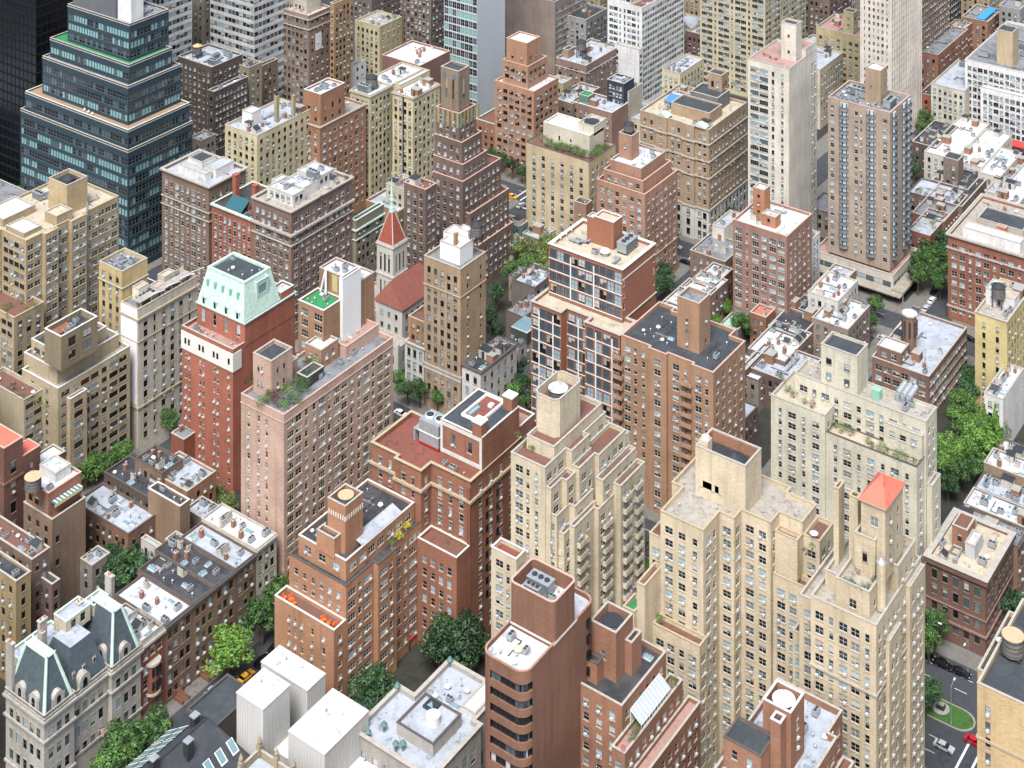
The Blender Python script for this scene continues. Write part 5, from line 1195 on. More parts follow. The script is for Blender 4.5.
def onroof(t, y, sd_):
    return (um + (u1 + e - um) * t, y, zr_ - (zr_ - ze) * t) if sd_ > 0 else (um - (um - u0 + e) * t, y, zr_ - (zr_ - ze) * t)
for i in range(6):
    mb = MB(); y = 224.5 + i * 3.4; p = onroof(.5, y, 1); q = onroof(.74, y, 1)
    mb.face([(p[0], y - .95, p[2] + .22), (q[0], y - .95, q[2] + .22), (q[0], y + .95, q[2] + .22), (p[0], y + .95, p[2] + .22)], WHT); mb.face([(p[0] + .15, y - .72, p[2] + .24), (q[0] - .15, y - .72, q[2] + .33), (q[0] - .15, y + .72, q[2] + .33), (p[0] + .15, y + .72, p[2] + .24)], SKYG); b.part('skylight', mb)
for i in range(6):
    for t_ in (.34, .66):
        mb = MB(); y = 213 + i * 4.6; p = onroof(t_, y, -1); q = onroof(t_ + .28, y, -1)
        mb.face([(q[0], y - 2, q[2] + .3), (p[0], y - 2, p[2] + .3), (p[0], y + 2, p[2] + .3), (q[0], y + 2, q[2] + .3)], plain('green_glass', '7d9a94', .85, .2))
        for yy in (y - 2, y, y + 1.9): mb.tube((q[0], yy, q[2] + .34), (p[0], yy, p[2] + .34), .06, WHT, 4)
        b.part('skylight', mb)
for (x_, y_, h_) in ((um + 2.5, 232, 3.2), (um + .6, 224, 2.6), (um - 2, 238, 2.2)):
    mb = MB(); zz_ = zr_ - abs(x_ - um) * .7; mb.box(x_ - .7, x_ + .7, y_ - .8, y_ + .8, zz_ - 1, zz_ + h_, MDK); mb.box(x_ - .85, x_ + .85, y_ - .95, y_ + .95, zz_ + h_, zz_ + h_ + .2, MET); b.part('chimney', mb)
# grey stone museum house
GS = wallmat('b5ada0', .78, .12, .4)
b = Bld('museum', 'grey limestone museum house with balustraded grey roof and round white drum', 'museum')
zr = b.poly([(-229.2, 258.5), (-207.5, 258.5), (-207.5, 276), (-209.5, 276), (-209.5, 286.5), (-224.6, 286.5), (-224.6, 273.8), (-229.2, 273.8)], 0, 19, GS, S=Wn(3, 1.2, 2.4, 5, 3.4, 'dark+noac', m=1.2), E=Wn(3, 1.4, 3, 5.4, 3.4, 'dark+noac', m=1.2), roof='silver', cop='pale', par=1.0, pt=.5, cw=.4)
x = b.box(-221.6, -211.4, 264.0, 274.0, zr - .1, zr + 2.6, GS, roof='silver', cop='dark', par=.4)
b.inst('roof_drum', (lambda q: (q.cyl(0, 0, 0, 1.8, 1.55, 1.55, WHT, 20), q.cyl(0, 0, 1.8, 2.1, 1.6, .3, WHT, 20), q.mesh('roof_drum'))[2])(MB()), -215.4, 269.0, x['zr'])
b.box(-213.8, -209.9, 277, 285.5, zr - .1, zr + 1.4, w_('e3e1da'), roof='brightwhite', par=.1)
mb = MB(); mb.face([(-219.5, 271, x['zr'] + .3), (-217, 271, x['zr'] + .3), (-218.2, 272.2, x['zr'] + 1.3)], SKYG); mb.box(-219.8, -216.8, 270.8, 273.6, x['zr'], x['zr'] + .6, MDK); b.part('skylight', mb)
for (p, q) in ((-229, 273), (-224, 286), (-208, 286), (-226, 259.5), (-224.4, 263), (-219, 260.6), (-217.8, 261.6)):
    mb = MB(); mb.cyl(p, q, zr, zr + 1.5, .3, .3, plain('copper_grey', '5e7f7a'), 10); mb.cyl(p, q, zr + 1.5, zr + 2.2, .75, .3, plain('copper_grey', '5e7f7a'), 12); b.part('roof_fan', mb)
clutter(b, -223, -210, 275, 285, zr, 5, 'plain', 2, [(-214, -209, 277, 286)])
b = Bld('museum', 'ornate stone museum front roof with obelisk finials on its parapet, bottom edge', 'museum')
zr = b.poly([(-243.5, 226), (-222, 226), (-222, 243.8), (-243.5, 243.8)], 0, 18, wallmat('a8916c', .8), S=None, E=Wn(2.6, 1.1, 2, 4.6, 3, 'dark+noac'), roof='silver', cop='pale', par=1.6)
for (p, q) in ((-243.2, 243.5), (-238, 243.5), (-233, 243.5), (-227.5, 243.5), (-222.3, 243.5), (-243.2, 238), (-243.2, 232)):
    mb = MB(); mb.box(p - .5, p + .5, q - .5, q + .5, 17, 19.2, wallmat('a8916c', .8)); mb.cyl(p, q, 19.2, 19.8, .3, .55, wallmat('a8916c', .8), 8); mb.cyl(p, q, 19.8, 21, .55, .05, wallmat('a8916c', .8), 8); b.part('finial', mb)

# ================================================================== between the avenue and the next one
def apt(label, px, py, lx, rx, hexc, name='apartment_building', S=None, E=None, roof='silver', cl='apt', n=7, cor='pale', par=.9, cat='building', k=.8, bands=(), tanks=(), **a):
    b = Bld(name, label, cat); x = b.T(px, py, lx, rx, wallmat(hexc, k), S=S, E=E, roof=roof, cop=cor, par=par, **a)
    for z, h, o in bands: b.band(x, x['z'] - z if z > 0 else -z, h, o, COP[cor])
    for (tu, tv, r, h, l, kind) in tanks: tank(b, x['u0'] + tu * (x['u1'] - x['u0']), x['v0'] + tv * (x['v1'] - x['v0']), x['zr'], r, h, l, WOOD if kind != 'w' else WHT, True, {'t': TANR, 'd': MDK, 'w': WHT}[kind])
    clutter(b, x['u0'], x['u1'], x['v0'], x['v1'], x['zr'], n, cl, int(px), [(x['u0'] + t[0] * (x['u1'] - x['u0']) - 2, x['u0'] + t[0] * (x['u1'] - x['u0']) + 2, x['v0'] + t[1] * (x['v1'] - x['v0']) - 2, x['v0'] + t[1] * (x['v1'] - x['v0']) + 2) for t in tanks])
    return b, x
TP = (1, 1.2)
# teal glazed ziggurat
m = w_('2a4450', .9, .12, .1); b = Bld('office_building', 'stepped dark steel and teal glass office block with a green terrace and a tan terrace')
Wt = Wn(1.6, 1.15, 2.2, 3.72, 3.3, 'steel+teal+noac+nosill', m=.4)
tiers = ((128, 150.8, 20.5, 192.4, -446, 'grey'), (128, 130.3, 25.4, 189.5, -447, 'ochre'), (128, 86.4, 42.5, 181, -451, 'grey'), (129, 65, 50, 172, -453, 'green'), (129.5, 24, 67.7, 168.7, -456, 'grey'))
z0 = 0
for (px, py, lx, rx, U, rf) in tiers:
    x = b.T(px, py, lx, rx, m, z0=z0, U=U, S=Wt, E=Wt, roof=rf, cop='white' if rf == 'ochre' else 'pale', par=.55); z0 = x['zr'] - .05
    b.band(x, x['z'] - .8, .3, .12, COP['pale'])
x2 = b.box(x['u0'] + 2, x['u1'] - 9, x['v0'] - .0 + .9, x['v1'] - 5, z0, z0 + 26, w_('6a7076', .8, .1, .4), roof='grey', par=.3)
b.box(x['u1'] - 8.9, x['u1'] - 1.5, x['v0'] + 2, x['v0'] + 8, z0, z0 + 9, w_('e6e6e2'), roof='white', par=.3)
clutter(b, x['u1'] - 9, x['u1'], x['v0'] + 8, x['v1'], z0, 6, 'mech', 1)
for i, (px, py) in enumerate(((84, 110), (88, 112), (92, 114))):
    q, y = at(px, py, tiers and 52.2); o = obj('terrace_chair', None, None, (q, y, 51.85), label='white chair on the tan terrace of the teal office block', category='chair', group='white chairs on the tan office terrace')
    mb = MB(); mb.box(-.35, .35, -.35, .35, .35, .45, WHT); obj('seat', mb.mesh('seat'), o, (0, 0, 0)); mb = MB(); mb.box(-.35, .35, .3, .38, .45, 1.0, WHT); obj('backrest', mb.mesh('backrest'), o, (0, 0, 0)); mb = MB()
    for s in (-.3, .25):
        for t in (-.3, .25): mb.box(s, s + .05, t, t + .05, 0, .35, WHT)
    obj('leg_frame', mb.mesh('leg_frame'), o, (0, 0, 0))
# black tower
b = Bld('office_tower', 'black glass office tower with thin horizontal bands at the upper left corner'); mB = w_('0c1016', .9, .1, .05)
u, v, z = corner(36, 10, B=215); zz = 150
x = b.box(u - 60, u, v, v + 40, 0, zz, mB, S=Wn(2.6, 2.4, 2.6, 3.7, 3, 'dark+nosill+noac+one+black', m=.2), E=Wn(2.6, 2.4, 2.6, 3.7, 3, 'dark+nosill+noac+one+black', m=.2), roof='black', par=.5)
b = Bld('office_annexe', 'low grey podium building with flat grey roof between black tower and tan apartments', 'building')
x = b.T(30, 222, -60, 62, w_('85878a'), Z=16, S=Wn(2.6, 1.6, 1.8, 3.6, 1.6, 'dark'), roof='grey', par=.5); clutter(b, x['u0'], x['u1'], x['v0'], x['v1'], x['zr'], 10, 'mech', 3)
# brown pair with the red one between
Sb = Wn(2.9, 1.2, 1.6, 3.05, 3.6, 'white+lintel', pat=[1.2, .9, 1.7]); Eb = Wn(3.0, 1.3, 1.6, 3.05, 3.6, 'white', pat=[1.3, .9])
b, x = apt('brown brick apartment house with white rooftop rooms, next to the teal office block', 208.8, 186.9, 162, 246, '8b6b58', S=Sb, E=Eb, roof='silver', V=383, n=4, bands=[(.3, .5, .7), (9.5, .4, .3), (12.5, .4, .3)], cl='old')
b.box(x['u1'] - 17, x['u1'] - 10, x['v0'] + 6, x['v0'] + 13, x['zr'] - .1, x['z'] + 3.6, w_('e4e1da'), roof='slate', par=.4); b.box(x['u1'] - 19, x['u1'] - 5, x['v0'] + 3, x['v0'] + 6, x['zr'] - .1, x['z'] + 1.8, w_('e4e1da'), S=Wn(2.4, 1, 1.5, 3, .8, 'dark'), roof='silver', par=.2)
b.box(x['u1'] - 9.8, x['u1'] - 4, x['v0'] + 7, x['v0'] + 16, x['zr'] - .1, x['z'] + 2.2, w_('e4e1da'), E=Wn(2.4, 1, 1.5, 3, .8, 'dark'), roof='silver', par=.2)
b, x = apt('narrow red brick house with two red chimneys and a sloping teal roof', 252.8, 220, 211.8, 274, 'a34f40', S=Wn(2.4, 1.0, 1.7, 3.2, 3.2, 'white+arch'), roof='slate', V=383, n=3, cor='green', bands=[(.4, .5, .5)], mind=20)
for f in (.22, .78):
    mb = MB(); q = x['u0'] + f * (x['u1'] - x['u0']) ; y = x['v0'] + 8 - 3 * f; mb.box(q - .9, q + .9, y - .9, y + .9, x['zr'], x['z'] + 8.5, w_('b04a35')); mb.box(q - 1, q + 1, y - 1, y + 1, x['z'] + 8.5, x['z'] + 8.8, w_('b04a35')); b.part('chimney', mb)
mb = MB(); q = x['u0'] + 5; y = x['v0'] + 2.5; mb.face([(q, y - 1, x['zr'] + .6), (q + 8, y - 1, x['zr'] + .6), (q + 8, y + 3, x['zr'] + 3.4), (q, y + 3, x['zr'] + 3.4)], plain('teal_roofing', '1f5a63', .9, .6)); mb.box(q, q + 8, y + 2.9, y + 3, x['zr'], x['zr'] + 3.38, w_('a34f40')); mb.box(q, q + 8, y - 1, y - .95, x['zr'], x['zr'] + .58, w_('a34f40')); b.part('sloping_roof', mb)
b, x = apt('brown corner apartment block with two white stone bands and white rooftop penthouses', 291.3, 212.3, 252.8, 352.4, '8f6c5c', S=Wn(2.6, 1.3, 1.7, 3.05, 2.6, 'white+multi'), E=Wn(2.9, 1.4, 1.7, 3.05, 2.6, 'white', pat=[1.7, .9]), roof='gravel', V=383, n=6, bands=[(.2, .5, .5), (8.2, .7, .7), (11.6, .4, .4)])
for (a_, c_, d_, e_, h_) in ((3, 15, 4, 10, 3), (4, 13.5, 10.3, 18, 2.6), (3, 13, 18.5, 27, 3.2), (1, 3.8, 8, 13, 3.2)): b.box(x['u0'] + a_, x['u0'] + c_, x['v0'] + d_, x['v0'] + e_, x['zr'] - .1, x['z'] + h_, w_('dddad0'), S=Wn(2.4, 1.3, 1.7, 3, .9, 'dark'), E=Wn(2.6, 1.3, 1.7, 3, .9, 'dark'), roof='white', par=.3)
clutter(b, x['u0'] + 4, x['u0'] + 14, x['v0'] + 5, x['v0'] + 26, x['z'] + 2.8, 6, 'mech', 1); BE = x
# behind them
b, x = apt('low cream building with pale roofs and thin chimneys behind the brown corner block', 257, 136, 225, 312, 'd6c089', S=Wn(3, 1.2, 1.6, 3.1, 2, 'dark'), E=Wn(3, 1.2, 1.6, 3.1, 2, 'dark'), roof='silver', V=415, n=12, cl='old', minw=15)
b.box(x['u0'] + 3, x['u0'] + 8, x['v0'] + 6, x['v0'] + 11, x['zr'] - .1, x['z'] + 4, w_('e6e4de'), roof='white', par=.3)
mb = MB(); mb.box(x['u1'] - 5, x['u1'] - 3.6, x['v0'] + 14, x['v0'] + 15.4, x['zr'], x['z'] + 9, w_('a8946a')); mb.cyl(x['u1'] - 4.3, x['v0'] + 14.7, x['z'] + 9, x['z'] + 10, .4, .4, MDK, 8); b.part('chimney', mb)
mb = MB(); mb.box(x['u1'] - 1.8, x['u1'] - .6, x['v0'] + 20, x['v0'] + 21.2, x['zr'], x['z'] + 8, w_('a8946a')); b.part('chimney', mb)
E6 = Wn(3, 1.5, 1.6, 3.0, 2.6, 'white', pat=[1.5, .9])
b, x = apt('orange-brown brick apartment house with stepped top, white roof and a tan-lidded water tank in front', 320, 127.6, 299, 366, 'ae6a4c', S=Wn(3.3, 1.2, 1.6, 3, 2.8, 'white'), E=E6, roof='gravel', B=235, n=5, bands=[(.3, .3, .3)])
b.box(x['u0'] + 1.5, x['u1'] - .8, x['v0'] + 1.2, x['v0'] + 15, x['zr'], x['z'] + 12, w_('ae6a4c'), S=Wn(3.5, 1, 1.7, 4, 5, 'dark'), E=Wn(4, 1, 2, 4, 5, 'dark'), roof='white', cop='white', par=.8); clutter(b, x['u0'] + 2, x['u1'] - 1, x['v0'] + 2, x['v0'] + 14, x['z'] + 11.2, 5, 'mech', 2)
tank(b, x['u0'] - 3, x['v0'] - 2, x['z'] - 16, 2.3, 3.4, 8, WOOD, True, TANR)
Yw = Wn(2.6, 1.2, 1.7, 3.0, 2.6, 'dark+one', m=.5)
b = Bld('apartment_building', 'yellow-cream apartment building of two tall wings with a dark recess and grey roof tank between'); m = w_('d8c28a', .8)
u, v, z = corner(370, 96, B=205)
x = b.box(u - 10.5, u, v, v + 13, 0, z, m, S=Yw, E=Yw, roof='white', cop='pale', par=.8); b.band(x, z - .6, .4, .4, COP['pale'])
u2, v2, z2 = corner(413, 98, B=205)
x2 = b.box(u2 - 10.6, u2, v2, v2 + 17, 0, z2, m, S=Yw, E=Yw, roof='white', cop='pale', par=.8); b.band(x2, z2 - .6, .4, .4, COP['pale'])
b.box(u2 - 10.59, u2 - .1, v + 13.01, v2 - .01, 0, z2 - 1, m, S=Yw, roof='white', par=.5) if v2 > v + 14 else None
b.box(u - 12, u - .1, v + 13.05, v + 34, 0, z, m, roof='white', cop='pale', par=.7); b.box(u - .09, u2 - 10.7, v + 15, v + 34, 0, z, m, S=Yw, roof='white', cop='pale', par=.7)
tank(b, u - 5.2, v + 7, x['zr'], 2.4, 3.4, 1.5, WOOD, True, MDK); b.inst(*kit('plant'), u - 6, v + 3.5, x['zr'], 0, 1.2); clutter(b, u2 - 10, u2, v2 + 1, v2 + 16, x2['zr'], 7, 'old', 4); clutter(b, u - 10, u, v + 14, v + 30, x['zr'], 8, 'old', 5)
mb = MB(); mb.box(u2 - 5.3, u2 - 4.6, v2 - .2, v2 - .02, 3, z2, MDK); b.part('dark_strip', mb)  # narrow dark strip down the front of the right wing
b, x = apt('low white-roofed building with red parapet, behind the yellow-cream wings', 420, 66, 382, 450, '8d5f55', roof='brightwhite', Z=38, n=7, cl='row', par=.8, cor='pink')
# setback tower with the coloured crown
m = w_('7f6456', .8); b = Bld('apartment_tower', 'dark brown setback tower stepping up to a slim tan crown with coloured tile panels'); UE = -339.5
Ed_ = Wn(2.8, 1.2, 1.5, 3.0, 2.2, 'white'); Sd_ = Wn(2.8, 1.1, 1.5, 3.0, 2.2, 'white')
def dt(u1, u0, v0, v1, z, **k): return b.box(u0, u1, v0, v1, 0, z, m, S=Sd_, E=Ed_, roof='redbrown', cop='pink', par=.8)
x = b.T(425.7, 190, 404, 434, m, U=UE - .5, S=Sd_, E=Ed_, roof='redbrown', cop='pink', par=.8, mind=6); clutter(b, x['u0'], x['u1'], x['v0'], x['v1'], x['zr'], 6, 'old', 1)
def dT(px, py, lx, rx, U, **k): return b.T(px, py, lx, rx, m, U=U, S=Sd_, E=Ed_, roof='redbrown', cop='pink', par=.8, **k)
d1 = dT(463, 182, 433, 501, UE); d1b = dT(470, 214, 440, 509, UE + 1.8, mind=14); d1c = dT(478, 246, 446, 513, UE + 3.4)
clutter(b, d1['u0'] + 1, d1['u1'], d1['v0'], d1['v1'], d1['zr'], 4, 'plain', 2)
d2 = dT(463, 165, 433, 487, UE - .6); d3 = dT(462, 143, 434.5, 482, UE - 1.6)
d4 = b.T(459, 114, 436, 476, m, U=UE - 3.4, S=Sd_, E=Ed_, roof='redbrown', cop='pink', par=.8); zc_ = d4['zr']
mb = MB(); cols_ = [plain('tile_yellow', 'a89a62', .8), plain('tile_green', '8b9a7a', .8), plain('tile_tan', 'a08c6a', .8)]
for i in range(5): a_ = d4['u0'] + .6 + i * 2.2; mb.box(a_, a_ + 1, d4['v0'] - .12, d4['v0'] - .02, zc_ - 4.5, zc_ + .6, cols_[i % 3])
for i in range(6): a_ = d4['v0'] + .5 + i * 2.1; mb.box(d4['u1'] + .02, d4['u1'] + .12, a_, a_ + 1.1, zc_ - 4.5, zc_ + .6, cols_[(i + 1) % 3])
b.part('tile_panel', mb)
cu, cv = d4['u1'] - 1.2, d4['v0'] + 1.2; zt = height(cu, cv, 71.6); x = b.box(cu - 8, cu, cv, cv + 6.6, zc_ - .1, zt, w_('937b5e', .8), S=Wn(2.5, 1, 6.5, 20, 3.4, 'brown+noac+nosill', cols=[(.32, .8), (.7, .8)]), E=Wn(2.5, 1, 6.5, 20, 3.4, 'brown+noac+nosill', cols=[(.5, .9)]), roof='slate', cop='pale', par=.8)
mb = MB(); mb.box(cu - 7, cu - 6, cv - .14, cv - .02, zt - 3, zt - 1.6, plain('tile_blue', '5a78a8', .8)); mb.box(cu - 2.2, cu - 1.2, cv - .14, cv - .02, zt - 3, zt - 1.6, plain('tile_blue', '5a78a8', .8)); b.part('tile_panel', mb)
# church
b = Bld('church', 'pale stone church with square bell tower, red pyramid roof and green copper spire'); m = w_('cbc5b6', .8, .12, .3)
RT_ = roofmat('7a4238', '94604e', .5, .8, 1.6)
nx = b.box(-336.2, -325.1, 390, 409, 0, 21.8, m, S=Wn(3, 1.0, 1.6, 4, 2.4, 'dark+noac+multi', m=1), E=Wn(3, 1.1, 1.8, 4, 2.4, 'dark+noac+multi', m=1), par=0, roof='slate')
mb = MB(); e = .6; A = [(-336.2 - e, 390 - e, 21.85), (-325.1 + e, 390 - e, 21.85), (-325.1 + e, 409, 21.85), (-336.2 - e, 409, 21.85)]; r1, r2 = (-333.2, 393.5, 27), (-333.2, 409, 27)
mb.face([A[1], A[2], r2, r1], RT_); mb.face([A[3], A[0], r1, r2], RT_); mb.face([A[0], A[1], r1], RT_); mb.face([A[2], A[3], r2], m); b.part('nave_roof', mb)
tu, tv = -333.4, 395.; tx = b.box(-341.5, -334.4, 396.5, 403.6, 0, 36.7, m, S=Wn(1.9, .8, 5.2, 9, 3.4, 'dark+noac+nosill+one+arch', cols=[(.25, .8), (.5, .8), (.75, .8)]), E=Wn(1.9, .8, 5.2, 9, 3.4, 'dark+noac+nosill+one', cols=[(.25, .8), (.5, .8), (.75, .8)]), par=.5, roof='slate')
b.band(tx, 36, .5, .3, m); b.band(tx, 26.3, .5, .3, m)
mb = MB(); c_ = (-337.95, 400.05); R8 = roofmat('a0503e', '7f4437', .6, .8, 1.6)
q4 = [(tx['u0'] + .3, tx['v0'] + .3), (tx['u1'] - .3, tx['v0'] + .3), (tx['u1'] - .3, tx['v1'] - .3), (tx['u0'] + .3, tx['v1'] - .3)]; i4 = [(c_[0] + (x_ - c_[0]) * .2, c_[1] + (y_ - c_[1]) * .2) for x_, y_ in q4]
for i in range(4): k = (i + 1) % 4; mb.face([(*q4[i], 36.9), (*q4[k], 36.9), (*i4[k], 46.2), (*i4[i], 46.2)], R8)
b.part('spire_roof', mb); mb = MB()
for i in range(4): mb.tube((*q4[i], 36.9), (*i4[i], 46.2), .16, m, 5)
mb.cyl(*c_, 46.1, 47.6, 1.0, .85, CG, 8); mb.cyl(*c_, 47.6, 49.8, .6, .55, CG, 8); mb.cyl(*c_, 49.8, 50.3, .8, .75, CG, 8); mb.cyl(*c_, 50.3, 57.5, .6, .04, CG, 8); b.part('copper_spire', mb)
mb = MB(); mb.tube((*c_, 57.4), (*c_, 59.6), .05, WHT, 5); mb.tube((c_[0] - .5, c_[1], 58.8), (c_[0] + .5, c_[1], 58.8), .05, WHT, 5); b.part('cross', mb)
for (a_, c__, d_, e_, h_) in ((-345.5, -341.6, 397, 408, 20), (-347, -341.6, 388, 396.9, 15.5), (-341.5, -336.3, 384.5, 396.4, 18), (-347, -341.6, 384, 387.9, 10), (-336.2, -322, 384.2, 389.9, 13)):
    y_ = b.box(a_, c__, d_, e_, 0, h_, m, S=Wn(2.8, 1.1, 3.4, 6, 1.8, 'dark+noac+one+nosill'), E=Wn(2.8, 1.1, 3.4, 6, 1.8, 'dark+noac+one+nosill'), par=.6, roof='pink' if h_ == 18 else 'gravel')
mb = MB()
for (a_, d_, h_) in ((-346.8, 384, 11.5), (-341.6, 384, 19.5), (-336.3, 384.1, 19.5), (-322, 384.1, 14.5), (-347, 388, 17)): mb.box(a_ - .45, a_ + .45, d_ - .45, d_ + .45, 0, h_, m); mb.cyl(a_, d_, h_, h_ + 1.6, .55, .05, m, 4)
b.part('buttress', mb)
# slim tan brick tower, its white neighbours
m = w_('b58b68', .8)
b = Bld('apartment_tower', 'slim tan brick tower with arched windows and white painted rooftop rooms, beside the church')
x = b.T(460.5, 269.8, 424, 485.8, m, V=383, S=Wn(2.5, 1.1, 1.8, 3.05, 2.8, 'dark+arch+noac', m=.7), E=Wn(3.6, .8, 1.4, 3.05, 2.8, 'dark', cols=[(.28, .9), (.8, .9)]), roof='grey', cop='pale', par=.9)
b.band(x, x['z'] - 8.8, .3, .2, COP['tan']); b.band(x, 13, .6, .35, COP['pale']); NT = x
mb = MB(); ring(mb, [(x['u0'], x['v0']), (x['u1'], x['v0']), (x['u1'], x['v1']), (x['u0'], x['v1'])], .1, .02, 11.8, 13, w_('d9d3c6')); b.part('stone_base', mb)
for (a_, c_, d_, e_, h_) in ((4, 12, 3, 9.6, 4.6), (6, 10, 9.7, 12.6, 6.5), (2.2, 6.5, 7, 12.4, 5.4)): b.box(x['u0'] + a_, x['u0'] + c_, x['v0'] + d_, x['v0'] + e_, x['zr'] - .1, x['z'] + h_, w_('e9e8e4', .85, .05, .1), roof='brightwhite', par=.3)
mb = MB(); mb.box(x['u0'] + 8.6, x['u0'] + 9.6, x['v0'] + 4, x['v0'] + 5, x['z'] + 4, x['z'] + 8, w_('a8744c')); b.part('chimney', mb); tank(b, x['u0'] + 12.6, x['v0'] + 10.6, x['zr'] + 4, 1.9, 3.2, 2.8, WOOD, True, MDK)
b, x = apt('white townhouse with tall windows and balconies facing the avenue, left of the slim tan tower', 424.5, 349.5, 405, 440, 'd5d0c6', name='townhouse', S=Wn(2.3, 1.1, 2.3, 4.0, 1.6, 'dark+noac+lintel', m=.4), roof='grey', V=383, n=3, bands=[(.2, .4, .4)], mind=14, cat='house')
b.box(x['u0'] - .3, x['u1'], x['v0'] + 2, x['v1'], x['z'] - 1, x['z'] + 7, w_('b3704e'), S=Wn(2.3, 1.1, 1.6, 3.4, 1.8, 'dark'), roof='redbrown', par=.5)
b, x = apt('white stone corner house with black roof, right of the slim tan tower', 480.6, 373, 462, 516.7, 'd2cec5', name='townhouse', S=Wn(2.4, 1.1, 2.1, 3.9, 2, 'dark+noac', m=.6), E=Wn(3.2, 1.1, 2.0, 3.9, 2, 'dark+noac', m=.7), roof='black', V=383, n=12, cl='old', cor='dark', par=.4, bands=[(.1, .3, .4)], cat='house')
b, x = apt('small stone house with a slanted glass pavilion on its roof, by the trees', 519, 347, 502, 541, 'b8b0a0', name='townhouse', Z=14, S=Wn(2.5, 1.1, 1.8, 3.4, 1.6, 'dark'), E=Wn(2.5, 1.1, 1.8, 3.4, 1.6, 'dark'), roof='black', n=5, cl='row', cor='dark', cat='house', U=None)
b.box(x['u0'] + .5, x['u0'] + 7, x['v0'] + 4, x['v0'] + 12, x['zr'] - .1, x['z'] + 2.4, w_('4f5a52'), E=Wn(2, 1.7, 1.6, 3, .7, 'green+noac+nosill'), S=Wn(2, 1.7, 1.6, 3, .7, 'green+noac+nosill'), roof='slate', par=0)
mb = MB(); q0, y0, zq = x['u0'] + .8, x['v0'] + 4.3, x['z'] + 2.5
for i in range(6):
    for j in range(6): mb.box(q0 + i * 1.02, q0 + i * 1.02 + .92, y0 + j * 1.2, y0 + j * 1.2 + 1.1, zq + .3, zq + .38, SKYG)
mb.box(q0 - .1, q0 + 6.2, y0 - .1, y0 + 7.3, zq, zq + .28, WHT); b.part('glass_roof', mb)
b, x = apt('low brick-trimmed house with grey and pink roof behind the glass pavilion house', 524, 318, 506, 549, '8b7466', name='townhouse', Z=13, S=None, E=Wn(2.5, 1.1, 1.8, 3.4, 1.6, 'dark'), roof='grey', n=7, cl='row', cor='dark', cat='house')
b, x = apt('low black-roofed house with silver skylights, between the garden trees and the new brick tower', 535, 288, 512, 556, '7d7368', name='townhouse', Z=11, roof='silver', n=6, cl='row', cor='dark', cat='house', E=Wn(2.5, 1.1, 1.8, 3.4, 1.6, 'dark'))
# ornate narrow building west of the church street
b, x = apt('old grey-tan apartment house with carved green copper attic, left of the church tower', 356, 221, 351, 384, '8f8468', U=-366, S=None, E=Wn(2.4, 1.1, 1.8, 3.3, 3.4, 'dark+arch', m=.5), roof='silver', n=5, cor='green', bands=[(3.6, .5, .5), (7, .3, .3)])
b, x = apt('low silver-roofed building with orange brick side, behind the church spire', 398, 212, 366, 430, 'a5744e', Z=20, roof='silver', n=9, cl='old', E=Wn(2.6, 1.1, 1.6, 3.3, 2.4, 'dark'))
b, x = apt('low cream house with jumbled roof, squeezed below the yellow-cream wings', 404, 190, 386, 420, 'cfc29c', Z=26, roof='grey', n=4, cl='old', E=Wn(2.6, 1.1, 1.6, 3.3, 2.4, 'dark'), S=Wn(2.6, 1.1, 1.6, 3.3, 2.4, 'dark'))

# new brick tower with white bands
m = w_('a8593f', .78, .1, .12); MW = plain('white_precast', 'e4e2dc', .85, .7, 0, .05)
b = Bld('apartment_tower', 'new orange-brick tower with big blue windows, white mullion strips and a bright white roof')
Wg = Wn(2.6, 1.95, 2.55, 3.45, 1.2, 'dark+blue+noac+nosill+multi', m=.35)
lo = b.poly([(-269.1, 383), (-258.4, 383), (-258.4, 386), (-250, 386), (-250, 383), (-238, 383), (-238, 392), (-241.4, 392), (-241.4, 409), (-269.1, 409)], 0, 45.6, m, S=Wg, E=Wn(8, 1.2, 2.2, 3.45, 3.4, 'dark+blue+noac', cols=[(.1, 1.0), (.9, 1.0)]), roof='tan', cop='pale', par=.9, pt=.6, cw=.3)
up = b.box(-267.6, -241.5, 390, 408.8, 45, 60.4, m, S=Wg, E=Wn(8, 1.0, 1.8, 3.45, 3.2, 'white+noac', cols=[(.05, .9), (.95, .9)]), roof='tan', cop='white', par=.9, pt=.8, cw=.3)
for bx_, zl, zh in ((up, 45, 60.2), (dict(u0=-269.1, u1=-238, v0=383, v1=409), 0, 45.4)):
    mb = MB(); n = int((zh - zl) / 3.45)
    for i in range(n + 1):
        z_ = zh + .2 - 3.93 - i * 3.45 + 2.86
        if z_ < zl + 3: break
        if bx_ is up: mb.box(bx_['u0'] + .1, bx_['u1'] - .1, bx_['v0'] - .1, bx_['v0'] - .01, z_ - 2.88 - .24, z_ - 2.88, MW)
        else:
            for (p_, q_, y_) in ((-269, -258.5, 383), (-258.3, -250.1, 386), (-249.9, -238.1, 383)): mb.box(p_, q_, y_ - .1, y_ - .01, z_ - 2.88 - .24, z_ - 2.88, MW)
    xs = (bx_['u0'] + 8.0, bx_['u0'] + 16.2) if bx_ is up else (-266.2, -261.2, -254.2, -246.2, -240.6)
    for q_ in xs:
        y_ = 390 if bx_ is up else (386 if -258.4 < q_ < -250 else 383); mb.box(q_ - .22, q_ + .22, y_ - .16, y_ - .11, zl + (0 if zl == 0 else .8), zh - 1.6, MW)
    b.part('white_trim', mb)
mb = MB()
for z_ in (57.2,): mb.box(-241.49, -241.4, 390, 408.8, z_, z_ + .3, MW)
mb.box(-241.4 + .01, -241.3, 392.1, 409, 40, 40.3, MW); b.part('stone_band', mb)
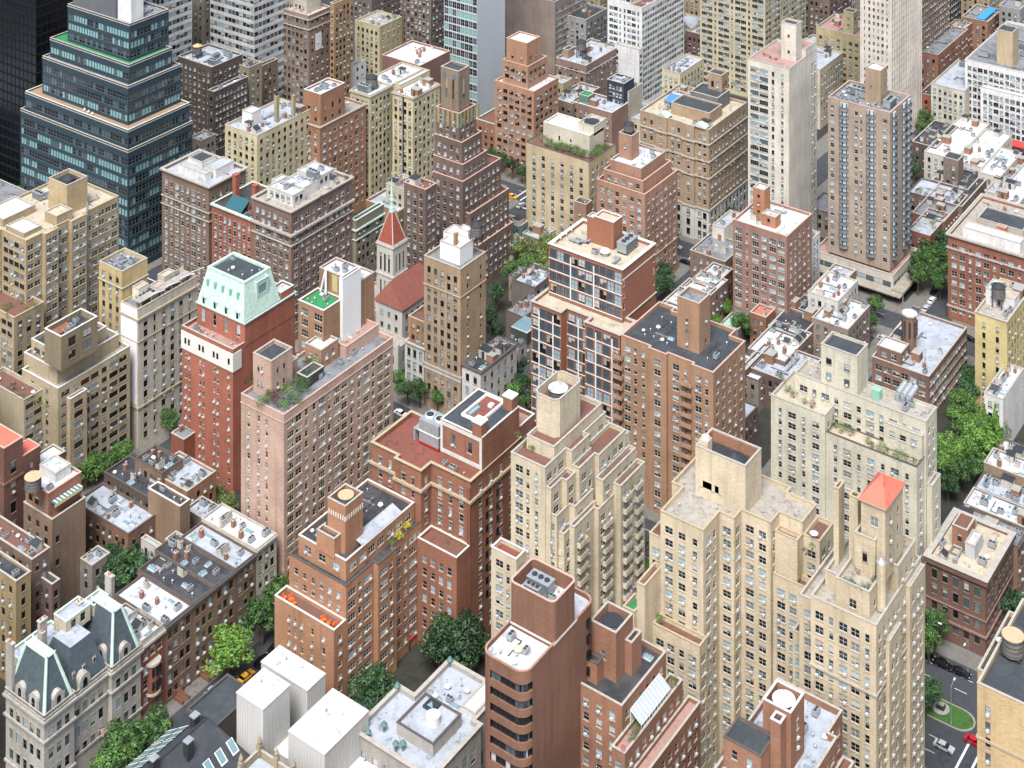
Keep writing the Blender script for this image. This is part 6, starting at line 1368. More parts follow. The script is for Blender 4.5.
zr = up['zr']; b.box(-257.5, -250.5, 399.5, 404.5, zr - .1, zr + 8.2, m, roof='tan', cop='white', par=.5); b.box(-260, -257.51, 399.5, 402.5, zr - .1, zr + 7.6, m, roof='white', par=.3)
b.inst(*kit('plant'), -247.2, 402, zr, math.pi / 2, 1.5); b.inst(*kit('duct'), -262, 396.5, zr); b.inst(*kit('duct'), -260.5, 398, zr); b.inst(*kit('duct'), -246, 394, zr, math.pi / 2); b.inst(*kit('mushroom'), -251, 395.5, zr, 0, 2.4); b.inst(*kit('condenser'), -254, 394.5, zr)
for i in range(6): b.inst(*kit('vent'), -266.6 + i * 1.5 * (i > 3), 392 + 3 * min(i, 4), zr, 0, 1.2)
# broad brown-orange apartment block
m = w_('b0765a', .8)
b = Bld('apartment_building', 'broad orange-brown brick apartment block with charcoal roof and a square brick stair tower')
Sp = Wn(3.0, 1.7, 1.5, 2.85, 2.4, 'white+multi', pat=[1.7, .8, .8, 1.7], m=.8)
P = [(-237.6, 383), (-228, 383), (-228, 382.0), (-222, 382.0), (-222, 383), (-214, 383), (-214, 382), (-207.2, 382), (-207.2, 401), (-212, 401), (-212, 404.5), (-222, 404.5), (-222, 402.5), (-232, 402.5), (-232, 404.5), (-237.6, 404.5)]
zr = b.poly(P, 0, 45.9, m, S=Sp, E=Wn(3.2, 1.2, 1.5, 2.85, 2.4, 'white'), roof='slate', cop='pink', par=1.0)
cu, cv = at(708, 351, 45); ht = height(-215.5, 389, 304)
tb = b.box(-222.6, -215.5, 389, 395.5, zr - .1, ht, m, S=Wn(3, .9, 1.3, 3, 5.5, 'dark', cols=[(.45, .9)]), E=Wn(3, .9, 1.3, 3, 5.5, 'dark', cols=[(.6, .9)]), roof='grey', cop='pale', par=.9)
clutter(b, -236, -209, 385, 400, zr, 12, 'plain', 3, [(-223, -215, 388, 396)])
bb_ = dict(u0=-240.0, u1=-207.2, v0=383, v1=401)
b.box(-240.2, -237.61, 385.5, 400, 0, 42, m, roof='slate', par=.5)
for t, w_d in ((1.9, 3.2), (24.2, 3.6)): b.balcony(bb_, 'S', t + (0 if t < 5 else .1), w_d, 1.5, [39.6 - 2.85 * i for i in range(13)], w_('b98066', .8), rail=w_('b98066', .8))
# big cream block on the right
m = w_('d9d0ad', .8); b = Bld('apartment_building', 'big pale cream apartment block with planted terraces, white roof and a square cream lift tower')
Sc2 = Wn(3.1, 1.9, 1.5, 2.85, 2.6, 'white+multi', pat=[.8, 1.9, .8, 1.7], m=1); Ec2 = Wn(3.0, 1.1, 1.5, 2.85, 2.6, 'white')
x1 = b.box(-190.2, -174.5, 383, 397, 0, 45.4, m, S=Sc2, E=Ec2, roof='tan', cop='pale', par=.9)
x2 = b.box(-174.49, -149.6, 383.6, 388.8, 0, 41, m, S=Sc2, E=Ec2, roof='tan', cop='dark', par=.9)
x3 = b.box(-186, -149.2, 388.81, 396.5, 0, 50.0, m, S=Wn(3.1, 1.9, 1.5, 2.85, 2.6, 'white+multi', pat=[1.9, 1.0], m=1), E=Ec2, roof='gravel', cop='pale', par=.8)
b.box(-160, -149.7, 387.4, 388.8, 40.5, 46.8, m, S=Wn(2.6, 1.4, 1.4, 3, 1.6, 'white'), roof='white', par=.3); CB = x2
b.box(-149.1, -147.6, 389, 395, 0, 34, m, S=Sc2, E=Ec2, roof='tan', par=.8)
q, y = at(857, 395, 50); ht = height(q, y, 357); tb = b.box(q - along(q, y, -1, 0, 821), q, y, y + along(q, y, 0, 1, 868), x3['zr'] - .1, ht, m, S=Wn(3, 1.3, 1.6, 4, ht - 57, 'dark', cols=[(.22, 1.6), (.72, 1.6)]), roof='slate', cop='pale', par=.6)
b.inst('cooling_box', (lambda q: (q.box(-1.1, 1.1, -1, 1, 0, 2.4, plain('mint_metal', '8fc0a8')), q.mesh('cooling_box'))[1])(MB()), *at(877, 398, 49.2), x3['zr'])
q, y = at(912, 400, 49.2); mb = MB()
for i in range(3): mb.tube((q - 3 + i * 1.5, y - 2.2, 51), (q - 2.4 + i * 1.5, y + 1.4, 52.3), .75, MET, 10); mb.cyl(q - 3 + i * 1.5, y - 2.5, 49.2, 51.2, .7, .7, MET, 10)
b.part('air_duct', mb); clutter(b, -158, -150, 390, 396, x3['zr'], 5, 'mech', 4); clutter(b, -184, -176, 390, 396, x3['zr'], 3, 'plain', 4)
b.box(-190.2, -186.01, 397.01, 410, 0, 30, w_('a0604c'), roof='silver', E=Ec2, par=.5)
# brownstone corner mansion
m = w_('7e5448', .78, .18, .3); b = Bld('apartment_house', 'dark brownstone corner apartment house with heavy cornice, tan roof deck and red stair house')
x = b.box(-147.3, -132.0, 384, 404.9, 0, 19.4, m, S=Wn(2.9, 1.1, 2.1, 3.9, 2.6, 'dark+lintel+noac'), E=Wn(2.9, 1.1, 2.1, 3.9, 2.6, 'dark+lintel+noac'), roof='tan', cop='pale', par=.6, pt=.9, cw=.7); b.band(x, 18.1, .9, .6, w_('7e5448', .78, .18, .3)); b.band(x, 5, .5, .4, w_('9a6e60')); b.band(x, 9, .3, .25, w_('9a6e60'))
b.box(-143.5, -139.5, 392, 398, x['zr'] - .1, 24.2, w_('a8654c'), roof='redbrown', par=.4, S=Wn(3, .9, 1.8, 3, 1.6, 'dark')); b.box(-139.4, -136.9, 390, 396, x['zr'] - .1, 22.4, w_('cfd3d4'), roof='white', par=.2); clutter(b, -147, -133, 385, 404, x['zr'], 8, 'apt', 5, [(-144.5, -136, 391, 401)])
for i, (v0, v1, z, h, rf) in enumerate(((405.1, 413, 16, '9a6a58', 'grey'), (413, 421, 16.5, '8a7a6c', 'white'), (421, 429, 16.5, '9c8876', 'silver'), (429, 437, 19, 'a08060', 'white'), (437, 446, 17, '9a7a68', 'white'))):
    rowhouse(['narrow grey-roofed row house directly behind the brownstone corner house', 'white-roofed row house with black railings, second behind the brownstone corner house', 'silver-roofed row house cluttered with pipes and ducts, right edge', 'tan brick row house standing taller than its row, right edge', 'row house with cracked white roof at the far end of the right-edge row'][i], v0, v1, z, h, rf, u1=-131., depth=17, n=8, cl='old', cor='pale' if i % 2 else 'dark')
# white rear house with ivy, tan corner tower, brick roof-turret house, red corner block
b, x = apt('white painted house half covered in ivy, with white roof, at the garden trees', 1003, 400, 984, 1024, 'e4e2dc', name='townhouse', Z=17, S=Wn(2.6, 1.1, 1.8, 3.4, 1.8, 'dark'), roof='white', n=6, cl='row', cat='house')
IV = x
b, x = apt('tan-yellow apartment house with a timber water tank on legs and cluttered roof, right edge', 1007, 322, 975, 1032, 'd0ad6c', V=480, S=Wn(3.4, 1.0, 1.6, 3.1, 2.6, 'dark', cols=[(.28, 1.0), (.7, 1.0)]), E=Wn(3, 1.1, 1.6, 3.1, 2.6, 'dark'), roof='gravel', n=8, cl='old', bands=[(.2, .3, .2)], tanks=[(.45, .35, 2.1, 3.4, 3.2, 'd')])
b.box(x['u0'] + .6, x['u0'] + 4, x['v0'] + 8, x['v0'] + 15, x['zr'] - .1, x['z'] + 4, w_('e4e2dc'), roof='white', par=.3); b.box(x['u0'] + 5, x['u1'] - .6, x['v0'] + 9, x['v0'] + 14, x['zr'] - .1, x['z'] + 2.6, w_('e4e2dc'), roof='tan', par=.3)
b, x = apt('brown brick apartment house with octagonal brick roof turret and glassy terraces', 929, 377, 872, 967, '8f6152', U=-178, S=Wn(2.9, 1.8, 1.6, 3.1, 1.8, 'white+multi'), E=Wn(2.6, 2.0, 1.8, 3.1, 1.6, 'white+multi', m=.5), roof='silver', n=9, cl='old', cor='pale', par=.8)
mb = MB(); q, y = x['u0'] + 8, x['v0'] + 11; mb.cyl(q, y, x['zr'], x['z'] + 11, 2.3, 2.3, w_('8f6152'), 8); mb.cyl(q, y, x['z'] + 11, x['z'] + 11.5, 2.6, 2.6, COP['pale'], 8); mb.cyl(q, y, x['z'] + 11.5, x['z'] + 12.3, 2.2, .4, WHT, 8)
for i in range(8): a_ = math.pi / 8 + i * math.pi / 4; mb.box(q + 2.16 * math.cos(a_) - .28, q + 2.16 * math.cos(a_) + .28, y + 2.16 * math.sin(a_) - .28, y + 2.16 * math.sin(a_) + .28, x['z'] + 4.5, x['z'] + 9.5, MDK)
b.part('roof_turret', mb); b.box(x['u0'] + 1, x['u0'] + 9, x['v0'] + 1.5, x['v0'] + 8, x['zr'] - .1, x['z'] + 3.2, w_('8f6152'), S=Wn(2.6, 1.4, 1.7, 3, 1, 'white+multi'), E=Wn(2.6, 1.4, 1.7, 3, 1, 'white+multi'), roof='white', par=.4); RBX = x
b, x = apt('big red brick apartment block with pale cornice and long white penthouse, right edge', 1060, 268, 948, 1090, '9d5341', V=527, S=Wn(2.9, 1.6, 1.6, 3.05, 3.0, 'white+multi', pat=[1.6, 1.6, .8]), E=Wn(2.9, 1.2, 1.6, 3.05, 3, 'white'), roof='gravel', n=10, cl='old', bands=[(.1, .6, .7), (4.6, .5, .4)]); b.band(x, 4.4, .5, .3, COP['pale'])
b.box(x['u0'] + 4, x['u0'] + 24, x['v0'] + 3, x['v0'] + 8, x['zr'] - .1, x['z'] + 2.6, w_('e4e2dc'), S=Wn(3, .8, 1.7, 3, 1, 'dark'), roof='brightwhite', par=.2)
b.box(x['u0'] + 6, x['u0'] + 22, x['v0'] + 12, x['v0'] + 22, x['zr'] - .1, x['z'] + 2.6, w_('c9b9a2'), roof='slate', par=.3); b.box(x['u0'] + 14, x['u0'] + 17, x['v0'] + 9, x['v0'] + 11, x['zr'] - .1, x['z'] + 3.4, w_('c9603f'), roof='orange', par=.1)
# pink brick tower, houses round it
b, x = apt('pinkish brick apartment tower with wide white windows, white roof and orange brick tank tower', 787, 237, 733, 812, 'a87565', V=478, S=Wn(3.0, 2.0, 1.5, 2.75, 2.4, 'white+multi', pat=[2.0, .7, 2.0, 1.6, 2.0, 2.0], m=.5), E=Wn(3.4, 1.0, 1.4, 2.75, 2.4, 'cream', m=1.2), roof='brightwhite', n=5, cor='pink')
b.box(x['u0'] + 4.5, x['u0'] + 8.8, x['v0'] + 6, x['v0'] + 10.5, x['zr'] - .1, x['z'] + 10, w_('c06f45', .8), S=Wn(3, .8, 1.0, 2.6, 2, 'dark'), roof='white', cop='pale', par=.4); b.box(x['u0'] + 8.81, x['u0'] + 14, x['v0'] + 4, x['v0'] + 8, x['zr'] - .1, x['z'] + 3, w_('c06f45', .8), S=Wn(3, .8, 1.2, 2.6, 1, 'dark'), roof='white', par=.3)
house('cream painted house with blank white side wall, at the avenue crossing', 724, 215 + 14, 712, 742, 13, 'e2ddc6', 'silver', n=2, V=None, S=None, E=None)
house('grey-roofed brick corner shop house at the crossing, beside the blank white wall', 725, 268 - 6, 690, 745, 9, '8d6a58', 'grey', n=6)
for i, (px, py, lx, rx, rf) in enumerate(((676, 322, 650, 706, 'white'), (691, 310, 664, 716, 'brightwhite'), (706, 300, 679, 728, 'white'), (712, 288, 692, 733, 'white'))):
    if i < 4: house(['white-roofed terrace house nearest the new brick tower', 'bright white-roofed terrace house, second from the new brick tower', 'white-roofed terrace house third from the new brick tower, by the crossing', 'white-roofed terrace house nearest the pinkish tower'][i], px, py, lx, rx, 14, ['9a6e60', '7d5a50', '94705f', '8a5c50'][i], rf, n=7, cor='pale')
house('low house with pale green tent roof in the yard below the pinkish tower', 738, 330, 720, 752, 5, '8d8478', 'copper', n=3, S=None, E=None, name='garden_shed', cat='shed', fh=3)
for i, a_ in enumerate(((785, 362, 748, 812, 12, '8f6a58', 'white', 'white-roofed house with black stains and skylights, left of the cream lift tower'), (800, 338, 768, 832, 12, '84685a', 'black', 'black-roofed house with jumbled chimneys, behind the cream lift tower'), (812, 316, 790, 856, 12, 'a06a52', 'silver', 'silver-roofed brown brick house below the balcony tower'),
        (798, 386, 750, 822, 11, '7c5a50', 'silver', 'dark brick house with silver roof tucked behind the cream block'), (838, 302, 808, 858, 17, 'd6d2c4', 'white', 'white stucco house with stepped parapet near the balcony tower'), (848, 330, 812, 870, 14, 'a08878', 'white', 'long tan house with white roof and blue dormer, near the balcony tower'), (766, 318, 750, 775, 12, 'a05a48', 'orange', 'small brick house with orange roof at the foot of the pinkish tower'), (744, 372, 738, 770, 12, '7a4a42', 'silver', 'dark red house with silver roof beside the charcoal-roofed block'))):
    house(a_[7], *a_[:7], n=9 if i != 6 else 2, cl='old' if i % 2 else 'row', cor='pale')
house('white-grey house with rounded end and window strip, between pinkish tower and balcony tower', 812, 240, 804, 820, 22, 'd9dadb', 'grey', n=2)
house('low roof building with tan and grey sheds, behind the pinkish tower', 806, 222, 786, 822, 9, 'b5a88e', 'silver', n=8, cl='old')
# tan block with the roof garden; salmon brick block
b = Bld('apartment_building', 'plain tan apartment block with lush roof garden and cream penthouse, beside the taxis'); m = w_('cfb283', .8)
u, v, z = corner(589, 162, V=487); x = b.box(-344.5, u, v, 505.5, 0, z, m, S=Wn(4.2, 1.3, 1.6, 2.75, 3.4, 'white', pat=[1.3, 1.3], m=1.4), E=Wn(3.4, 1.2, 1.5, 2.75, 3.4, 'white'), roof='redbrown', cop='dark', par=1.0)
b.box(u - 24, u - 3, v + 5, v + 15, x['zr'] - .1, z + 7, w_('d8cdab', .8), S=Wn(5, .8, 1.5, 4, 3.4, 'dark', cols=[(.35, .8), (.6, .8)]), roof='brightwhite', cop='white', par=.7); b.box(u - 10, u - 3, v + 8, v + 17, z + 6, z + 9.5, w_('d8cdab', .8), roof='tan', par=.5)
tank(b, u - 6.5, v + 12, z + 8.4, 2.8, .8, 0, MDK, False, MDK); TG = x
b = Bld('apartment_building', 'salmon-pink brick apartment block with stepped terraces and square brick tank tower, behind the white-roofed tower'); m = w_('b57661', .8)
Es3 = Wn(3.0, 1.5, 1.5, 2.9, 2.3, 'white', pat=[1.5, .9]); x = b.box(-306.2, -286, 477, 500, 0, 36.4, m, S=Wn(3, 1.4, 1.5, 2.9, 2.3, 'white'), E=Es3, roof='redbrown', cop='pink', par=.9)
b.box(-304.5, -288, 479, 499, 35, 39.8, m, S=Wn(3, 1.4, 1.5, 2.9, 1.6, 'white'), E=Es3, roof='redbrown', cop='pink', par=.8); b.box(-303, -290, 481, 498, 39, 43, m, S=Wn(3, 1.4, 1.5, 2.9, 1.6, 'white'), E=Es3, roof='white', cop='pale', par=.8)
t = b.box(-302.5, -297, 486, 491, 42, 51, m, S=Wn(3, 1, 1.4, 4, 3.5, 'dark'), roof='grey', par=.6); tank(b, -299.7, 488.5, t['zr'], 1.8, 2.6, 1.2, WOOD, True, MDK); clutter(b, -296, -290, 482, 497, 42.3, 5, 'apt', 3); SA = x
b.band(x, 12, .3, .2, COP['pink'])
b, x = apt('small brick stair tower house squeezed between tan block and salmon block', 586, 205, 574, 592, 'ac7560', Z=24, roof='black', n=1, S=Wn(3, .8, 1.4, 3, 3, 'dark'), cl='plain')
# low things by the taxis and garden
for i, a_ in enumerate(((521, 226, 503, 528, 10, '5f8f86', 'silver', 'small green-sided house with grey roof beside the taxi avenue'), (513, 246, 497, 524, 9, 'b9b6a8', 'white', 'low white house behind the deco tower and garden trees'), (541, 240, 522, 566, 7, '9c9a90', 'silver', 'low yard building with piled silver roof units, below the tan block'))):
    house(a_[7], *a_[:7], n=5, cl='old')
# low houses and sheds filling the backs of the blocks
yards = [((-300, 262), 9, 6, 'silver', 'grey yard shed roof behind the terrace gardens'), ((-318, 262), 8, 5, 'grey', 'low grey shed between the garden trees and the water-tank house'), ((-322, 300), 9, 7, 'silver', 'low silver-roofed rear building at the foot of the red brick tower'),
 ((-318, 452), 12, 9, 'grey', 'grey yard building in the block behind the church'), ((-302, 432), 12, 10, 'white', 'white-roofed yard building by the side-street trees'),
 ((-256, 424), 16, 9, 'slate', 'dark flat yard building north of the new brick tower'), ((-226, 424), 16, 9, 'silver', 'silver-roofed yard building north of the charcoal-roofed block'), ((-230, 446), 14, 10, 'white', 'white yard building below the pinkish tower'),
 ((-180, 424), 18, 10, 'silver', 'silver flat building behind the big cream block'), ((-182, 448), 14, 12, 'white', 'white flat building near the turret house'), ((-400, 440), 12, 8, 'silver', 'silver-roofed yard building in the well behind the brown blocks'),
 ((-232, 282), 9, 4, 'grey', 'low grey yard building behind the grey museum'), ((-224, 296), 10, 4, 'silver', 'low silver yard building beside the dark courtyard trees'), ((-396, 356 - 40), 8, 8, 'grey', 'low rear roof below the tan apartments'), ((-388, 296), 8, 8, 'silver', 'low silver roof behind the stepped beige house'),
 ((-250, 560), 18, 10, 'grey', 'grey flat building behind the balcony tower'), ((-222, 590), 18, 12, 'silver', 'silver flat building in the upper right block'), ((-258, 600), 14, 12, 'white', 'white flat building between tall cream and ribbed towers'), ((-208, 560), 0, 0, '', '')]
for i, ((yu, yv), w__, h__, rf, lb) in enumerate(yards):
    if not w__: continue
    b = Bld('yard_building', lb, 'building'); x = b.box(yu - w__ / 2, yu + w__ / 2, yv - w__ * .4, yv + w__ * .4, 0, h__, w_(('8d6a58', 'a39a88', '7d5a4e', '9a8a76')[i % 4]), S=Wn(2.6, 1, 1.6, 3.2, 1.6, 'dark'), E=Wn(2.6, 1, 1.6, 3.2, 1.6, 'dark'), roof=rf, par=.4, cop='dark'); clutter(b, x['u0'], x['u1'], x['v0'], x['v1'], x['zr'], 5, 'old' if i % 2 else 'row', i)

# ================================================================== beyond the second avenue
D1 = Wn(2.9, 1.2, 1.6, 3.05, 2.6, 'white'); D2 = Wn(2.7, 1.1, 1.6, 3.05, 2.6, 'dark'); D3 = Wn(3.4, 2.3, 1.6, 3.0, 2.6, 'white+multi', m=.5)
b = Bld('apartment_tower', 'salmon brick tower stepping back to a square top with white roof, above the taxis'); m = w_('b9755a', .8)
u, v, z = corner(534, 92, V=527); x = b.box(u - 20, u, v, v + 18, 0, z, m, S=Wn(3.1, 1.8, 1.5, 3, 2.4, 'dark+multi', m=.8), E=Wn(3.1, 1.8, 1.5, 3, 2.4, 'dark+multi', m=.8), roof='white', cop='pink', par=.8)
b.box(u - 17.5, u - 4.5, v + 2.2, v + 16, z - 1, z + 8.6, m, S=Wn(3.1, 1.8, 1.5, 3, 2.4, 'dark+multi'), E=Wn(3.1, 1.8, 1.5, 3, 2.4, 'dark+multi'), roof='grey', cop='pink', par=.8); y = b.box(u - 16.5, u - 6, v + 3.5, v + 13, z + 7.5, z + 17.5, m, S=Wn(4, 1.0, 1.6, 4, 6, 'dark'), E=Wn(4, 1.0, 1.6, 4, 6, 'dark'), roof='brightwhite', cop='pink', par=.6)
b = Bld('shop_house', 'low brick building with mint green roof edge between slab tower and salmon tower', 'building'); x = b.T(496, 125, 476, 520, w_('a9664c', .8), Z=12, S=D2, E=D2, roof='redbrown', cop='green', par=.6)
# ornate corner hotel block
b = Bld('apartment_building', 'ornate tan brick corner block on a white stone base with crowded roof garden'); m = w_('b58d6b', .8); u, v, z = corner(709, 130, U=-286)
P = [(-316.4, v), (-309, v), (-309, v - .7), (-304, v - .7), (-304, v), (-297, v), (-297, v - .7), (-292, v - .7), (-292, v), (-286, v), (-286, v + 31), (-316.4, v + 31)]
W1 = Wn(2.9, 1.1, 1.7, 3.05, 2.6, 'white', pat=[1.1, 1.1, 1.1]); zr = b.poly(P, 12, z, m, S=W1, E=W1, roof='tan', cop='pale', par=.9); b.poly(offset(P, .1), 0, 12.3, w_('d6d0c2'), S=Wn(2.9, 1.3, 2.2, 3.6, 1.4, 'dark'), E=Wn(2.9, 1.3, 2.2, 3.6, 1.4, 'dark'), par=0, top=False)
for q in (12, 24, z - 6, z - 12.5): b.band(P, q, .5, .4, COP['pale'])
x = b.box(-306, -289, v + 6, v + 16, zr - .1, z + 3.4, m, S=W1, E=W1, roof='slate', cop='pale', par=.5); b.box(-304, -292, v + 18, v + 28, zr - .1, z + 4.5, w_('7d7d78'), roof='slate', par=.4)
t = b.box(-300, -294, v + 25, v + 30.5, zr - .1, z + 10.5, m, S=Wn(2, 1, 2.2, 4, 3, 'dark+arch'), E=Wn(2, 1, 2.2, 4, 3, 'dark+arch'), roof='slate', cop='pale', par=.7)
mb = MB(); mb.face([(-311, v + 9, z + 2), (-305.2, v + 9, z + 2), (-305.2, v + 15, z + 3), (-311, v + 15, z + 3)], plain('blue_canvas', '4f86cf', .85, .6)); b.part('canopy', mb)
for (gx, gy) in ((-306.5, v - .3), (-290, v - .3)):
    mb = MB(); mb.face([(gx - 2.6, gy - .5, z + .2), (gx + 2.6, gy - .5, z + .2), (gx, gy - .5, z + 2)], w_('d6d0c2')); mb.face([(gx - 2.6, gy - .5, z + .2), (gx, gy - .5, z + 2), (gx, gy + 2, z + 2), (gx - 2.6, gy + 4, z + .2)], CG); mb.face([(gx, gy - .5, z + 2), (gx + 2.6, gy - .5, z + .2), (gx + 2.6, gy + 4, z + .2), (gx, gy + 2, z + 2)], CG); b.part('gable', mb)
clutter(b, -315, -287, v + 1, v + 30, zr, 16, 'old', 3, [(-307, -288, v + 5, v + 31)]); OC = (u, v, z, zr)
for i, q in enumerate((-283.9,)):
    pass
# tall cream tower and balcony tower
m = w_('dcd2bb', .84); b = Bld('apartment_tower', 'tall cream apartment tower with pink terrace roof and slim lift shaft, blank right wall'); u, v, z = corner(789, 69, V=527)
x = b.box(-271.2, u, v, v + 24, 0, z, m, S=Wn(4.2, 2.9, 1.6, 2.9, 2.6, 'steel+multi', pat=[2.9, 3.0, .9, .8]), E=Wn(8, 1.0, 1.4, 2.9, 4, 'dark', cols=[(.83, 1.0), (.93, 1.0)]), roof='pink', cop='pale', par=.7)
b.box(u - 7.5, u - 1.5, v + 9, v + 14, x['zr'] - .1, z + 13, m, S=Wn(4, .8, 1.0, 6, 4, 'dark'), roof='slate', par=.5, cop='pale'); b.box(u - 5, u - .01, v + 14.1, v + 23.9, z - 1, z + 2.8, m, roof='pink', par=.5)
for i, (px, py) in enumerate(((760, 52), (764, 55), (770, 58), (776, 60))):
    q, y = at(px, py, z - .7); o = obj('terrace_table', None, None, (q, y, x['zr']), label='round table with red cloth on the pink terrace of the tall cream tower', category='table', group='tables on the pink rooftop terrace')
    mb = MB(); mb.cyl(0, 0, .68, .75, .6, .6, plain('table_red', 'b5523f', .85), 12); obj('table_top', mb.mesh('table_top'), o, (0, 0, 0)); mb = MB(); mb.cyl(0, 0, 0, .68, .06, .06, MDK, 6); obj('leg', mb.mesh('leg'), o, (0, 0, 0))
m = w_('b59c80', .82); b = Bld('apartment_tower', 'tan tower with stacks of grey rounded balconies and a square tan lift tower'); u, v, z = corner(890, 113, V=530)
bx = b.box(-240.3, u, v, v + 18.8, 8, z, m, S=Wn(3, 1.3, 1.4, 2.75, 2.6, 'white', cols=[(.07, 1.5), (.46, 1.3), (.54, .7), (.92, 1.7)]), E=Wn(3, 1.3, 1.4, 2.75, 2.6, 'white', cols=[(.35, 1.0), (.65, 1.3)]), roof='grey', cop='pink', par=.9)
GB = plain('balcony_concrete', 'a9abac', .85, .8, 0, .1); GP = glassmat('balcony_glazing', 'b5c0c4', .25)
def rb(w, d):
    key = ('rbalc', w, d)
    if key not in _W:
        mb = MB(); n = 8; P = [(w / 2 * math.cos(math.pi * (1 - t / n)), -d * math.sin(math.pi * t / n)) for t in range(n + 1)]; P = [(x_, y_) for x_, y_ in P]
        mb.prism(P, 0, .16, GB)
        for j in range(n): a_, c_ = P[j], P[j + 1]; mb.face([(*a_, .16), (*c_, .16), (*c_, 1.0), (*a_, 1.0)], GB); mb.face([(*c_, .16), (*a_, .16), (*a_, 1.0), (*c_, 1.0)], GB)
        Q = [(x_ * .82, y_ * .55) for x_, y_ in P]
        for j in range(n): mb.face([(*Q[j], 1.02), (*Q[j + 1], 1.02), (*Q[j + 1], 2.55), (*Q[j], 2.55)], GP if j % 3 else GL_B)
        mb.face([(*q, 2.55) for q in Q], GB); _W[key] = mb.mesh('balcony')
    return _W[key]
for k_ in range(19):
    zz = z - 4.2 - k_ * 2.75 + 1.0
    for f in (.26, .70): b.inst('balcony', rb(3.6, 1.5), -240.3 + f * (u + 240.3), v, zz, 0)
    for t_ in (3.2, 12.5, 17): b.inst('balcony', rb(3.2, 1.5), u, v + t_, zz, math.pi / 2)
x = b.box(u - 12, u - 6, v + 6, v + 12, bx['zr'] - .1, z + 11.5, w_('b2906e', .8), S=Wn(3, .8, 1, 6, 6, 'dark', cols=[(.4, .8)]), roof='white', par=.5, cop='pale')
mb = MB(); mb.cyl((x['u0'] + x['u1']) / 2, (x['v0'] + x['v1']) / 2, x['zr'], x['z'] + .9, 2.4, .4, WHT, 16); b.part('dome', mb)
b.inst(*kit('plant'), u - 3, v + 7, bx['zr'], math.pi / 2, 1.3); b.inst(*kit('plant'), u - 16, v + 10, bx['zr'], 0, 1.3); clutter(b, -240, u, v, v + 18, bx['zr'], 16, 'mech', 3, [(u - 13, u - 5, v + 5, v + 13)])
pd = b.box(-245, u + 2, v - 2.0, v + 21, 0, 8, w_('d0c7b4'), S=Wn(3.2, 2.6, 2.6, 8, 2.6, 'dark+blue+noac+nosill+multi'), E=Wn(3.2, 2.6, 2.6, 8, 2.6, 'dark+blue+noac+nosill+multi'), roof='pink', par=.8)
mb = MB(); mb.box(u + 2.05, u + 6.5, v - 4, v + 14, 3.4, 4.2, w_('a89e88')); mb.box(u + 6, u + 6.3, v - 3.5, v - 3.2, 0, 3.4, CONC); mb.box(u + 6, u + 6.3, v + 13, v + 13.3, 0, 3.4, CONC); b.part('entrance_canopy', mb)
mb = MB(); mb.box(-244, u + 6.4, v - 6.6, v - 2.05, 3.2, 3.6, w_('a89e88')); b.part('shop_awning', mb)

def far(label, px, py, lx, rx, hexc, **a):
    a.setdefault('n', 8); a.setdefault('S', D2); a.setdefault('E', D2); return apt(label, px, py, lx, rx, hexc, **a)
# left to right, across the top of the view
far('dark brown brick building with silver roof and water tank, right of the teal block', 212, 67.5, 178, 242.5, '6f5c53', B=150, k=.75, cl='mech', S=Wn(2.8, 1.0, 1.5, 3, 2.6, 'white'), E=Wn(2.8, 1.1, 1.5, 3, 2.6, 'white'), tanks=[(.3, .3, 2, 3.2, 2, 't')], n=12)
far('dark brown wing with a dense window grid, in front of the silver-roofed brown building', 214, 92, 208, 248, '6a574e', B=160, k=.75, E=Wn(2.2, 1.1, 1.6, 3, 2.2, 'white', m=.5))
far('small pale stone house with grey roof between the teal block and brown wing', 201, 141, 190, 216, 'a39a86', B=168, name='house', cat='house', n=3)
far('tan and grey apartment slab with dark roof, left of the narrow brown one', 249, 68, 236, 262, 'a8946f', B=140, roof='slate', k=.75)
far('narrow brown brick apartment slab with dark roof, centre of the upper left group', 262, 66, 258, 278, '8a6653', B=122, roof='black', n=3)
far('small pale house with white roof in the gap before the arched brown tower', 266, 110, 261, 281, 'c5bfa6', B=124, roof='white', n=1, name='house', cat='house', S=None)
SB = Wn(2.4, 2.3, 1.9, 3.7, 2.4, 'dark+nosill+noac+one', m=.2)
b, x = far('office building striped with white and dark horizontal bands, upper left', 254, -30, 210, 290, 'cfd0cc', B=118, S=SB, E=SB, k=.8, name='office_building')
b, x = far('black and white banded office building with terraces, directly behind the teal block', 160, -22, 118, 192, 'd4d4d0', B=130, S=SB, E=SB, k=.8, name='office_building'); 
b2, x2 = far('tan apartment tower rising behind the black and white banded offices', 204, -18, 192, 220, '9b8b70', B=100, n=2)
b, x = far('pinkish brown tower with arched-top windows and pale upper storeys', 308.6, 16, 282, 331, 'a07c68', B=112, S=Wn(2.5, 1.3, 1.9, 3.3, 2.4, 'dark+noac+lintel', m=.7), E=Wn(3.0, 1.0, 1.5, 3.3, 2.4, 'dark'), bands=[(6.6, .5, .4), (2.2, .5, .4)], roof='tan')
mb = MB(); mb.box(x['u1'] + .02, x['u1'] + .1, x['v0'] + 4.5, x['v0'] + 8.5, x['z'] - 17, x['z'] - 9.5, WHT); b.part('painted_sign_panel', mb)
b.box(x['u0'] + 4, x['u1'] - 4, x['v0'] + 3, x['v0'] + 12, x['zr'] - .1, x['z'] + 5, w_('cfc0a6'), S=D2, roof='slate', par=.4)
b, x = far('orange and tan brick tower with dark window strip, right of the pinkish brown tower', 334, 4, 330, 351, 'b0784c', B=112, E=Wn(2.6, 1.2, 1.8, 3, 2.4, 'dark'), n=2)
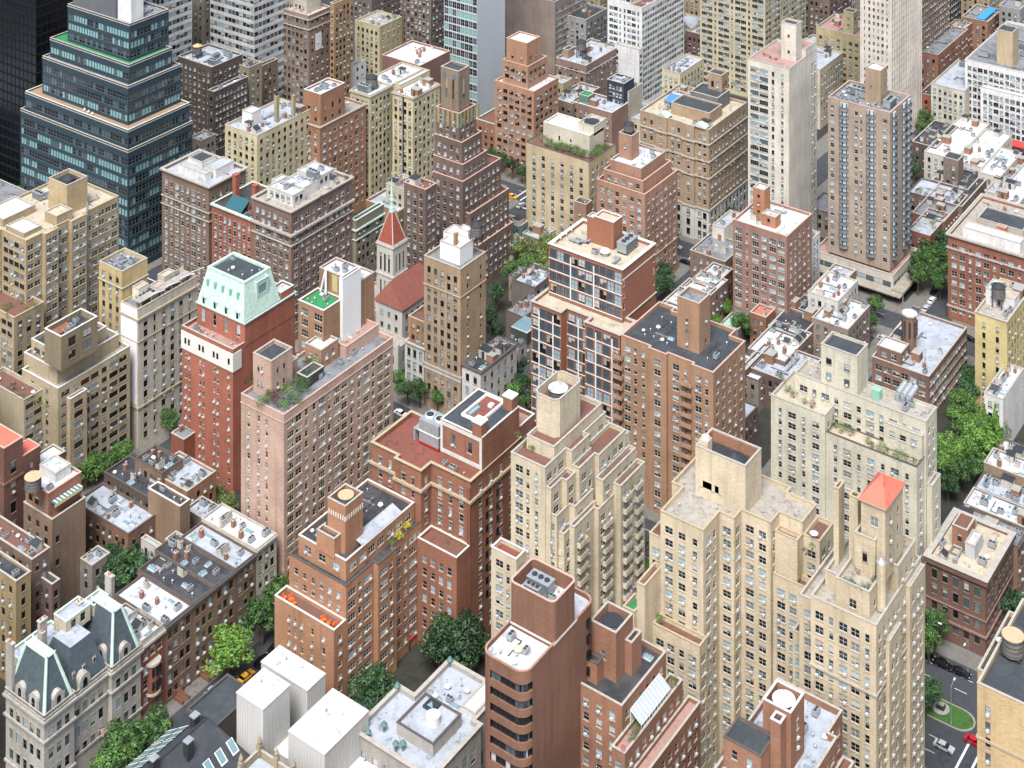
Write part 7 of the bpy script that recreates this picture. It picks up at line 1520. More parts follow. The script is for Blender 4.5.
b, x = far('cream-yellow house front with dark brown side wall, between tan tower and brown tower', 379.7, 27, 355, 402, 'cbb682', B=92, E=Wn(3.4, .8, 1.3, 3.2, 2.6, 'white'), n=8, roof='gravel'); mb = MB(); mb.box(x['u1'] + .01, x['u1'] + .06, x['v0'] + .1, x['v1'] - .1, 0, x['z'] - .3, w_('7a5f55')) if False else None
far('white painted house with small square windows, beside the orange and tan tower', 354, 66, 349, 366, 'e2e2df', B=98, n=0, S=None, E=Wn(3, 1.2, 1.4, 4, 1.6, 'dark'), name='house', cat='house', roof='slate')
far('brown building with stepped dark roof behind the cream-yellow front', 372, 0, 340, 402, '7c6a5f', B=70, roof='slate', cl='old')
b, x = far('tall brown tower with recessed vertical window bays, left of the glass slab', 431, -40, 405, 446, '86705f', B=92, k=.75, S=Wn(2.2, 1.2, 1.8, 3, 2.4, 'dark'), E=Wn(2.2, 1.2, 1.8, 3, 2.4, 'dark'))
b = Bld('office_tower', 'slab tower with green glass front and huge blank pale blue-white side wall'); u, v, z = corner(477, -70, B=122)
x = b.box(u - along(u, v, -1, 0, 444), u, v, v + along(u, v, 0, 1, 505), 0, 110, w_('c3ccd0', .8, .04, .1), S=Wn(2.4, 2.1, 2.7, 3.5, 3, 'white+teal+multi+noac+nosill', m=.1), roof='grey')
b, x = far('mauve-tan office block, blank on the left and pale gridded on the right, top centre', 555, 2, 500, 584, 'a08a7a', B=84, S=None, E=Wn(2.3, 1.7, 1.7, 3.0, 4, 'white+multi+noac', m=.8), roof='slate')
b, x = far('brown-pink apartment house with dark tank on stilts and grey roof, centre top', 586, 66, 556, 620, '9a7a6a', B=126, tanks=[(.5, .3, 2.2, 3.4, 4, 'd')], bands=[(3.5, .3, .3)], cl='old', n=10, roof='silver')
b.box(x['u0'] + 1, x['u0'] + 4, x['v0'] + 4, x['v0'] + 9, x['zr'] - .1, x['z'] + 3, w_('a9866e'), roof='slate', par=.3)
b, x = far('pinkish house with white battlemented parapet and green roof shed, above the tan garden block', 612, 113, 571, 628, '9f7565', B=160, cor='white', n=8, cl='old', E=None); b.box(x['u0'] + 2, x['u0'] + 7, x['v0'] + 3, x['v0'] + 8, x['zr'] - .1, x['z'] + 2.4, w_('5f8a76'), roof='green', par=.3)
b, x = far('narrow building wrapped in dark blue scaffold netting, centre top', 624, 84, 607, 634, '3a4058', B=150, k=.9, S=Wn(1.8, 1.2, 1.8, 3, 1.6, 'steel'), E=None, n=4)
b, x = far('cream blank-sided house beside the blue scaffold netting', 629, 92, 622, 642, 'c9bca4', B=148, S=None, E=None, n=3)
far('low beige house with curved grey roof and blue tarpaulin edge, behind the tan garden block', 640, 120, 604, 662, 'cabd98', B=150, roof='silver', cl='old', n=8)
far('brown back building with rooftop green tank, between mauve block and salmon tower', 573, 104, 553, 600, '8d7361', B=150, roof='silver', cl='old', n=7)
far('tan-yellow narrow house between the salmon tower and the brown-pink house', 563, 84, 549, 572, 'b79a6a', B=140, n=3)
W5 = Wn(2.2, 1.9, 1.6, 2.8, 2.4, 'steel+nosill+multi+noac', m=.4); b, x = far('big white gridded apartment tower with red terrace roof, top centre right', 642, 8, 607.5, 684, 'dcdcd8', B=110, k=.86, S=Wn(2.4, 1.8, 1.6, 2.8, 2.4, 'steel+nosill+multi+noac', pat=[1.8, 1.8, .7, .7]), E=W5, roof='red', cor='white')
b.box(x['u0'] + .02, x['u0'] + 12, x['v0'] + 1.0, x['v0'] + 14, x['z'] - 1, x['z'] + 30, w_('dcdcd8', .86), S=W5, E=W5, roof='grey', cop='white'); b.box(x['u1'] - 12.5, x['u1'] + .6, x['v0'] - 3.5, x['v0'] - .01, 0, x['z'] - 18, w_('dcdcd8', .86), S=Wn(2.4, 1.4, 1.6, 2.8, 2.4, 'steel', cols=[(.1, 1.4)]), E=W5, roof='slate')
W6 = Wn(3.0, 2.4, 1.5, 2.85, 2.4, 'steel+multi', pat=[2.4, 2.4, .9]); b, x = far('long cream-yellow apartment slab with rows of dark wide windows, top right of centre', 765, -60, 700, 806, 'd2be8c', B=102, S=W6, E=W6)
far('dark brick building with silver roof behind the ornate corner block', 707, 36, 686, 722, '7d5a50', B=84, roof='silver')
far('cream brick house with green roof tank beside the ornate corner block', 680, 80 - 6, 662, 704, 'd3c48f', B=150, roof='silver', n=6, cl='mech')
b, x = far('tan-yellow square-windowed apartment house with pink roof terrace, behind the balcony tower', 861, 37, 816, 880, 'bfa570', B=104, S=Wn(3, 1.4, 1.5, 3, 3.6, 'white'), roof='pink', cl='old', n=9); b.box(x['u1'] - 10, x['u1'] - 5, x['v0'] + 3, x['v0'] + 8, x['zr'] - .1, x['z'] + 9, w_('bfa570'), E=D1, S=D1, roof='slate', par=.4)
b, x = far('very tall pale cream tower with closely spaced vertical ribs and small windows, upper right', 891, -90, 861, 921, 'ded2c0', B=152, k=.84, S=Wn(2.0, .8, 1.4, 2.9, 3, 'cream+noac'), E=Wn(2.0, .8, 1.4, 2.9, 3, 'cream+noac'))
mb = MB()
for bx_, L in (('S', x['u1'] - x['u0']), ('E', x['v1'] - x['v0'])):
    n = int(L / 2.0)
    for i in range(n + 1):
        t = i * L / n
        if bx_ == 'S': mb.box(x['u0'] + t - .2, x['u0'] + t + .2, x['v0'] - .4, x['v0'] - .01, 0, x['z'] - .1, w_('ded2c0', .84))
        else: mb.box(x['u1'] + .01, x['u1'] + .4, x['v0'] + t - .2, x['v0'] + t + .2, 0, x['z'] - .1, w_('ded2c0', .84))
b.part('wall_rib', mb)
far('grey rendered narrow house in front of the pink-roofed tan house', 820, 42, 806, 826, 'a5a49a', B=90, n=0, roof='silver')
far('reddish brown apartment building with gridded windows, right of the ribbed cream tower', 921, -20, 905, 950, '8f6450', B=92, E=Wn(2.6, 1.2, 1.7, 3.1, 2.4, 'white'))
far('low red brick building with silver roof machinery, between ribbed tower and white block', 938, 55, 918, 968, 'a9614c', B=96, roof='grey', cl='mech', n=8)
far('cream building with red brick core and white roof, behind the four-storey cream row', 952, 40, 935, 972, 'a2573f', B=76, roof='gravel', cl='mech', n=6)
b, x = far('cream four-storey building with regular windows facing the red awnings', 964.6, 91.5, 931, 990, 'd2cbb0', B=141, roof='silver', E=None, S=Wn(2.4, 1.0, 1.7, 3.4, 1.8, 'dark', m=.5), cl='mech', n=5)
b, x = far('small red house left of the cream four-storey building', 932, 96, 920, 945, 'b5523f', B=126, roof='slate', E=None, n=2, name='house', cat='house')
Ww = Wn(2.4, 1.4, 1.7, 2.95, 2.4, 'steel+multi', pat=[1.4, 1.4, 1.9]); b, x = far('big white apartment block with grey windows and tan roof house, right edge', 1062, 82, 965, 1100, 'e0deda', B=160, k=.86, S=Ww, E=Ww, roof='grey', cl='mech', n=12, cor='white'); b.box(x['u0'] + 12, x['u0'] + 19, x['v0'] + 6, x['v0'] + 14, x['zr'] - .1, x['z'] + 14, w_('c4a97c'), roof='slate', par=.4); b.box(x['u0'] + 8, x['u1'] - 6, x['v0'] - 3.2, x['v0'] - .01, 0, x['z'] - 9, w_('e0deda', .86), S=Ww, roof='white', par=.5)
# red awnings along the avenue in front of the white block
o = obj('shop_awning', None, None, (x['u0'], x['v0'] - 3.4, 4), label='long red shop awning at the foot of the big white apartment block', category='awning'); mb = MB(); L = x['u1'] - x['u0']
mb.face([(-4, -2.5, -.6), (L, -2.5, -.6), (L, 0, .9), (-4, 0, .9)], plain('awning_red', 'c23a35', .85, .6)); mb.face([(-4, -2.5, -1.1), (L, -2.5, -1.1), (L, -2.5, -.6), (-4, -2.5, -.6)], plain('awning_red', 'c23a35', .85, .6)); obj('canvas', mb.mesh('canvas'), o, (0, 0, 0))
b, x = far('low building with a bright blue tarpaulin roof section, upper right', 988, 22, 962, 1002, 'a5674f', B=60, roof='grey', n=4); mb = MB(); mb.box(x['u1'] - 6, x['u1'] - 2, x['v0'] + 1, x['v1'] - 1, x['z'], x['z'] + .6, plain('bright_tarp', '3f9bd8', .85)); b.part('tarpaulin', mb)
# four-storey terrace houses between balcony tower and the white block
rows = [(936, 148, 912, 958, 13, '6a564e', 'black', 'black-roofed row house nearest the ribbed cream tower'), (955, 160, 924, 990, 13, 'd5cfbc', 'brightwhite', 'white-roofed cream row house beside the black-roofed one'), (982, 168, 955, 1012, 13.5, 'd9d2c0', 'white', 'white-roofed row house with many chimneys in the upper right terrace'), (1000, 178, 978, 1022, 14, 'd8d0bd', 'brightwhite', 'white-walled corner row house in the upper right terrace'), (968, 190, 932, 990, 12, 'a5765c', 'slate', 'brown brick house with slate-grey roof behind the balcony tower'), (962, 207, 926, 1002, 12, '8a6f63', 'black', 'long black-roofed house with a checkered brick side, upper right'), (944, 222, 912, 968, 12, 'a4564a', 'grey', 'red-sided house with grey shed roof beside the balcony tower'), (930, 236, 908, 950, 12, 'a04a45', 'silver', 'narrow red house with pale ridge roof, right of the balcony tower'), (1002, 196, 985, 1030, 12, 'd3cbb8', 'silver', 'white row house with sloping stair wall, upper right')]
for a_ in rows: house(a_[7], *a_[:7], n=8, cl='old', mind=8, sty='dark')
b = Bld('townhouse', 'tall brown chimney-like house rising from the white roofs, upper right', 'house'); q, y = at(955, 178, 13); b.box(q - 4, q + 2, y - 2, y + 4, 0, 21, w_('8f7565'), S=D2, roof='slate', par=.3)
b = Bld('row_house', 'white-roofed building with dark machinery at the right edge above the red brick block', 'house'); x = b.T(1010, 215, 985, 1060, w_('d0ccc2'), Z=16, roof='white', S=None, E=D2); clutter(b, x['u0'], x['u1'], x['v0'], x['v1'], x['zr'], 10, 'old', 6)
# further blocks that close the view at the top
r5 = random.Random(11); tints = ['brown', 'tan', 'grey', 'red-brown', 'cream', 'dark']; hexs = {'brown': '86695a', 'tan': 'b0946c', 'grey': '9a9a96', 'red-brown': '8f5a48', 'cream': 'cbbd98', 'dark': '4d4a4c'}
fills = [(480, 20, 60), (600, -20, 40), (586, 20, 70), (655, -30, 30), (690, 30, 66), (800, -10, 40), (830, 0, 60), (990, -20, 30), (1020, 10, 50), (260, -20, 40), (300, -30, 30), (380, -25, 50), (420, -25, 50), (520, -40, 34), (560, -30, 30), (740, -40, 30), (850, -40, 40), (940, -35, 40), (1000, -50, 20), (700, -40, 20), (640, -45, 15), (460, -30, 40), (820, 70, 118), (920, 0, 70)]
names = ['left of the glass slab', 'behind the white gridded tower', 'behind the mauve block', 'over the white gridded tower', 'beside the long cream slab', 'behind the cream slab', 'left of the ribbed tower', 'far upper right', 'at the upper right corner', 'behind the banded offices', 'behind the pinkish tower', 'behind the cream-yellow front', 'behind the tall brown tower', 'right behind the glass slab', 'far top centre', 'behind the long cream slab', 'behind the ribbed tower', 'behind the reddish brown building', 'far behind the white block', 'far behind the gridded tower', 'farthest top centre', 'behind the green glass slab', 'in the gap before the tan-yellow house', 'behind the ribbed tower to the right']
for i, (px, py, B) in enumerate(fills):
    t = tints[i % 6]; w = r5.randint(20, 34); b, x = far(f'{t} apartment building {names[i]}', px, py, px - w, px + w * .8, hexs[t], B=B + 12, n=4, cl='old', roof=r5.choice(('silver', 'grey', 'black')), E=D1 if i % 2 else D2)

# neighbours standing just outside the picture
outs = [(-104, -50, 384, 410, 38, 'c9b48a'), (-104, -50, 440, 500, 24, '8a5c4a'), (-150, -128, 530, 560, 34, 'a87a5c'), (-104, -50, 527, 560, 46, 'd0c6ac'), (-104, -50, 580, 650, 20, '9a8474'), (-150, -128, 600, 650, 26, 'b5a07c'), (-180, -130, 690, 720, 60, 'd9d4c8'), (-82, -50, 240, 296, 44, 'b9764f'), (-104, -84, 240, 290, 40, 'c8a878'), (-166, -128, 190, 262, 36, 'c4b08a'), (-345, -300, 170, 212, 36, '8c6a55'), (-425, -372, 200, 268, 40, 'b09060'), (-590, -536, 300, 378, 30, '8f8f90'), (-100, -50, 690, 740, 40, 'a5674f')]
words = ['tan', 'cream', 'brick', 'brown', 'pale', 'grey']
where = ['right of the right-edge row houses', 'on the far right block', 'behind the big red brick block', 'right of the big red brick block', 'far right along the second avenue', 'behind the big red brick block, farther back', 'right of the big white block', 'right of the tan corner tower', 'in front of the tan corner tower', 'in front of the coral-roofed tower', 'in front of the limestone mansion', 'in front of the stepped beige house', 'left of the grey podium', 'far right beyond the third avenue']
for i, (a_, c_, d_, e_, h_, hx) in enumerate(outs):
    b = Bld('apartment_building', f'{words[i % 6]} apartment building just outside the view, {where[i]}', 'building'); x = b.box(a_, c_, d_, e_, 0, h_, w_(hx), S=D2, E=D1, roof=('silver', 'grey', 'white')[i % 3], par=.8); clutter(b, a_, c_, d_, e_, x['zr'], 8, 'old', i)

# ================================================================== trees, shrubs, cars, street furniture
def trees(lst, label, group, kind, n=2600):
    for (px, py, ht, wd, *k) in lst:
        x, y = at(px, py, ht * .62); tree(x, y, .15, ht * 1.06, wd * 1.16, k[0] if k else kind, label, group, n)
trees([(228, 652, 11, 11)], 'bright lime green street tree in front of the brown rowhouses', None, 'bright', 3600)
trees([(262, 618, 11, 10), (276, 590, 10, 9), (258, 594, 9, 8)], 'mid green street tree in the shade between rowhouses and orange-brown block', 'street trees beside the orange-brown block', 'mid')
trees([(124, 744, 11, 10, 'mid'), (155, 728, 9, 8, 'mid'), (112, 764, 10, 9, 'mid')], 'green street tree in front of the limestone mansion', 'street trees at the limestone mansion', 'mid', 3200)
trees([(375, 690, 12, 10), (362, 710, 9, 7)], 'dark green tree between the orange-brown block and grey stone museum', 'courtyard trees by the museum', 'dark', 3400)
trees([(458, 640, 14, 13), (440, 650, 10, 9), (474, 650, 9, 8)], 'dark green courtyard tree below the dark red brick block', 'courtyard trees below the red block', 'dark', 3400)
trees([(82, 472, 9, 8), (96, 466, 9, 8), (108, 462, 8, 6), (123, 451, 8, 7), (171, 422, 8, 7)], 'round street tree at the foot of the stepped beige apartment house', 'street trees by the beige apartment house', 'mid')
trees([(122, 556, 10, 10), (142, 552, 10, 9), (158, 566, 9, 8), (108, 568, 9, 8), (130, 568, 11, 10), (148, 562, 11, 9), (116, 560, 11, 9), (186, 556, 8, 6, 'olive')], 'dark garden tree in the yards behind the terrace', 'garden trees behind the terrace', 'dark')
trees([(206, 512, 9, 7), (214, 500, 9, 7), (226, 506, 8, 6)], 'olive green yard tree below the red brick tower', 'yard trees under the red tower', 'olive')
trees([(408, 390, 8, 7), (420, 392, 8, 7), (398, 380, 7, 5), (437, 398, 7, 5)], 'young street tree in front of the white avenue townhouses', 'street trees by the white townhouses', 'mid')
trees([(402, 428, 5, 5), (392, 424, 5, 5), (382, 418, 5, 5)], 'low tree on the planted avenue median by the white car', 'trees on the avenue median by the white car', 'mid')
trees([(518, 366, 10, 7, 'dark'), (524, 385, 10, 7, 'dark'), (513, 392, 9, 6), (521, 352, 9, 6, 'dark'), (527, 402, 7, 5)], 'narrow street tree between white stone corner house and new brick tower', 'street trees beside the new brick tower', 'mid')
trees([(522, 250, 12, 9, 'olive'), (538, 252, 12, 9, 'olive'), (530, 265, 12, 9, 'mid'), (515, 272, 11, 8, 'mid'), (543, 268, 11, 8, 'olive'), (522, 285, 10, 8, 'mid'), (547, 242, 10, 7, 'olive')], 'garden tree in the walled yard behind the deco tower', 'yard trees behind the deco tower', 'olive')
trees([(497, 296, 10, 6), (490, 318, 10, 6), (498, 332, 8, 5)], 'shady tree in the yard between slim tan tower and glass pavilion house', 'yard trees by the slim tan tower', 'dark')
trees([(424, 240, 10, 6), (414, 258, 10, 6), (362, 300, 9, 5), (360, 316, 9, 5), (358, 268, 11, 6), (357, 246, 11, 6), (356, 225, 10, 5)], 'tree in the narrow shady court beside the church tower', 'trees beside the church', 'dark')
trees([(664, 273, 9, 7), (656, 286, 9, 7), (667, 284, 8, 6)], 'street tree between the new brick tower and white-roofed terrace', 'street trees by the white-roofed terrace', 'dark')
trees([(723, 309, 8, 6, 'bright'), (742, 322, 9, 7), (752, 328, 9, 7), (762, 332, 8, 6), (716, 322, 7, 5, 'bright')], 'yard tree below the pinkish brick tower', 'yard trees below the pinkish tower', 'mid')
trees([(730, 216, 10, 5), (733, 224, 9, 4), (674, 236, 8, 4)], 'slim street tree at the ornate corner block', 'street trees at the ornate corner block', 'dark')
trees([(924, 262, 12, 9), (935, 272, 12, 9), (918, 278, 10, 8), (942, 256, 11, 8), (940, 240, 12, 7, 'dark'), (942, 224, 12, 6, 'dark'), (928, 250, 11, 8), (940, 284, 9, 6)], 'full green street tree at the avenue corner right of the balcony tower', 'street trees right of the balcony tower', 'mid', 3000)
trees([(860, 330, 8, 6), (870, 322, 8, 5), (874, 305, 8, 6)], 'yard tree between tan house and brown turret house', 'yard trees by the turret house', 'mid')
trees([(943, 462, 12, 8, 'bright'), (945, 446, 12, 7, 'bright'), (962, 425, 13, 9, 'bright'), (966, 405, 12, 8, 'mid'), (977, 430, 13, 10, 'bright'), (992, 425, 12, 9, 'bright'), (985, 444, 12, 9, 'bright'), (965, 450, 12, 8, 'bright'), (958, 470, 10, 8, 'mid'), (972, 462, 10, 8, 'mid'), (968, 388, 10, 8, 'dark'), (972, 376, 9, 7, 'dark'), (1002, 412, 9, 5, 'bright'), (948, 485, 8, 6, 'dark')], 'tree in the dense garden court right of the big cream block', 'garden court trees', 'mid', 3000)
trees([(935, 625, 10, 7, 'mid'), (929, 640, 9, 6, 'mid'), (1016, 604, 9, 8, 'dark')], 'street tree in front of the dark brownstone corner house', 'street trees by the brownstone', 'mid', 3200)
trees([(930, 690, 7, 6, 'dark'), (926, 700, 6, 5, 'dark')], 'small dark tree on the rounded planted island of the avenue', 'trees on the planted island', 'dark')
trees([(735, 738, 11, 5, 'mid'), (728, 750, 9, 4, 'mid'), (640, 546, 10, 6, 'dark'), (636, 560, 9, 5, 'dark')], 'tree in the narrow side street beside the wide cream tower', 'side street trees by the cream towers', 'mid')
trees([(12, 180, 9, 8), (20, 190, 9, 7), (4, 196, 8, 6)], 'street tree at the foot of the black glass tower', 'street trees by the black tower', 'mid')
trees([(500, 160, 9, 6, 'dark'), (512, 166, 9, 6, 'dark'), (522, 172, 8, 5, 'dark'), (492, 155, 8, 5, 'dark'), (528, 180, 7, 4, 'dark')], 'dark street tree at the foot of the salmon setback tower', 'street trees at the salmon tower', 'dark')
trees([(926, 118, 10, 7), (922, 128, 9, 6), (950, 132, 8, 5), (958, 137, 8, 5), (916, 158, 9, 6, 'dark'), (914, 170, 9, 6, 'dark'), (822, 94, 8, 6), (979, 10, 9, 7, 'mid'), (972, 15, 8, 6, 'mid')], 'distant street tree in the upper right blocks', 'distant street trees upper right', 'mid')
trees([(395, 5, 10, 9, 'mid'), (402, 12, 9, 8, 'dark'), (590, 30, 9, 7, 'dark'), (582, 36, 8, 6, 'dark'), (695, 58, 8, 5, 'dark')], 'distant tree between far apartment buildings near the top', 'distant trees at the top', 'dark')
# planted terraces
def sh(z, pts, kinds, sizes, label, group): shrubs(0, z, pts, kinds, sizes, label, group)
zP = PK['zr']
sh(zP, [(262, 407), (267, 402), (290, 404), (297, 400), (303, 392), (300, 384), (293, 392), (284, 410), (287, 396), (298, 406), (310, 380), (306, 388), (316, 371), (308, 366)], ['bright', 'bright', 'mid', 'bright', 'mid', 'bright', 'dark'], [2.4, 2.0, 2.6, 2.2], 'leafy green shrub in the roof garden of the pink brick tower', 'shrubs on the pink tower')
sh(zP, [(274, 403), (279, 407), (272, 398)], ['purple'], [2.2], 'purple-leaved shrub in the roof garden of the pink brick tower', 'purple shrubs on the pink tower')
x, y = at(250, 391, zP); shrub(x, y, zP, 1.9, 'dark', 'dark conical evergreen at the corner of the pink tower roof', None, True)
t1, t3, z1 = TB
for i, (fx, fy) in enumerate(((.1, 1.4), (.18, 2.0), (.26, 1.3), (.75, 1.6), (.84, 1.5), (.91, 2.2))):
    o = obj('lounge_chair', None, None, (t1['u0'] + fx * (t1['u1'] - t1['u0']), t1['v0'] + fy, z1), rnd.uniform(0, 6), label='bright orange lounge chair on the lower terrace of the orange-brown block', category='chair', group='orange chairs on the terrace')
    if 'lc' not in _C:
        OR = plain('orange_cushion', 'f06a2a', .9, .7); A = MB(); A.box(-.6, .6, -.5, .5, .28, .48, OR); B2 = MB(); B2.box(-.6, .6, .38, .52, .48, 1.1, OR); C2 = MB(); [C2.box(a_, a_ + .08, c_, c_ + .08, 0, .28, MDK) for a_ in (-.55, .47) for c_ in (-.45, .4)]; _C['lc'] = (A.mesh('seat'), B2.mesh('backrest'), C2.mesh('leg_frame'))
    for nm, me in zip(('seat', 'backrest', 'leg_frame'), _C['lc']): obj(nm, me, o, (0, 0, 0))
sh(t3['z'] - 4.3, [(399, 540), (406, 531), (392, 546)], ['yellow', 'yellow', 'mid'], [1.5, 1.5, 1.2], 'bright yellow flowering shrub on the orange-brown block terrace', 'yellow shrubs on the terrace')
sh(40.2, [(829, 422), (836, 428), (842, 432), (850, 436), (872, 448), (880, 452), (886, 456), (894, 460), (904, 464), (912, 467), (868, 444), (898, 458)], ['mid', 'bright', 'olive', 'mid', 'dark'], [1.6, 1.3, 1.9], 'bushy shrub in the long planted terrace of the big cream block', 'shrubs on the cream block terrace')
sh(44.6, [(784, 384), (788, 392), (776, 388), (794, 398), (804, 404), (812, 408), (780, 378)], ['olive', 'mid', 'purple'], [1.2, 1.5], 'small shrub on the upper left terrace of the big cream block', 'shrubs on the upper cream terrace')
zt_ = TG['zr']; sh(zt_, [(548, 148), (554, 150), (560, 152), (566, 153), (572, 156), (578, 157), (584, 158), (590, 160), (596, 154), (602, 152), (606, 150), (545, 143), (552, 144), (586, 155), (575, 152), (550, 146), (557, 148), (563, 150), (569, 152), (581, 158), (593, 158), (599, 156), (548, 141), (578, 154)], ['mid', 'bright', 'dark', 'olive'], [2.4, 2.0, 2.7], 'lush shrub on the roof garden of the plain tan block', 'shrubs on the plain tan block')
sh(OC[3], [(696, 97), (704, 101), (711, 103), (690, 93), (716, 99), (724, 92), (662, 92), (670, 96), (734, 86), (740, 80)], ['mid', 'dark', 'olive', 'purple'], [1.6, 1.3], 'shrub in the crowded roof garden of the ornate corner block', 'shrubs on the ornate corner block')
sh(LW['zr'], [(4, 311), (10, 308), (20, 304), (26, 312), (34, 309), (8, 318)], ['bright', 'mid', 'olive'], [1.6, 1.3], 'terrace shrub on the lower tan wing at the left edge', 'shrubs on the lower tan wing')
sh(BG['zr'] - 1.8, [(10, 390), (18, 395), (24, 399), (32, 402), (40, 407), (46, 412), (36, 404), (14, 388)], ['mid', 'olive', 'bright', 'purple'], [1.1, 1.4], 'small shrub on the terrace of the stepped beige apartment house', 'shrubs on the beige terrace')
sh(35.6, [(636, 735), (640, 728), (645, 722), (633, 742), (652, 700), (664, 690), (672, 688)], ['mid', 'bright', 'dark'], [1.7, 1.4], 'shrub on the terraces of the brick house with the open tank tower', 'shrubs on the brick house terraces')
sh(CR['zB'] - .9, [(846, 582), (850, 586), (856, 589), (862, 591), (868, 589), (874, 583), (878, 577), (858, 574), (866, 576)], ['mid', 'dark'], [.9, 1.1], 'clipped shrub on the top terrace of the coral-roofed tower', 'shrubs on the coral-roofed tower')
sh(36, [(646, 610), (650, 614), (655, 619), (660, 624)], ['bright'], [1.5], 'climbing green shrub on the ledge of the wide cream tower', 'shrubs on the wide cream tower')
sh(56.4, [(806, 555), (812, 550), (826, 554)], ['mid'], [1.1], 'small shrub on the red terrace right of the wide cream tower', 'shrubs on the red side terrace')
sh(CT['zz'] - .9, [(527, 447), (531, 452), (536, 441), (518, 438)], ['bright', 'mid'], [1.2], 'potted shrub on the top red terrace of the cream terraced tower', 'shrubs on the cream terraced tower')
sh(SA['zr'], [(601, 190), (606, 193), (611, 195), (636, 190), (642, 186)], ['bright', 'mid'], [1.3], 'green terrace shrub on the salmon brick block', 'shrubs on the salmon block')
sh(BE['zr'], [(330, 192), (322, 200), (338, 186), (346, 180)], ['mid'], [1.3], 'potted shrub along the white penthouse of the brown corner block', 'shrubs on the brown corner block')
# ivy on the white house
o = obj('ivy', None, None, (IV['u0'], IV['v0'], 0), label='bright green ivy climbing the white painted house', category='climbing plant'); mb = MB(); r = random.Random(3); k = mb.mi(FOL['bright'])
for i in range(2600):
    w_u = IV['u1'] - IV['u0']; X = r.random() ** .8 * w_u; Z = r.uniform(0, IV['z'] * (.95 - .45 * abs(math.sin(X * .9)))); p = Vector((X, -.12 - r.random() * .25, Z)); l = r.uniform(.12, .3); a_ = r.uniform(0, 3.1); j = len(mb.v); dx, dz = math.cos(a_) * l, math.sin(a_) * l
    mb.v.extend([tuple(p + Vector((dx, r.uniform(-.1, .1), dz))), tuple(p + Vector((-dz, 0, dx))), tuple(p - Vector((dx, r.uniform(-.1, .1), dz))), tuple(p + Vector((dz, 0, -dx)))]); mb.f.append((j, j + 1, j + 2, j + 3)); mb.m.append(k)
obj('foliage', mb.mesh('foliage'), o, (0, 0, 0))
# cars
def carat(px, py, rz, *a, **k): x, y = at(px, py, .7); return car(x, y, rz, *a, **k)
PI = math.pi
carat(401, 413, 0, 'white', 'e6e6e6', 'white car parked by the kerb near the white avenue townhouses')
carat(420, 423, 0, 'black', '14161a', 'black car parked just right of the white car on the avenue')
carat(943, 664, 0, 'black', '14161a', 'black car parked in front of the dark brownstone, left of the pair', kind='suv')
carat(961, 672, 0, 'charcoal', '1c1f24', 'charcoal car parked in front of the dark brownstone, right of the pair')
carat(925, 654, 0, 'black', '14161a', 'black car half hidden behind the street tree at the brownstone')
carat(975, 741, 0, 'red', 'c01f2c', 'red open-topped car on the avenue beside the tan tower')
carat(512, 196, 0, 'taxi', 'e9a51c', 'yellow taxi on the avenue, left of the tan garden block', kind='taxi'); carat(504, 200, 0, 'taxi', 'e9a51c', 'yellow taxi just in front of another, near the deco tower', kind='taxi'); carat(521, 205, PI / 2, 'silver', 'b5b8ba', 'silver car waiting on the side street by the taxis')
carat(704, 235 + 3, 0, 'black', '14161a', 'black car at the ornate corner block entrance'); carat(694, 233, 0, 'charcoal', '1c1f24', 'charcoal car behind the black car at the ornate corner block')
carat(934, 291, PI / 2, 'black', '14161a', 'black car on the street at the foot of the big red brick block'); carat(969, 338, 0, 'charcoal', '1c1f24', 'charcoal car on the avenue beside the tan-yellow house')
carat(915, 341, 0, 'charcoal', '1c1f24', 'charcoal car turning at the corner by the turret house')
carat(276, 688 - 42, PI / 2, 'charcoal', '1c1f24', 'charcoal car parked under the street trees by the orange-brown block'); carat(246, 676, PI / 2, 'taxi', 'e9a51c', 'yellow taxi at the kerb beside the white museum pavilions', kind='taxi'); carat(262, 660, PI / 2, 'black', '14161a', 'black car parked between the yellow taxi and street trees')
for i, (px, py, c) in enumerate(((628, 478, 'black'), (640, 486, 'charcoal'), (590, 455, 'black'), (985, 138, 'silver'), (996, 143, 'black'), (1008, 149, 'white'), (858, 322, 'black'), (884, 338, 'silver'))): carat(px, py, 0, c, {'black': '14161a', 'charcoal': '1c1f24', 'silver': 'b5b8ba', 'white': 'e6e6e6'}[c], ['black car passing below the broad orange-brown block', 'charcoal car just right of the cream terraced tower', 'black car hidden below the new brick tower', 'silver car below the red awning', 'black car below the red awning', 'white car at the right end of the red awning', 'black car under the shop awning of the balcony tower', 'silver car near the entrance canopy of the balcony tower'][i])
for i, (px, py, rz, c, lb) in enumerate(((944, 706 + 40, 0, 'silver', 'silver car on the avenue left of the red car'), (932, 300, PI / 2, 'white', 'white car just below the street trees right of the balcony tower'), (926, 308, PI / 2, 'silver', 'silver car parked behind the white one near the big red brick block'), (676, 246, 0, 'silver', 'silver car at the far kerb beside the salmon brick block'), (686, 262, 0, 'black', 'black car on the crossing avenue before the ornate corner block'), (213, 690, PI / 2, 'silver', 'silver car parked below the bright lime green tree'), (232, 684, PI / 2, 'black', 'black car parked across from the lime green tree'))): carat(px, py, rz, c, {'black': '14161a', 'silver': 'b5b8ba', 'white': 'e6e6e6'}[c], lb)
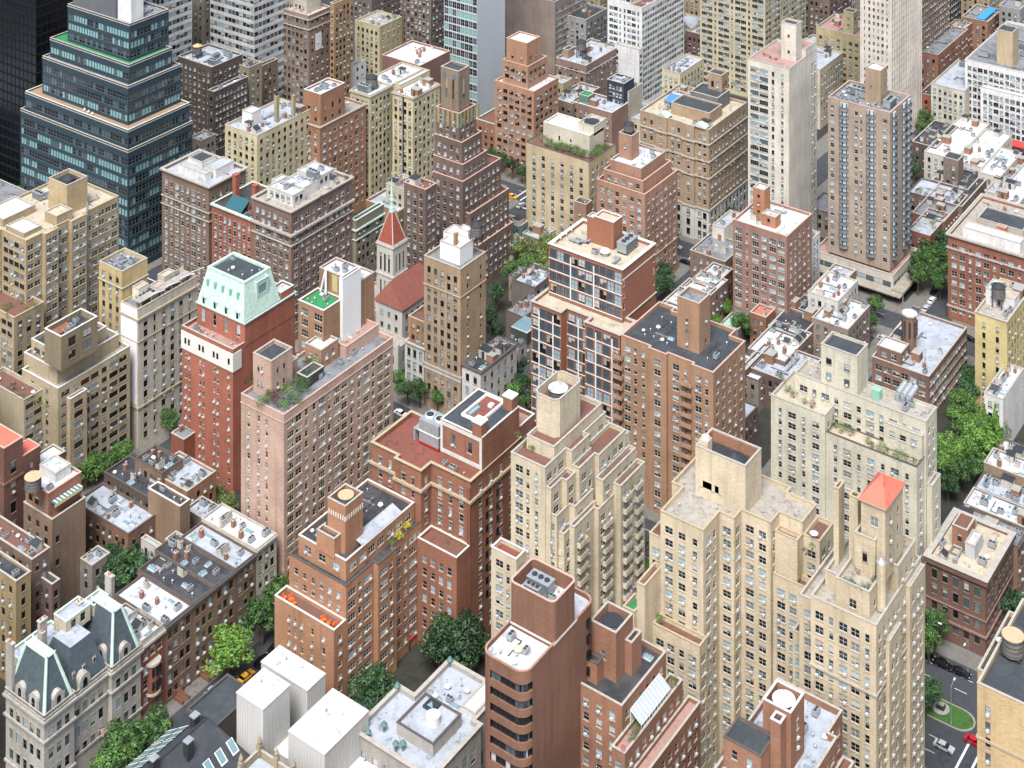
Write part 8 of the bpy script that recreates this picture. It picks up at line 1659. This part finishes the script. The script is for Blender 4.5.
# street lamps, island lawn ornament, traffic signal poles
def lamp(px, py, rz, label, arm=2.2, h=8.5):
    x, y = at(px, py, 0); o = obj('street_lamp', None, None, (x, y, .14), rz, label=label, category='street lamp', group=None)
    if 'lamp' not in _C:
        A = MB(); A.cyl(0, 0, 0, .5, .22, .16, MET, 8); A.tube((0, 0, .5), (0, 0, h), .11, MET, 6, .07); A.tube((0, 0, h), (arm * .5, 0, h + .5), .06, MET, 5); A.tube((arm * .5, 0, h + .5), (arm, 0, h + .45), .05, MET, 5); B2 = MB(); B2.box(arm - .3, arm + .5, -.18, .18, h + .35, h + .55, WHT); _C['lamp'] = (A.mesh('pole'), B2.mesh('lamp_head'))
    obj('pole', _C['lamp'][0], o, (0, 0, 0)); obj('lamp_head', _C['lamp'][1], o, (0, 0, 0))
lamp(951, 724, PI / 2, 'tall pale street lamp at the tip of the planted island'); lamp(968, 676, -PI / 2, 'street lamp in front of the dark brownstone corner house'); lamp(931, 656, 0, 'street lamp beside the tree left of the brownstone'); lamp(738, 262 + 4, 0, 'street lamp at the crossing by the white-roofed terrace'); lamp(944, 352, PI, 'curved pale street lamp on the avenue behind the turret house'); lamp(713, 246, -PI / 2, 'street lamp outside the ornate corner block'); lamp(640, 478, -PI / 2, 'street lamp below the broad orange-brown block')
x, y = at(941, 708, .2); o = obj('lawn_planter', None, None, (x, y, .165), label='dark square planter box on a round paved patch of the planted island', category='planter'); mb = MB(); mb.cyl(0, 0, 0, .05, 2, 2, CONC, 24); obj('paved_patch', mb.mesh('paved_patch'), o, (0, 0, 0)); mb = MB(); mb.box(-.9, .9, -.7, .7, .05, .9, MDK); obj('box', mb.mesh('box'), o, (0, 0, 0)); mb = MB(); mb.box(-.7, .7, -.5, .5, .9, 1.05, plain('pale_lid', 'a5a884', .8)); obj('lid', mb.mesh('lid'), o, (0, 0, 0))
# small parasols on terraces
def parasol(px, py, z, hexc, cname, label, r=1.3):
    x, y = at(px, py, z); o = obj('parasol', None, None, (x, y, z), label=label, category='parasol'); mb = MB(); mb.cyl(0, 0, 0, 2.3, .04, .04, WHT, 6); obj('pole', mb.mesh('pole'), o, (0, 0, 0)); mb = MB(); mb.cyl(0, 0, 2.0, 2.6, r, .05, plain('parasol_' + cname, hexc, .85), 8); obj('canopy', mb.mesh('canopy'), o, (0, 0, 0))
parasol(623, 757, 35.6, 'd8454a', 'red', 'folded red parasol on the terrace of the brick tank-tower house', .5); parasol(142, 433 + 2, .2, '2f4fb8', 'blue', 'blue parasol on the pavement at the foot of the white-flanked tower', 2.4); parasol(49, 470, 30, '8fc9b4', 'mint', 'mint green parasol behind the dark water tank at the left edge', 1.7); parasol(814, 534 + 8, 56.4, 'e0e0dc', 'white', 'white parasol on the red terrace beside the wide cream tower', 1)

# ================================================================== windows go in last, nearest and plainest to see first
_V, _F = [], []
for P, z0, z1 in SOLIDS:
    n = len(P); k = len(_V); _V += [(*a, z0) for a in P] + [(*a, z1) for a in P]
    _F += [(k + j, k + (j + 1) % n, k + n + (j + 1) % n, k + n + j) for j in range(n)]; _F.append(tuple(k + n + j for j in range(n)))
_bvh = BVHTree.FromPolygons([Vector(v) for v in _V], _F)
for b in BUILDS: b.finish(_bvh)
S.render.engine = 'CYCLES'
